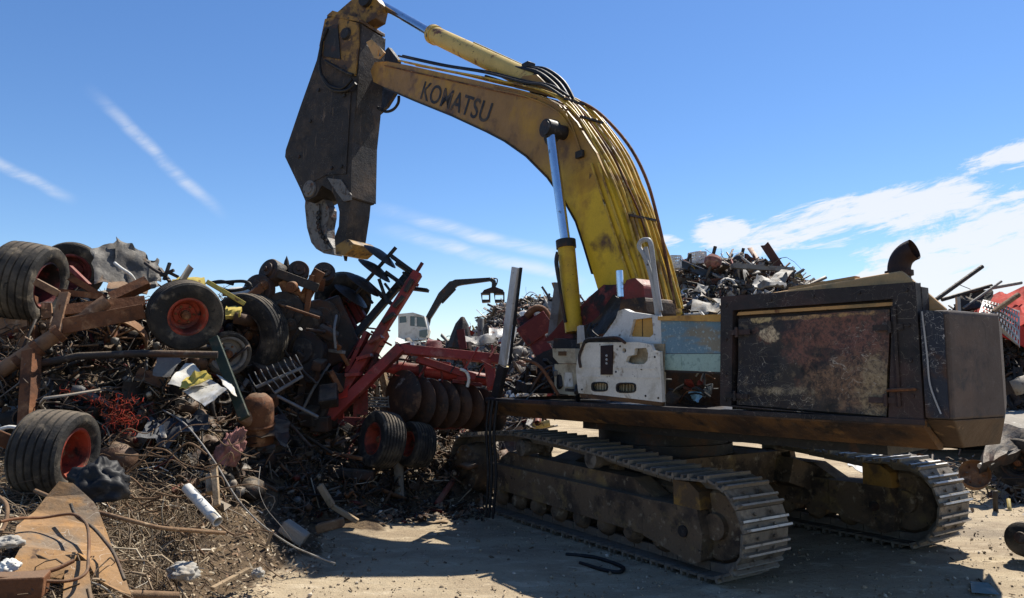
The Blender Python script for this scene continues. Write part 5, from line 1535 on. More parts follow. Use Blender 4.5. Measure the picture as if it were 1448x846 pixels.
# plank-sided rusty wagon side
wg = thing('wagon_side', P(36, 520, 7.6), 'brown rusted wagon side of wide boards under the big tyre', 'wagon side')
for i, (pts_) in enumerate(([(-8, 500), (38, 432), (-8, 447)], )):
    pass
for (a0_, a1_, b0_, b1_, y_) in (((-12, 449), (38, 430), (-12, 477), (38, 462), 7.55), ((-12, 480), (20, 470), (-12, 528), (22, 512), 7.5), ((22, 469), (40, 463), (24, 511), (40, 502), 7.52), ((58, 428), (72, 428), (58, 452), (74, 448), 7.7), ((58, 455), (76, 450), (59, 480), (76, 476), 7.65), ((58, 484), (66, 482), (60, 506), (68, 504), 7.6)):
    MB().sheet([P(*b0_, y_), P(*b1_, y_ + .03), P(*a1_, y_ + .08), P(*a0_, y_ + .05)], 3, 3, .035, .012, a0_[0], 4).build('board', 'rust_light', wg)
MB().bar(P(47, 420, 7.75), P(47, 540, 7.55), .07, .06, Vector((0, -1, 0))).build('stake', 'rust', wg)
MB().bar(P(-12, 478, 7.56), P(40, 463, 7.6), .03, .05, Vector((0, -1, 0))).build('strap', 'rust', wg)
# crumpled sheet on the skyline
cs = thing('crumpled_sheet', P(175, 405, 8.6), 'crumpled grey steel sheet standing torn on the skyline of the heap', 'metal sheet')
MB().sheet([P(133, 402, 8.4), P(182, 405, 8.6), P(170, 339, 8.8), P(131, 352, 8.5)], 16, 12, .008, .07, 3, 1.6, .04).build('panel', 'old_sheet', cs, smooth=25)
MB().sheet([P(160, 404, 8.5), P(226, 402, 8.7), P(208, 362, 8.9), P(166, 338, 8.75)], 16, 12, .008, .08, 8, 1.8, .05).build('panel', 'old_sheet', cs, smooth=25)
MB().sheet([P(208, 396, 8.5), P(230, 398, 8.6), P(226, 362, 8.7), P(212, 366, 8.6)], 8, 8, .008, .06, 5, 4, .05).build('panel', 'old_sheet', cs, smooth=25)
piece('bent_strip', 'pale bent strip curling in front of the crumpled sheet', 'strip', MB().tube(bez([P(162, 372, 8.2), P(172, 380, 8.15), P(184, 388, 8.15), P(190, 396, 8.2)], 5), .018, 8), 'pale_pipe', 50)
piece('curved_sheet', 'curved tan steel panel just left of the red-rimmed tyre', 'panel', MB().sheet([P(150, 410, 8.0), P(206, 410, 8.0), P(214, 400, 8.4), P(160, 396, 8.3)], 8, 4, .01, .06, 4, 3), 'rust_light', 40)
piece('steel_beam', 'short brown steel beam touching the red-rimmed tyre', 'beam', MB().channel(P(160, 428, 7.8), P(212, 404, 8.0), .10, .12, .012, Vector((0, -1, .3))), 'rust')
piece('crossed_rods', 'dark rod crossing the skyline beside the crumpled sheet', 'rod', MB().tube(bez([P(205, 372, 8.5), P(222, 384, 8.4), P(236, 390, 8.4)], 4), .018, 8), 'dark_scrap', 50)
for k_, (a, b, c_, d_) in enumerate(((228, 390, 246, 382), (232, 396, 240, 372), (236, 384, 252, 392), (240, 398, 226, 380))):
    piece('broken_rod', 'dark twisted rods tangled above the red-rimmed tyre', 'rod', MB().bar(P(a, b, 8.4), P(c_, d_, 8.4 + .05 * k_), .035, .03), 'dark_scrap', group='tangled rods above the tyre')
# yellow panel and black hoses on the skyline
piece('yellow_sheet', 'chipped yellow sheet wedged above the red-rimmed tyre', 'panel', MB().sheet([P(240, 402, 8.3), P(292, 404, 8.3), P(290, 393, 8.5), P(244, 394, 8.5)], 8, 4, .008, .05, 6, 4), 'yellow_sheet', 30)
piece('yellow_bar', 'long yellow bar sloping down right of the tyre', 'bar', MB().bar(P(292, 398, 8.4), P(346, 430, 8.6), .06, .05), 'yellow_sheet', bevel=.005)
piece('yellow_block', 'bright yellow metal box corner beside the big black wheel', 'box', MB().sheet([P(318, 448, 8.6), P(340, 444, 8.7), P(342, 432, 8.9), P(320, 432, 8.8)], 5, 5, .05, .05, 2, 5), 'yellow_sheet', 30)
hz_ = thing('cable_bundle', P(330, 405, 9.0), 'black cables arching over the skyline towards the engine wreck', 'cable')
for (pts_) in ([(296, 400), (320, 399), (344, 398), (354, 403), (352, 410)], [(298, 402), (322, 411), (344, 409), (356, 404)], [(296, 401), (312, 398), (330, 402)]):
    MB().tube(bez([P(a, b, 9.0) for a, b in pts_], 5), .022, 8).build('cable', 'black_rubber', hz_, smooth=50)
piece('white_bottle', 'whitish drum lying behind the cables on the skyline', 'drum', MB().lathe([(.0, -.2), (.08, -.2), (.10, -.15), (.10, .15), (.06, .2), (.0, .2)], P(345, 416, 9.4), (1, .2, .1), 16), 'pale_pipe', 40)
# pole, green beam, white panels
piece('long_pole', 'long dark pole lying level below the tyre and spoked wheel', 'pole', MB().tube([P(55, 515, 7.2), P(110, 504, 7.25), P(200, 500, 7.4), P(308, 502, 7.6)], .038, 10), 'dark_scrap', 50)
piece('green_beam', 'dark green beam slanting down beside the white panels', 'beam', MB().bar(P(302, 478, 7.9), P(346, 592, 7.5), .11, .05, Vector((0, -1, .2))), 'green_paint', bevel=.01)
piece('cream_sheet', 'cream-white square panel catching the sun in the heap', 'panel', MB().sheet([P(290, 575, 7.25), P(322, 552, 7.35), P(298, 536, 7.75), P(258, 552, 7.65)], 10, 8, .006, .035, 3, 3, .01), 'white_sheet', 30)
piece('folded_panel', 'folded grey-white panel standing behind the sunlit square one', 'panel', MB().sheet([P(238, 545, 7.5), P(296, 545, 7.6), P(274, 512, 7.8), P(262, 516, 7.75)], 10, 8, .006, .05, 9, 3, .02), 'pale_pipe', 30)
piece('folded_panel', 'pale green torn flap between the two white panels', 'panel', MB().sheet([P(252, 540, 7.35), P(300, 538, 7.4), P(292, 528, 7.6), P(262, 530, 7.55)], 8, 5, .006, .08, 5, 5, .02), 'yellow_sheet', 30)
piece('tin_panel', 'narrow grey panel just behind the long pole', 'panel', MB().sheet([P(215, 532, 7.5), P(240, 535, 7.5), P(258, 508, 7.7), P(228, 494, 7.7)], 6, 6, .006, .03, 2, 3, .02), 'grey_steel', 30)
piece('tin_panel', 'light panel stub leaning against the green beam', 'panel', MB().sheet([P(322, 552, 7.5), P(336, 560, 7.5), P(326, 534, 7.7), P(308, 528, 7.7)], 5, 5, .006, .03, 7, 3, .02), 'pale_pipe', 30)
sv = thing('silver_cowling', P(18, 592, 7.0), 'silvery folded cowling under the rusty axle at the edge', 'cowling')
MB().sheet([P(-12, 592, 6.9), P(40, 582, 7.0), P(38, 558, 7.3), P(-12, 562, 7.25)], 12, 8, .008, .09, 4, 3.5, .02).build('shell', 'galvanised', sv, smooth=30)
MB().tube(bez([P(-10, 612, 6.7), P(12, 604, 6.7), P(38, 608, 6.75)], 5), .018, 8).build('edge_strip', 'pale_pipe', sv, smooth=50)
piece('rust_box_beam', 'rusty box beam end beside the lone tyre', 'beam', MB().bar(P(-20, 612, 6.3), P(30, 632, 6.5), .14, .12), 'rust', bevel=.01)
tk = thing('rusty_tank', P(365, 640, 8.5), 'rounded rusty tank with a domed end in the shade', 'tank')
MB().lathe([(.0, .34), (.10, .32), (.16, .26), (.18, .18), (.18, -.25), (.0, -.25)], P(365, 596, 8.5), (.05, -.25, .95), 24).build('shell', 'rust', tk, smooth=40)
MB().lathe([(.0, .10), (.05, .09), (.09, .0), (.09, -.10), (.0, -.10)], P(345, 588, 8.3), (-.3, -.8, .5), 16).build('nozzle', 'rust_light', tk, smooth=40)
MB().lathe([(.185, -.02), (.195, 0), (.185, .02)], P(365, 600, 8.5), (.05, -.25, .95), 24).build('seam', 'rust', tk, smooth=40)
MB().sheet([P(330, 612, 8.3), P(410, 628, 8.4), P(404, 590, 8.8), P(335, 588, 8.7)], 8, 8, .01, .15, 5, 2.5, .04).build('torn_skirt', 'dark_scrap', tk, smooth=40)
# tine bar: long bar with curved spring teeth
for (p0, p1, n_, lbl, L_) in (((362, 548), (428, 520), 9, 'upper bar of curved spring tines in the shaded heap', .16), ((388, 556), (428, 532), 6, 'short lower bar of spring tines beside the upper one', .12)):
    tb = thing('tine_bar', P(*p0, 8.9), lbl, 'tine bar')
    MB().cyl(P(*p0, 8.8), P(*p1, 9.0), .022, 10).build('bar', 'grey_steel', tb)
    for i in range(n_):
        t = i / (n_ - 1)
        q = P(p0[0] + (p1[0] - p0[0]) * t, p0[1] + (p1[1] - p0[1]) * t, 8.8 + .2 * t)
        MB().tube(bez([q, q + Vector((-.03, -.03, .06)), q + Vector((-.09, -.02, L_))], 4), .008, 6).build('tine', 'grey_steel', tb)
piece('threaded_bar', 'ribbed steel bar slanting below the tine bars', 'bar', MB().tube([P(392, 560, 8.8), P(450, 590, 8.8)], .02, 8), 'grey_steel', 50)

# engine and gearbox wreck: a dark column of castings in the middle of the heap
en = thing('engine_wreck', P(405, 620, 9.6), 'tall dark wreck of engine and gearbox castings in the middle heap', 'engine')
def casting(name, px, py, y, size, rot, mat='dark_scrap', bevel=.04):
    MB().box(P(px, py, y), size, Matrix.Rotation(rot[0], 3, 'X') @ Matrix.Rotation(rot[1], 3, 'Y') @ Matrix.Rotation(rot[2], 3, 'Z')).build(name, mat, en, bevel=bevel)
def drum_(name, px, py, y, ax, prof, mat='dark_scrap'):
    MB().lathe(prof, P(px, py, y), ax, 28).build(name, mat, en, smooth=35)
dp = lambda r, L_: [(0, -L_ / 2), (r * .5, -L_ / 2), (r * .55, -L_ * .42), (r * .92, -L_ * .42), (r, -L_ * .34), (r, L_ * .3), (r * .94, L_ * .36), (r * .6, L_ * .36), (r * .55, L_ / 2), (r * .2, L_ / 2), (r * .18, L_ * .62), (0, L_ * .62)]
drum_('bell_housing', 386, 386, 9.5, (-.4, -.8, .25), dp(.17, .26), 'dark_scrap')
drum_('bell_housing', 422, 385, 9.6, (.3, -.9, .2), dp(.14, .24), 'dark_scrap')
drum_('flywheel', 366, 412, 9.4, (-.3, -.9, .1), dp(.22, .16), 'dark_scrap')
drum_('gear_case', 402, 440, 9.5, (.2, -.95, -.1), dp(.26, .30), 'dark_scrap')
drum_('gear_case', 452, 450, 9.9, (.4, -.85, -.1), dp(.26, .30), 'dark_scrap')
drum_('gear_case', 430, 500, 9.6, (-.1, -.95, .2), dp(.30, .30), 'dark_scrap')
drum_('bell_housing', 458, 388, 9.9, (.3, -.85, .3), dp(.15, .26), 'dark_scrap')
casting('engine_block', 405, 470, 9.7, (.75, .45, .8), (.2, .3, .4))
casting('engine_block', 440, 560, 9.9, (.8, .4, .7), (-.2, .2, -.3))
casting('engine_block', 470, 470, 10.3, (.6, .5, .9), (.1, -.4, .2))
casting('sump', 385, 530, 9.3, (.5, .3, .35), (.4, .2, .7), 'dark_scrap')
casting('bracket_plate', 440, 405, 9.55, (.16, .05, .48), (.1, .5, .2), 'rust', .01)
casting('bracket_plate', 410, 408, 9.5, (.22, .06, .26), (.2, -.4, .1), 'rust', .01)
casting('cover_plate', 452, 402, 9.8, (.14, .05, .18), (.2, .2, .1), 'rust', .01)
casting('strut', 437, 418, 9.5, (.07, .06, .55), (.1, .15, .1), 'rust', .01)
casting('beam_stub', 418, 396, 9.45, (.62, .10, .12), (.0, .35, .15), 'dark_scrap', .01)
drum_('spindle', 405, 378, 9.6, (0, 0, 1), [(.05, -.12), (.045, .0), (.03, .08), (.0, .16)], 'dark_scrap')
re_ = random.Random(31)
for k_ in range(46):
    a, b = re_.uniform(345, 480), re_.uniform(395, 610)
    y_ = 9.15 + re_.uniform(0, .5) + (.2 if a > 440 else 0)
    q = P(a, b, y_)
    m_ = re_.choice(('dark_scrap', 'dark_scrap', 'rust', 'black_steel', 'dark_scrap', 'grey_steel'))
    v_ = Vector((re_.uniform(-1, 1), re_.uniform(-.6, .2), re_.uniform(-1, 1))) * re_.uniform(.12, .34)
    if k_ % 4 == 0:
        drum_('pulley', a, b, y_, (re_.uniform(-.5, .5), -1, re_.uniform(-.4, .4)), dp(re_.uniform(.06, .13), re_.uniform(.08, .16)), m_)
    elif k_ % 4 == 1:
        MB().tube(bez([q, q + v_ + Vector((0, -.1, 0)), q + v_ * 2.2], 4), re_.uniform(.014, .032), 8).build('pipe', m_, en, smooth=50)
    elif k_ % 4 == 2:
        MB().bar(q - v_, q + v_, re_.uniform(.03, .09), re_.uniform(.03, .12)).build('bracket', m_, en, bevel=.006)
    else:
        casting('casting', a, b, y_, tuple(re_.uniform(.1, .3) for _ in range(3)), (re_.uniform(0, 3), re_.uniform(0, 3), 0), m_, .02)
for k_ in range(5):                                # red parts showing on its far shoulder
    a, b = 478 + 9 * k_, 440 + 6 * (k_ % 3)
    MB().bar(P(a - 12, b - 18, 10.5), P(a + 6, b + 14, 10.4), .07, .10).build('red_bracket', 'dark_red', en, bevel=.008)

# ------------------------------------------------------------------ things on the earth bank
bp = thing('rusty_plate', P(90, 800, 4.9), 'large bent rusty steel plate lying on the earth bank', 'plate')
def on_bank(px, py, dz=.05):
    y_ = 4.0
    for _ in range(40):
        q = P(px, py, y_)
        if q.z <= height1(q.x, q.y) + dz:
            break
        y_ += .06
    return q
c0, c1, c2, c3 = P(2, 812, 4.35), P(178, 836, 4.75), P(142, 716, 5.35), P(40, 716, 5.25)
pl_ = MB()
pl_.prism([[(0.02, .04), (.10, .25), (.00, .42), (-.02, .58), (.03, .72), (.12, .84), (.24, .93), (.40, .99), (.60, 1.01), (.78, .99), (.88, .95), (.93, .88), (.97, .70), (1.0, .45), (1.03, .22), (1.06, .04), (.95, -.01), (.86, .0), (.76, .05), (.68, .14), (.60, .22), (.55, .14), (.46, .07), (.30, .03)]],
          lambda a, b, c_: (c0 * (1 - a) + c1 * a) * (1 - b) + (c3 * (1 - a) + c2 * a) * b + Vector((0, 0, .15 * math.sin(min(1, max(0, a)) * 3.0) * (.3 + .7 * b) + .03 * math.sin(a * 9 + b * 4) + c_ - .05 * (b < .1))), 0, .012)
pl_.build('plate', 'rust_plate', bp)
MB().sheet([P(88, 850, 4.3), P(132, 846, 4.35), P(124, 796, 4.65), P(92, 796, 4.6)], 5, 5, .014, .015, 3, 3).build('tab', 'rust_plate', bp, smooth=30)
piece('rusty_box_edge', 'dark rusty box section half buried in the near corner', 'box section', MB().bar(P(-20, 830, 4.15), P(66, 826, 4.25), .16, .12), 'rust', bevel=.01)
def rope(pts_, r, mat, name, label, cat, lift=.02, n=6):
    return piece(name, label, cat, MB().tube(bez([on_bank(a, b, .06) + Vector((0, 0, lift)) if len(q_) == 2 else P(a, b, q_[2]) for q_ in pts_ for a, b in [q_[:2]]], n), r, 7), mat, 60)
rope([(0, 738, 4.6), (28, 733, 4.75), (60, 732, 4.9), (100, 727, 4.95), (118, 736, 4.9), (125, 752, 4.8), (125, 790, 4.55), (120, 812, 4.4), (92, 822, 4.3), (40, 820, 4.2), (-10, 816, 4.1)], .010, 'rust', 'rusty_cable', 'rusty cable looping across the big bent plate', 'cable')
rope([(100, 713, 5.05), (108, 730, 5.0), (130, 745, 4.95), (148, 765, 4.85), (162, 785, 4.75), (176, 820, 4.6)], .011, 'dark_scrap', 'black_cable', 'dark cable running down the right half of the rusty plate', 'cable')
rope([(50, 694, 5.6), (85, 708, 5.4), (130, 722, 5.3), (180, 735, 5.3), (225, 746, 5.4), (270, 750, 5.6), (318, 754, 5.9)], .016, 'bark', 'long_root', 'long brown root lying across the top of the rusty plate', 'root')
rope([(-6, 700, 5.0), (8, 712, 4.9), (10, 730, 4.8), (4, 748, 4.7), (-6, 756, 4.6)], .014, 'bark', 'curved_root', 'curved root at the left edge beside the plate', 'root')
rope([(0, 812, 4.3), (40, 812, 4.35), (75, 806, 4.45), (104, 793, 4.55)], .014, 'rust', 'rusty_rod', 'rusty rod resting on the lower edge of the plate', 'rod')
rope([(230, 580, 7.5), (262, 600, 7.15), (300, 648, 6.85), (335, 705, 6.7), (370, 742, 6.7), (410, 770, 6.85), (440, 784, 6.95), (474, 797, 6.95)], .008, 'straw_pipe', 'long_pale_cable', 'long grey cable sweeping down from the heap to the ground', 'cable')
rope([(368, 660, 7.7), (366, 690, 7.4), (376, 718, 7.2), (398, 745, 7.2), (412, 764, 7.2)], .003, 'straw_pipe', 'thin_wire', 'thin wire hanging beside the long grey cable', 'wire')
piece('white_pipe', 'stout dusty white pipe lying on the bank', 'pipe', MB().pipe(P(264, 690, 6.35), P(308, 738, 6.1), .045, .008), 'pale_pipe', 40)
piece('wooden_stake', 'orange-brown wooden stake upright on the bank', 'stake', MB().bar(P(303, 658, 6.75), P(307, 716, 6.45), .055, .03, Vector((0, -1, 0))), 'wood', bevel=.004)
piece('bark_block', 'square rough chunk of wood beside the stake', 'wood chunk', MB().bar(P(296, 672, 6.75), P(297, 698, 6.6), .07, .06), 'wood', bevel=.01)
piece('wooden_stake', 'pale split stick lying at the foot of the bank', 'stick', MB().bar(P(300, 833, 5.95), P(352, 805, 6.3), .045, .03), 'wood', bevel=.004)
piece('green_pole', 'mossy greenish pole end at the bottom edge', 'pole', MB().cyl(P(176, 840, 4.9), P(252, 843, 5.1), .028, 10), 'bark', 40)
piece('crumpled_bag', 'crumpled white bag on the bank beside thick roots', 'bag', lump(P(258, 812, 5.6), (.12, .10, .075), 3, .34, 1.7), 'dirty_white', 170)
piece('crumpled_bag', 'small grey-white rag at the left edge of the plate', 'rag', lump(P(12, 768, 4.6), (.08, .07, .045), 8, .34, 1.7), 'dirty_white', 170)
piece('crumpled_bag', 'dirty white rag below the left end of the plate', 'rag', lump(P(12, 802, 4.4), (.055, .055, .045), 13, .34, 1.7), 'pale_pipe', 170)
piece('crumpled_bag', 'white scrap of plastic near the grey cable at the heap', 'plastic scrap', MB().sheet([P(228, 620, 7.1), P(236, 622, 7.1), P(232, 600, 7.2), P(222, 600, 7.2)], 5, 7, .006, .05, 4, 7, .01), 'dirty_white', 50)
piece('crumpled_bag', 'white stone-like lump at the foot of the bank', 'lump', lump(P(365, 812, 6.25), (.05, .05, .05), 5, .3, 2), 'dirty_white', 170)
piece('pink_cloth', 'frayed pink cloth draped over the brush by the tank', 'cloth', lump(P(324, 640, 7.35), (.11, .12, .24), 17, .40, 2.4, 48, 36, .4), 'pink_cloth', 170)
piece('tarpaulin', 'dark grey tarpaulin bunched behind the white plastic scrap', 'tarpaulin', MB().sheet([P(196, 618, 7.0), P(300, 610, 7.3), P(290, 582, 7.8), P(212, 586, 7.6)], 18, 12, .006, .18, 11, 3, .04), 'dark_cloth', 50)
piece('plastic_bag', 'shiny black plastic bag slumped beside the lone tyre', 'bag', lump(P(138, 690, 5.85), (.22, .18, .20), 21, .36, 1.6), 'black_rubber', 170)
tw = Mass(44)
for i in range(230):
    t = tw.rng.random()
    px, py = (100 + 85 * t, 548 + 50 * t) if i % 2 else (160 + 25 * tw.rng.random(), 560 + 48 * tw.rng.random())
    q = P(px + tw.rng.normal() * 8, py + tw.rng.normal() * 6, 6.95 + tw.rng.random() * .3)
    tw.put('wire', q, (tw.rng.uniform(.05, .14), .003, 0), (.26 * tw.rng.uniform(.3, 1.3), .032, .016, 0), rand_rot(tw.rng))
tw.build('red_twine', 'straw', 'tangle of frayed orange-red twine behind the lone tyre', 'twine')
# bricks of concrete and timber in the shade at the foot of the heap
for k_, (a, b, c_, d_, y_, w, m_, lbl) in enumerate((
        (452, 686, 470, 716, 8.6, .09, 'wood', 'pale splintered post stump at the shaded foot of the heap'),
        (470, 716, 506, 738, 8.7, .07, 'wood', 'pale curved log end lying in front of the shaded heap'),
        (400, 742, 432, 764, 7.6, .17, 'concrete', 'grey concrete block half hidden in shade near the bank'),
        (448, 748, 486, 738, 7.9, .12, 'bark', 'thick grey log lying in shade at the foot of the heap'),
        (377, 772, 386, 750, 7.2, .03, 'wood', 'thin wooden peg standing where the bank meets the yard'),
        (462, 640, 520, 650, 9.6, .06, 'rust', 'level rusty bar below the harrow beams'),
        (456, 668, 530, 672, 9.5, .16, 'dark_scrap', 'dark curved fender lying below the harrow wheel'))):
    piece(('post_stump', 'log', 'concrete_block', 'log', 'wooden_peg', 'steel_bar', 'fender')[k_], lbl, ('post', 'log', 'block', 'log', 'peg', 'bar', 'fender')[k_], MB().bar(P(a, b, y_), P(c_, d_, y_), w, w * .8), m_, bevel=w * .15)
piece('blue_wrapper', 'bright blue plastic wrapper on the shaded ground', 'wrapper', MB().sheet([G(494, 730), G(516, 730), G(514, 720, .05), G(497, 720, .04)], 8, 5, .005, .06, 3, 9, .01), 'blue_plastic', 50)
piece('blue_wrapper', 'second blue plastic scrap nearer the track', 'wrapper', MB().sheet([G(590, 720), G(628, 722), G(626, 713, .05), G(592, 712, .04)], 8, 5, .005, .05, 8, 9, .01), 'blue_plastic', 50)
piece('blue_strip', 'pale blue plastic strip standing by the track end', 'panel', MB().sheet([G(634, 720, .02), G(664, 717, .02), G(664, 710, .09), G(633, 713, .09)], 6, 3, .015, .012, 8, 5), 'light_blue', 50)
piece('cream_scrap', 'cream flat scrap lit on the shaded ground', 'scrap', MB().sheet([G(603, 739, .03), G(634, 738, .03), G(630, 730, .05), G(604, 732, .05)], 6, 4, .012, .03, 8, 6, .01), 'wood', 50)
piece('timber_flake', 'pale plank end on the ground left of the blue wrapper', 'plank', MB().bar(G(488, 714, .06), G(516, 715, .07), .05, .03), 'wood', bevel=.004)
piece('timber_flake', 'pale plank end on the ground right of the blue wrapper', 'plank', MB().bar(G(534, 716, .06), G(556, 717, .06), .05, .03), 'wood', bevel=.004)
piece('grey_shard', 'pointed grey shard standing above the blue wrapper', 'shard', MB().sheet([P(512, 714, 9.7), P(522, 714, 9.7), P(528, 706, 9.75), P(510, 705, 9.75)], 3, 3, .01, .02, 2, 5), 'grey_steel', 50)
piece('hose_loop', 'black hose bent into a loop beside the near track', 'hose', MB().tube(bez([G(800, 784, .02), G(840, 788, .02), G(872, 798, .02), G(882, 804, .02), G(874, 809, .02), G(850, 805, .02), G(820, 796, .02)], 6), .018, 8), 'black_rubber', 60)
# chair-like wire frame and pale sticks by the harrow
for k_, (a, b, c_, d_) in enumerate(((527, 514, 534, 560), (533, 510, 545, 560), (540, 512, 552, 562))):
    piece('pale_stick', 'pale sticks fanned upright behind the harrow tyre', 'stick', MB().bar(P(a, b, 10.5), P(c_, d_, 10.3), .05, .035), 'wood', bevel=.004, group='fanned pale sticks')
cr_ = thing('wire_crate', P(530, 576, 10.1), 'small grey slatted crate above the harrow tyre', 'crate')
for k_ in range(4):
    MB().bar(P(514, 562 + k_ * 4, 10.1), P(550, 563 + k_ * 4, 10.1), .02, .022).build('slat', 'grey_steel', cr_)
for a in (514, 549):
    MB().bar(P(a, 560, 10.12), P(a + 2, 577, 10.12), .025, .025).build('corner_post', 'grey_steel', cr_)
piece('tan_board', 'sunlit tan board end under the red beams', 'board', MB().sheet([P(462, 590, 9.7), P(478, 575, 9.75), P(468, 552, 9.9), P(459, 552, 9.9)], 4, 4, .02, .02, 4, 4), 'wood', 30)
piece('red_plate', 'bright red torn plate on the lower red beam', 'plate', MB().sheet([P(470, 566, 9.65), P(490, 560, 9.65), P(494, 540, 9.75), P(480, 552, 9.75)], 4, 4, .012, .03, 6, 4), 'bright_red', 30)
# ------------------------------------------------------------------ the mass of scrap nobody could count
def slope_normal(x, y):
    e = .15
    hx = (height1(x + e, y) - height1(x - e, y)) / (2 * e)
    hy = (height1(x, y + e) - height1(x, y - e)) / (2 * e)
    n = np.array([-hx, -hy, 1.0])
    return n / np.linalg.norm(n)
def scrap_piece(m, pos, up, k, pal, flat=.55):
    rng = m.rng
    r = rng.random()
    col = pick(rng, pal)
    rot = rand_rot(rng, up, flat)
    s_ = k * rng.lognormal(0, .45)
    if r < .13:
        m.put('crush', pos, (s_ * 1.0, s_ * rng.uniform(.5, .9), s_ * .6), col, rot)
    elif r < .20:
        m.put('sheet', pos, (s_ * .9, s_ * rng.uniform(.3, .8), s_ * .45), col, rot)
    elif r < .34:
        m.put('bent', pos, (s_ * rng.uniform(1, 2.8), s_ * rng.uniform(.06, .2), s_ * rng.uniform(.02, .08)), col, rot)
    elif r < .42:
        m.put('bar', pos, (s_ * rng.uniform(1, 2.6), s_ * rng.uniform(.05, .2), s_ * rng.uniform(.03, .16)), col, rot)
    elif r < .54:
        m.put('angle', pos, (s_ * rng.uniform(1, 2.6), s_ * .2, s_ * .2), col, rot)
    elif r < .64:
        m.put('tube', pos, (s_ * rng.uniform(.8, 2.2), s_ * .16, s_ * .16), col, rot)
    elif r < .76:
        m.put('chunk', pos, (s_ * .6, s_ * rng.uniform(.3, .6), s_ * rng.uniform(.3, .6)), col, rot)
    elif r < .81:
        m.put('ring', pos, (s_ * .7, s_ * .7, s_ * .5), col, rot)
    else:
        m.put('wire', pos, (min(1.3, s_ * rng.uniform(1.0, 2.6)), s_ * rng.uniform(.012, .03), 0), col, rot)

hm = Mass(5)
PAL_FINE = [((.022, .020, .018, .1), 5), ((.06, .042, .03, .1), 5), ((.11, .068, .042, 0), 4), ((.19, .12, .075, 0), 2), ((.15, .145, .135, .2), 2), ((.34, .29, .22, 0), 1.2), ((.10, .018, .016, 0), .6)]
n_done = 0
while n_done < 6200:
    px = hm.rng.uniform(-300, 760)
    y = hm.rng.uniform(6.2, 12.2)
    x = (px - 724) / FPX * y
    h0 = height1(x, y)
    lim = .95 if px < 250 else (.55 if px < 420 else .22)
    if h0 < lim or (px < 150 and y < 6.7) or (px < 330 and y < 7.0):
        continue
    up = slope_normal(x, y)
    k_ = hm.rng.choice([.09, .14, .22, .34], p=[.34, .36, .22, .08])
    pos = np.array([x, y, h0]) + up * hm.rng.uniform(-.05, .16)
    scrap_piece(hm, pos, up, k_, PAL_DARK)
    n_done += 1
for i in range(11500):                              # finer tangle in between
    px = hm.rng.uniform(-240, 720)
    y = hm.rng.uniform(6.4, 12.0)
    x = (px - 724) / FPX * y
    h0 = height1(x, y)
    lim = .95 if px < 250 else (.6 if px < 420 else .25)
    if h0 < lim or (px < 150 and y < 6.7) or (px < 330 and y < 7.0):
        continue
    up = np.array([0, -.6, .8])
    pos = np.array([x, y, h0]) + up * hm.rng.uniform(0, .24)
    r_ = hm.rng.random()
    col = pick(hm.rng, PAL_FINE)
    rot = rand_rot(hm.rng, up, .3)
    if r_ < .45:
        hm.put('wire', pos, (hm.rng.uniform(.12, .5), hm.rng.uniform(.003, .009), 0), col, rot)
    elif r_ < .7:
        hm.put('bar', pos, (hm.rng.uniform(.08, .4), hm.rng.uniform(.01, .03), hm.rng.uniform(.006, .02)), col, rot)
    elif r_ < .85:
        hm.put('flake', pos, (hm.rng.uniform(.04, .14), hm.rng.uniform(.02, .08), .04), col, rot)
    else:
        hm.put('chunk', pos, (hm.rng.uniform(.03, .10),) * 3, col, rot)
hm.build('scrap_heap', 'scrap', 'dark jumbled mass of small scrap filling the near heap', 'scrap heap')

# small pale and rusty bits lying at the foot of the heap
fm = Mass(6)
for i in range(1500):
    px = fm.rng.uniform(400, 690)
    t = fm.rng.random() ** 1.5
    y = np.interp(px, [400, 470, 560, 690], [8.1, 8.9, 9.3, 9.6]) + t * 1.4 - .3 * fm.rng.random() ** 3
    x = (px - 724) / FPX * y
    h0 = height1(x, y)
    scrap_piece(fm, np.array([x, y, h0 + .015]), np.array([0, 0, 1.]), .075, PAL_DARK if fm.rng.random() < .7 else PAL_STRAW, .85)
fm.build('scrap_litter', 'scrap', 'small litter of scrap strewn along the shaded foot of the heap', 'litter')

# dry roots and straw over the bank
bm_ = Mass(7)
n_done = 0
while n_done < 5200:
    px = bm_.rng.uniform(-40, 420)
    y = bm_.rng.uniform(4.2, 8.2)
    x = (px - 724) / FPX * y
    h0 = height1(x, y)
    if h0 < .03 or h0 > 1.35:
        continue
    dens = 1.0 if (120 < px < 360 and 5.2 < y < 7.6) else .4
    if h0 < .3:
        dens *= .2
    if px > 290:
        dens *= .3
    if bm_.rng.random() > dens:
        continue
    up = slope_normal(x, y)
    big_ = bm_.rng.random()
    L_ = bm_.rng.uniform(.05, .22) if big_ < .86 else bm_.rng.uniform(.25, .6)
    th = L_ * bm_.rng.uniform(.004, .012) if big_ < .9 else bm_.rng.uniform(.003, .009)
    col = pick(bm_.rng, PAL_STRAW)
    pos = np.array([x, y, h0 + .03]) + up * bm_.rng.uniform(-.02, .08)
    bm_.put('twig' if bm_.rng.random() < .6 else 'wire', pos, (L_, th, 0), col, rand_rot(bm_.rng, up, .8))
    n_done += 1
for i in range(5000):
    px = bm_.rng.uniform(-40, 480)
    y = bm_.rng.uniform(4.2, 8.2)
    x = (px - 724) / FPX * y
    h0 = height1(x, y)
    if h0 < .004 or h0 > 1.3:
        continue
    up = slope_normal(x, y)
    bm_.put('flake', np.array([x, y, h0 + .02]) + up * .02, (bm_.rng.uniform(.02, .07), bm_.rng.uniform(.006, .02), .02), pick(bm_.rng, PAL_STRAW), rand_rot(bm_.rng, up, .9))
bm_.build('dry_brush', 'straw', 'dry roots, straw and twigs strewn over the earth bank', 'brush')
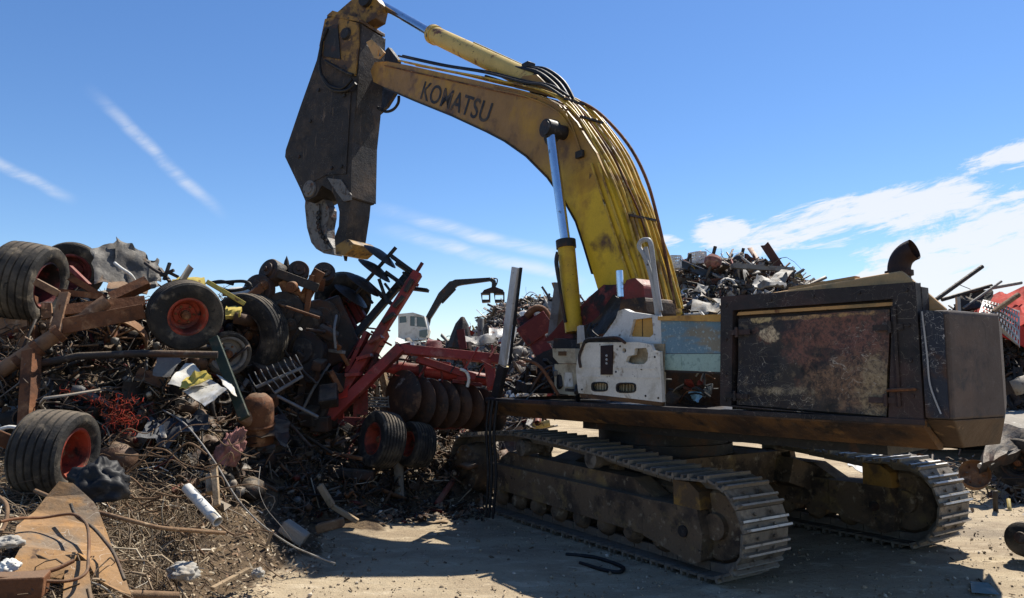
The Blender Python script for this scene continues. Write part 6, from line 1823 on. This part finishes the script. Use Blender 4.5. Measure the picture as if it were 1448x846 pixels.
# some thicker roots one can follow by eye
rr_ = random.Random(77)
for k_ in range(30):
    px, py = rr_.uniform(150, 330), rr_.uniform(620, 790)
    a = rr_.uniform(-.9, .9) + (math.pi if rr_.random() < .5 else 0)
    L_ = rr_.uniform(18, 60)
    pts_ = []
    for t in range(4):
        q = on_bank(px + math.cos(a) * L_ * t / 1.5 + rr_.uniform(-6, 6), py + math.sin(a) * L_ * t / 2.2 + rr_.uniform(-6, 6), .02)
        pts_.append(q + Vector((0, 0, rr_.uniform(.01, .13))))
    piece('root', 'loose brown roots tangled over the earth bank', 'root', MB().tube(bez(pts_, 5), rr_.uniform(.005, .013), 7, r_end=.003), 'bark', 60, group='roots on the earth bank')

# clods and pebbles on the yard
gm_ = Mass(8)
for i in range(9000):
    y = gm_.rng.uniform(4.8, 13)
    px = gm_.rng.uniform(200, 1500)
    x = (px - 724) / FPX * y
    h0 = height1(x, y)
    if h0 > .4:
        continue
    s_ = gm_.rng.lognormal(-4.6, .55)
    c_ = pick(gm_.rng, [((.34, .27, .185, 0), 4), ((.24, .185, .125, 0), 4), ((.14, .105, .07, 0), 1.5), ((.48, .41, .32, 0), 1)])
    gm_.put('chunk', (x, y, h0 + s_ * .15), (s_ * 1.3, s_, s_ * .7), c_, rand_rot(gm_.rng))
for i in range(260):                               # chips of metal and wood trodden into the yard
    y = gm_.rng.uniform(4.8, 12)
    px = gm_.rng.uniform(330, 1500)
    x = (px - 724) / FPX * y
    if height1(x, y) > .1:
        continue
    gm_.put(gm_.rng.choice(['flake', 'bar', 'twig']), (x, y, .012), (gm_.rng.uniform(.02, .09), gm_.rng.uniform(.004, .012), .006), pick(gm_.rng, PAL_STRAW), rand_rot(gm_.rng, np.array([0, 0, 1.]), 1.0))
gm_.build('gravel', 'straw', 'small clods and pebbles scattered over the packed dirt', 'gravel')

# ------------------------------------------------------------------ far heaps
def far_heap(seed, name, label, prof, Y0, depth, n, k, pal=PAL_FAR, front=1.0):
    """prof: (px, py) skyline; the heap is a rounded ridge at the distance Y0 with that skyline"""
    m = Mass(seed)
    xs = [(P(a, b, Y0).x) for a, b in prof]
    zs = [P(a, b, Y0).z for a, b in prof]
    def hgt(x, t):                                 # t: -1 near foot .. 0 ridge .. 1 far foot
        top = np.interp(x, xs, zs, left=0, right=0)
        return max(0.0, top * (1 - abs(t) ** 1.4))
    core_b = MB()
    nx_, nt_ = 40, 12
    V_ = []
    for j in range(nt_ + 1):
        for i in range(nx_ + 1):
            x = xs[0] + (xs[-1] - xs[0]) * i / nx_
            t = -1 + 2 * j / nt_
            V_.append((x, Y0 + t * depth, hgt(x, t) * .93 - .05 + mnoise.noise(Vector((x * .9, t * 5, seed))) * .18))
    F_ = [(j * (nx_ + 1) + i, j * (nx_ + 1) + i + 1, (j + 1) * (nx_ + 1) + i + 1, (j + 1) * (nx_ + 1) + i) for j in range(nt_) for i in range(nx_)]
    for _ in range(n):
        x = m.rng.uniform(xs[0], xs[-1])
        t = -m.rng.random() ** .8 * 1.0 + .12
        z = hgt(x, t)
        pos = np.array([x, Y0 + t * depth, z + m.rng.uniform(-.1, .12) * k * 3])
        scrap_piece(m, pos, np.array([0, -.75, .65]), k * m.rng.choice([.5, 1, 1.7], p=[.5, .38, .12]), pal, .6)
    o = m.build(name, 'scrap', label, 'scrap heap')
    core_b.add(V_, F_)
    c_ = core_b.build('heap_core', 'dark_scrap', o, smooth=60)
    c_['kind'] = 'stuff'
    return o
far_heap(11, 'scrap_heap', 'high far scrap heap behind the engine house', [(925, 440), (942, 388), (962, 376), (1000, 372), (1040, 370), (1075, 374), (1105, 384), (1130, 400), (1150, 430), (1170, 470)], 26, 6, 7000, .28)
far_heap(12, 'scrap_heap', 'distant heap of pale scrap behind the bare cab posts', [(630, 520), (662, 480), (684, 456), (702, 434), (740, 424), (775, 421), (820, 430), (880, 432), (930, 446), (960, 500)], 36, 6, 6000, .30)
far_heap(13, 'scrap_heap', 'low dark scrap heap behind the counterweight', [(1318, 520), (1335, 462), (1352, 440), (1385, 436), (1420, 438), (1470, 440), (1560, 450), (1700, 520)], 15, 2.8, 2600, .28, PAL_DARK)
far_heap(14, 'scrap_heap', 'low heap of burnt scrap beyond the harrow', [(560, 520), (600, 490), (640, 487), (680, 486), (715, 492), (740, 500), (765, 520)], 19, 2.4, 1500, .30, PAL_FAR)

# single things on the far heap
def cage(px, py, Y, w, lbl):
    c = P(px, py, Y)
    t = thing('wire_cage', c, lbl, 'cage')
    h_ = w * .95
    e1, e2 = Vector((.86, .5, .08)) * w, Vector((-.5, .86, 0)) * w
    cor = [c, c + e1, c + e1 + e2, c + e2]
    for i in range(4):
        MB().bar(cor[i], cor[i] + Vector((0, 0, h_)), .06, .06).build('corner_post', 'white_sheet', t)
    for z in (0, .25, .5, .75, 1.0):
        for i in range(4):
            MB().bar(cor[i] + Vector((0, 0, h_ * z)), cor[(i + 1) % 4] + Vector((0, 0, h_ * z)), .035, .035).build('rail', 'white_sheet', t)
    for i in range(4):
        for s_ in (.2, .4, .6, .8):
            q = cor[i].lerp(cor[(i + 1) % 4], s_)
            MB().bar(q, q + Vector((0, 0, h_)), .03, .03).build('bar', 'white_sheet', t)
    MB().box((cor[0] + cor[2]) / 2 + Vector((0, 0, .05)), (w * 1.1, w * 1.1, .1)).build('tray', 'white_sheet', t)
    return t
cage(949, 379, 24.5, .45, 'white wire cage nearest the boom on the far heap')
cage(986, 372, 25.0, .42, 'white wire cage beside the pink bundle on the far heap')
piece('pink_bundle', 'round pinkish bundle on top of the far heap', 'bundle', MB().lathe([(0, -.26), (.18, -.22), (.29, -.08), (.30, .06), (.2, .2), (0, .26)], P(1008, 370, 24.5), (.3, .2, 1), 14), 'pink_cloth', 30)
piece('corrugated_panel', 'pale corrugated panel sloping down the far heap', 'panel', MB().sheet([P(1085, 398, 22.5), P(1105, 402, 22.5), P(1122, 384, 23.5), P(1104, 382, 23.5)], 8, 6, .02, .06, 3, 1.5), 'dirty_white')
piece('steel_girder', 'long grey girder laid along the crest of the far heap', 'girder', MB().bar(P(1035, 376, 24), P(1120, 382, 24.3), .22, .16), 'grey_steel')
piece('white_flap', 'white torn sheet low on the far heap', 'sheet', MB().sheet([P(982, 412, 21.5), P(998, 418, 21.5), P(1000, 406, 22), P(988, 402, 22)], 6, 6, .01, .2, 6, 2, .05), 'dirty_white', 40)
piece('white_flap', 'long white strip along the foot of the far heap', 'sheet', MB().sheet([P(990, 420, 21), P(1028, 428, 21), P(1026, 420, 21.3), P(992, 414, 21.3)], 8, 4, .01, .15, 9, 2, .05), 'dirty_white', 40)
piece('white_flap', 'bluish white panel just above the window rail', 'sheet', MB().sheet([P(976, 440, 20), P(1018, 440, 20), P(1018, 428, 20.4), P(980, 426, 20.4)], 8, 4, .01, .15, 19, 2, .05), 'dirty_white', 40)
piece('grey_tank', 'grey flattened tank on the far heap above the hood', 'tank', MB().sheet([P(1065, 408, 22), P(1110, 408, 22), P(1112, 388, 22.8), P(1072, 384, 22.8)], 10, 8, .05, .4, 4, 1.2, .05), 'grey_steel', 40)

# ------------------------------------------------------------------ the distant material handler
mh = thing('material_handler', P(585, 520, 42), 'distant white material handler with a black boom and hanging grapple', 'material handler')
HYd = 42
def hq(a, b, y=HYd): return P(a, b, y)
cabp = MB()
cz0, cz1 = hq(570, 482).z, hq(570, 443).z
x0, x1 = hq(563, 460).x, hq(604, 460).x
outl = [(563, 478), (563, 444), (584, 442), (600, 447), (605, 466), (602, 480), (580, 482)]
wins = [[(565, 457), (565, 448), (574, 447), (575, 456)], [(580, 461), (580, 447), (599, 449), (603, 463)]]
def hat(a, b, c_): return P(a, b, HYd) + Vector((0, c_, 0))
cabo = MB().prism([outl] + [w_[::-1] for w_ in wins], hat, 0, 1.6).build('cab', 'handler_white', mh, bevel=.04)
for w_ in wins:
    MB().prism([w_], hat, .08, .12).build('window', 'dark_glass', cabo)
MB().prism([[(593, 476), (593, 468), (604, 466), (605, 474), (601, 478)]], hat, -.06, -.01).build('lamp_panel', 'dark_glass', cabo)
MB().bar(hq(588, 449) + Vector((0, .02, 0)), hq(588, 461) + Vector((0, .02, 0)), .12, .05).build('window_bar', 'handler_white', cabo)
MB().prism([[(560, 500), (560, 482), (606, 484), (606, 500)]], hat, -.4, 2.4).build('turntable', 'handler_white', mh, bevel=.05)
MB().prism([[(570, 522), (574, 500), (600, 500), (604, 522)]], hat, .2, 2.0).build('pedestal', 'black_steel', mh)
MB().prism([[(588, 462), (600, 466), (604, 448), (622, 420), (644, 399), (646, 390), (632, 393), (616, 410)]], hat, 1.7, 2.1).build('boom', 'black_steel', mh, bevel=.03)
MB().prism([[(634, 402), (632, 394), (640, 390), (692, 387), (693, 392), (650, 398)]], hat, 1.75, 2.05).build('stick', 'black_steel', mh, bevel=.02)
MB().cyl(hq(620, 424) + Vector((0, 1.9, 0)), hq(640, 403) + Vector((0, 1.9, 0)), .10, 10).build('ram', 'black_steel', mh)
MB().tube(bez([hat(692, 389, 1.9), hat(697, 393, 1.9), hat(697, 402, 1.9)], 4), .14, 10).build('link', 'black_steel', mh, smooth=50)
MB().tube(bez([hat(694, 388, 1.9), hat(702, 389, 1.9), hat(701, 397, 1.9), hat(697, 401, 1.9)], 4), .04, 6).build('hose', 'black_rubber', mh, smooth=50)
gp = MB().prism([[(680, 410), (683, 406), (694, 402), (701, 402), (711, 406), (713, 411), (700, 409), (694, 409)]], hat, 1.5, 2.3)  .build('grapple', 'exhaust', mh, bevel=.03)
for a, b in ((680, 691), (699, 712)):
    MB().prism([[(a - 2, 410), (b + 1, 409), (b + 1, 423), (a, 424)], [(a, 420), (b - 1, 420), (b - 1, 412), (a, 412)]], hat, 1.55, 2.25).build('claw', 'black_steel', gp)

# ------------------------------------------------------------------ things behind the deck and to the side
piece('red_girder', 'dark red girder leaning behind the bare cab posts', 'girder', MB().bar(P(738, 478, 14.0), P(776, 452, 14.0), .4, .3, Vector((0, -1, 0))), 'dark_red', bevel=.02)
piece('red_girder', 'dark red frame leg sloping beside the second cab post', 'girder', MB().bar(P(742, 448, 14.2), P(772, 505, 14.0), .36, .3, Vector((0, -1, 0))), 'dark_red', bevel=.02)
piece('bent_pipe', 'bent dark pipe arched above the red girder', 'pipe', MB().tube(bez([P(744, 448, 14), P(756, 437, 14), P(768, 438, 14), P(778, 452, 14)], 5), .07, 10), 'rust', 50)
piece('silver_bonnet', 'shiny grey car bonnet lying on the low far heap', 'bonnet', MB().sheet([P(690, 477, 17), P(712, 478, 17), P(712, 466, 17.6), P(692, 466, 17.6)], 8, 6, .02, .12, 3, 1.4), 'galvanised', 40)
piece('blue_grey_body', 'blue-grey crushed body panel behind the red cross tube', 'panel', MB().sheet([P(652, 492, 15), P(700, 492, 15), P(698, 476, 15.5), P(655, 476, 15.5)], 10, 6, .02, .25, 13, 1.4, .04), 'grey_steel', 40)
piece('red_fender', 'brown-red fender behind the handler pedestal', 'fender', MB().sheet([P(600, 492, 16), P(628, 494, 16), P(622, 478, 16.4), P(606, 476, 16.4)], 6, 6, .02, .15, 15, 1.5), 'dark_red', 40)
piece('red_upright', 'thin dark red upright standing beyond the cross tube', 'post', MB().bar(P(655, 494, 13.5), P(651, 466, 13.5), .14, .10, Vector((0, -1, 0))), 'dark_red')
piece('dark_cone', 'dark pointed lump on the far skyline above the red upright', 'lump', MB().lathe([(.32, -.4), (.26, -.1), (.17, .2), (.05, .38), (0, .40)], P(652, 470, 18), (0.1, 0, 1), 9), 'dark_scrap', 30)
piece('white_tarp', 'crumpled white sheeting in front of the handler cab', 'sheeting', MB().sheet([P(556, 486, 13), P(592, 490, 13), P(586, 482, 13.3), P(560, 476, 13.3)], 8, 5, .01, .15, 23, 2.5, .04), 'white_sheet', 50)
rb = thing('red_bin', P(1420, 500, 14), 'bright red tilted bin behind the counterweight', 'bin')
MB().sheet([P(1378, 448, 14.0), P(1470, 462, 13.7), P(1470, 398, 14.9), P(1384, 424, 14.9)], 10, 8, .03, .28, 4, 1.6).build('lid', 'bright_red', rb, smooth=40)
MB().sheet([P(1376, 458, 13.9), P(1470, 500, 13.5), P(1470, 466, 13.7), P(1378, 447, 13.95)], 8, 6, .03, .05, 6, 1.2).build('side', 'bright_red', rb, smooth=40)
for k_, (a, b, c_, d_, y_, w, m_, lbl) in enumerate((
        (1322, 425, 1389, 377, 14.2, .085, 'dark_scrap', 'longest dark pole rising above the counterweight'),
        (1332, 424, 1402, 404, 14.4, .08, 'dark_scrap', 'dark bar resting low beside the long pole'),
        (1400, 408, 1444, 400, 14.5, .07, 'grey_steel', 'grey bar end sticking out level at the right edge'),
        (1362, 436, 1416, 398, 14.3, .05, 'grey_steel', 'thin light bar crossing the dark poles'),
        (1404, 442, 1440, 417, 13.7, .10, 'bark', 'tan wooden pole in front of the red bin'))):
    piece('scrap_pole', lbl, 'pole', MB().cyl(P(a, b, y_), P(c_, d_, y_ + .2), w / 2, 10), m_, 40)
piece('dark_sheet', 'dark bent sheet hanging between the poles', 'sheet', MB().sheet([P(1345, 440, 14.3), P(1400, 436, 14.3), P(1404, 406, 14.7), P(1362, 416, 14.6)], 8, 6, .02, .12, 9, 2, .05), 'dark_scrap', 40)
# perforated sheet: real holes
pf = MB()
holes = []
for j in range(5):
    for i in range(13):
        cx, cy = .06 + i * .075 + (.03 if j % 2 else 0), .12 + j * .19
        if cx < .97:
            holes.append([(cx - .018, cy - .055), (cx - .018, cy + .055), (cx + .018, cy + .055), (cx + .018, cy - .055)])
pc0, pc1, pc2, pc3 = P(1384, 444, 13.7), P(1442, 492, 13.3), P(1442, 440, 13.8), P(1390, 424, 14.0)
pf.prism([[(0, 0), (1, 0), (1, 1), (0, 1)]] + holes, lambda a, b, c_: (pc0 * (1 - a) + pc1 * a) * (1 - b) + (pc3 * (1 - a) + pc2 * a) * b + Vector((-.3, -.8, .3)) * (c_ + .12 * math.sin(a * 3.1)), 0, .006)
piece('perforated_sheet', 'bright perforated steel sheet leaning behind the counterweight', 'sheet', pf, 'galvanised')
piece('concrete_slab', 'sunlit broken slab beside the counterweight', 'slab', MB().sheet([P(1402, 612, 11.5), P(1480, 640, 11.0), P(1480, 575, 13.0), P(1420, 580, 13.0)], 8, 8, .18, .06, 6, 1.5, .05), 'concrete', 30)
piece('dark_slab', 'dark angular slab under the sunlit one', 'slab', MB().sheet([P(1385, 652, 10.4), P(1440, 640, 10.6), P(1470, 612, 11.2), P(1405, 600, 11.2)], 6, 6, .2, .12, 16, 1.5, .05), 'dark_scrap', 30)
hb2 = thing('wheel_hub', G(1378, 690, 0), 'rusty brake drum with a bolted face lying on the sunlit dirt', 'brake drum')
hc = P(1378, 672, 10.6)
MB().lathe([(0, .02), (.06, .02), (.10, .0), (.17, .0), (.19, .03), (.20, .10), (.19, -.14), (0, -.14)], hc, (-.45, -.85, .35), 26).build('drum', 'rust_light', hb2, smooth=35)
_, aa, bb = frame_of(Vector((-.45, -.85, .35)))
for i in range(6):
    t = i * math.pi / 3
    q = hc + (aa * math.cos(t) + bb * math.sin(t)) * .12 + Vector((-.45, -.85, .35)).normalized() * .01
    MB().cyl(q, q + Vector((-.45, -.85, .35)).normalized() * .04, .016, 6).build('stud', 'rust', hb2)
piece('axle_shaft', 'pale round shaft propped against the rusty drum', 'shaft', MB().cyl(P(1386, 660, 10.5), P(1424, 643, 10.7), .045, 12), 'pale_pipe', 40)
wheel('car_wheel', P(1440, 655, 10.9), (-.75, -.6, .1), .36, .24, .2, 'dark_scrap', 'dark wheel lying among scrap at the right edge')
rl = thing('rubber_roller', P(1450, 790, 7.2), 'dark rubber roller cut by the right edge', 'roller')
rc = P(1452, 764, 7.4)
MB().lathe([(0, .2), (.10, .2), (.15, .17), (.17, .10), (.15, .04), (.17, -.02), (.17, -.12), (.14, -.18), (0, -.2)], rc, (-.7, -.6, .25), 26).build('barrel', 'tyre', rl, smooth=35)
MB().lathe([(0, .24), (.05, .24), (.06, .2)], rc, (-.7, -.6, .25), 14).build('end_cap', 'dark_scrap', rl, smooth=35)
piece('glass_sheet', 'flat teal piece of broken glass lying on the dirt', 'glass', MB().prism([[(1372, 822), (1398, 824), (1414, 841), (1374, 838)]], lambda a, b, c_: G(a, b, .012 + c_), 0, .006), 'glass_teal')
piece('white_rag', 'crumpled white sheet showing above the far track frame', 'sheet', MB().sheet([P(1196, 665, 12.8), P(1240, 680, 12.8), P(1240, 660, 13.2), P(1200, 655, 13.2)], 8, 6, .01, .2, 8, 2.5, .05), 'white_sheet', 40)
rsm = Mass(61)
for i in range(700):
    px = rsm.rng.uniform(1250, 1560)
    y = rsm.rng.uniform(9.6, 13.5)
    if px < 1330 and y < 11:
        continue
    x = (px - 724) / FPX * y
    if rsm.rng.random() < .55:
        y = 10.6 + rsm.rng.random() * 2.5
        x = (px - 724) / FPX * y
    scrap_piece(rsm, np.array([x, y, rsm.rng.random() ** 2 * .45 * (y > 10.4)]), np.array([0, 0, 1.]), .13, PAL_DARK if rsm.rng.random() < .6 else PAL_FAR, .7)
rsm.build('scrap_litter', 'scrap', 'loose scrap strewn on the ground behind the far track', 'litter')
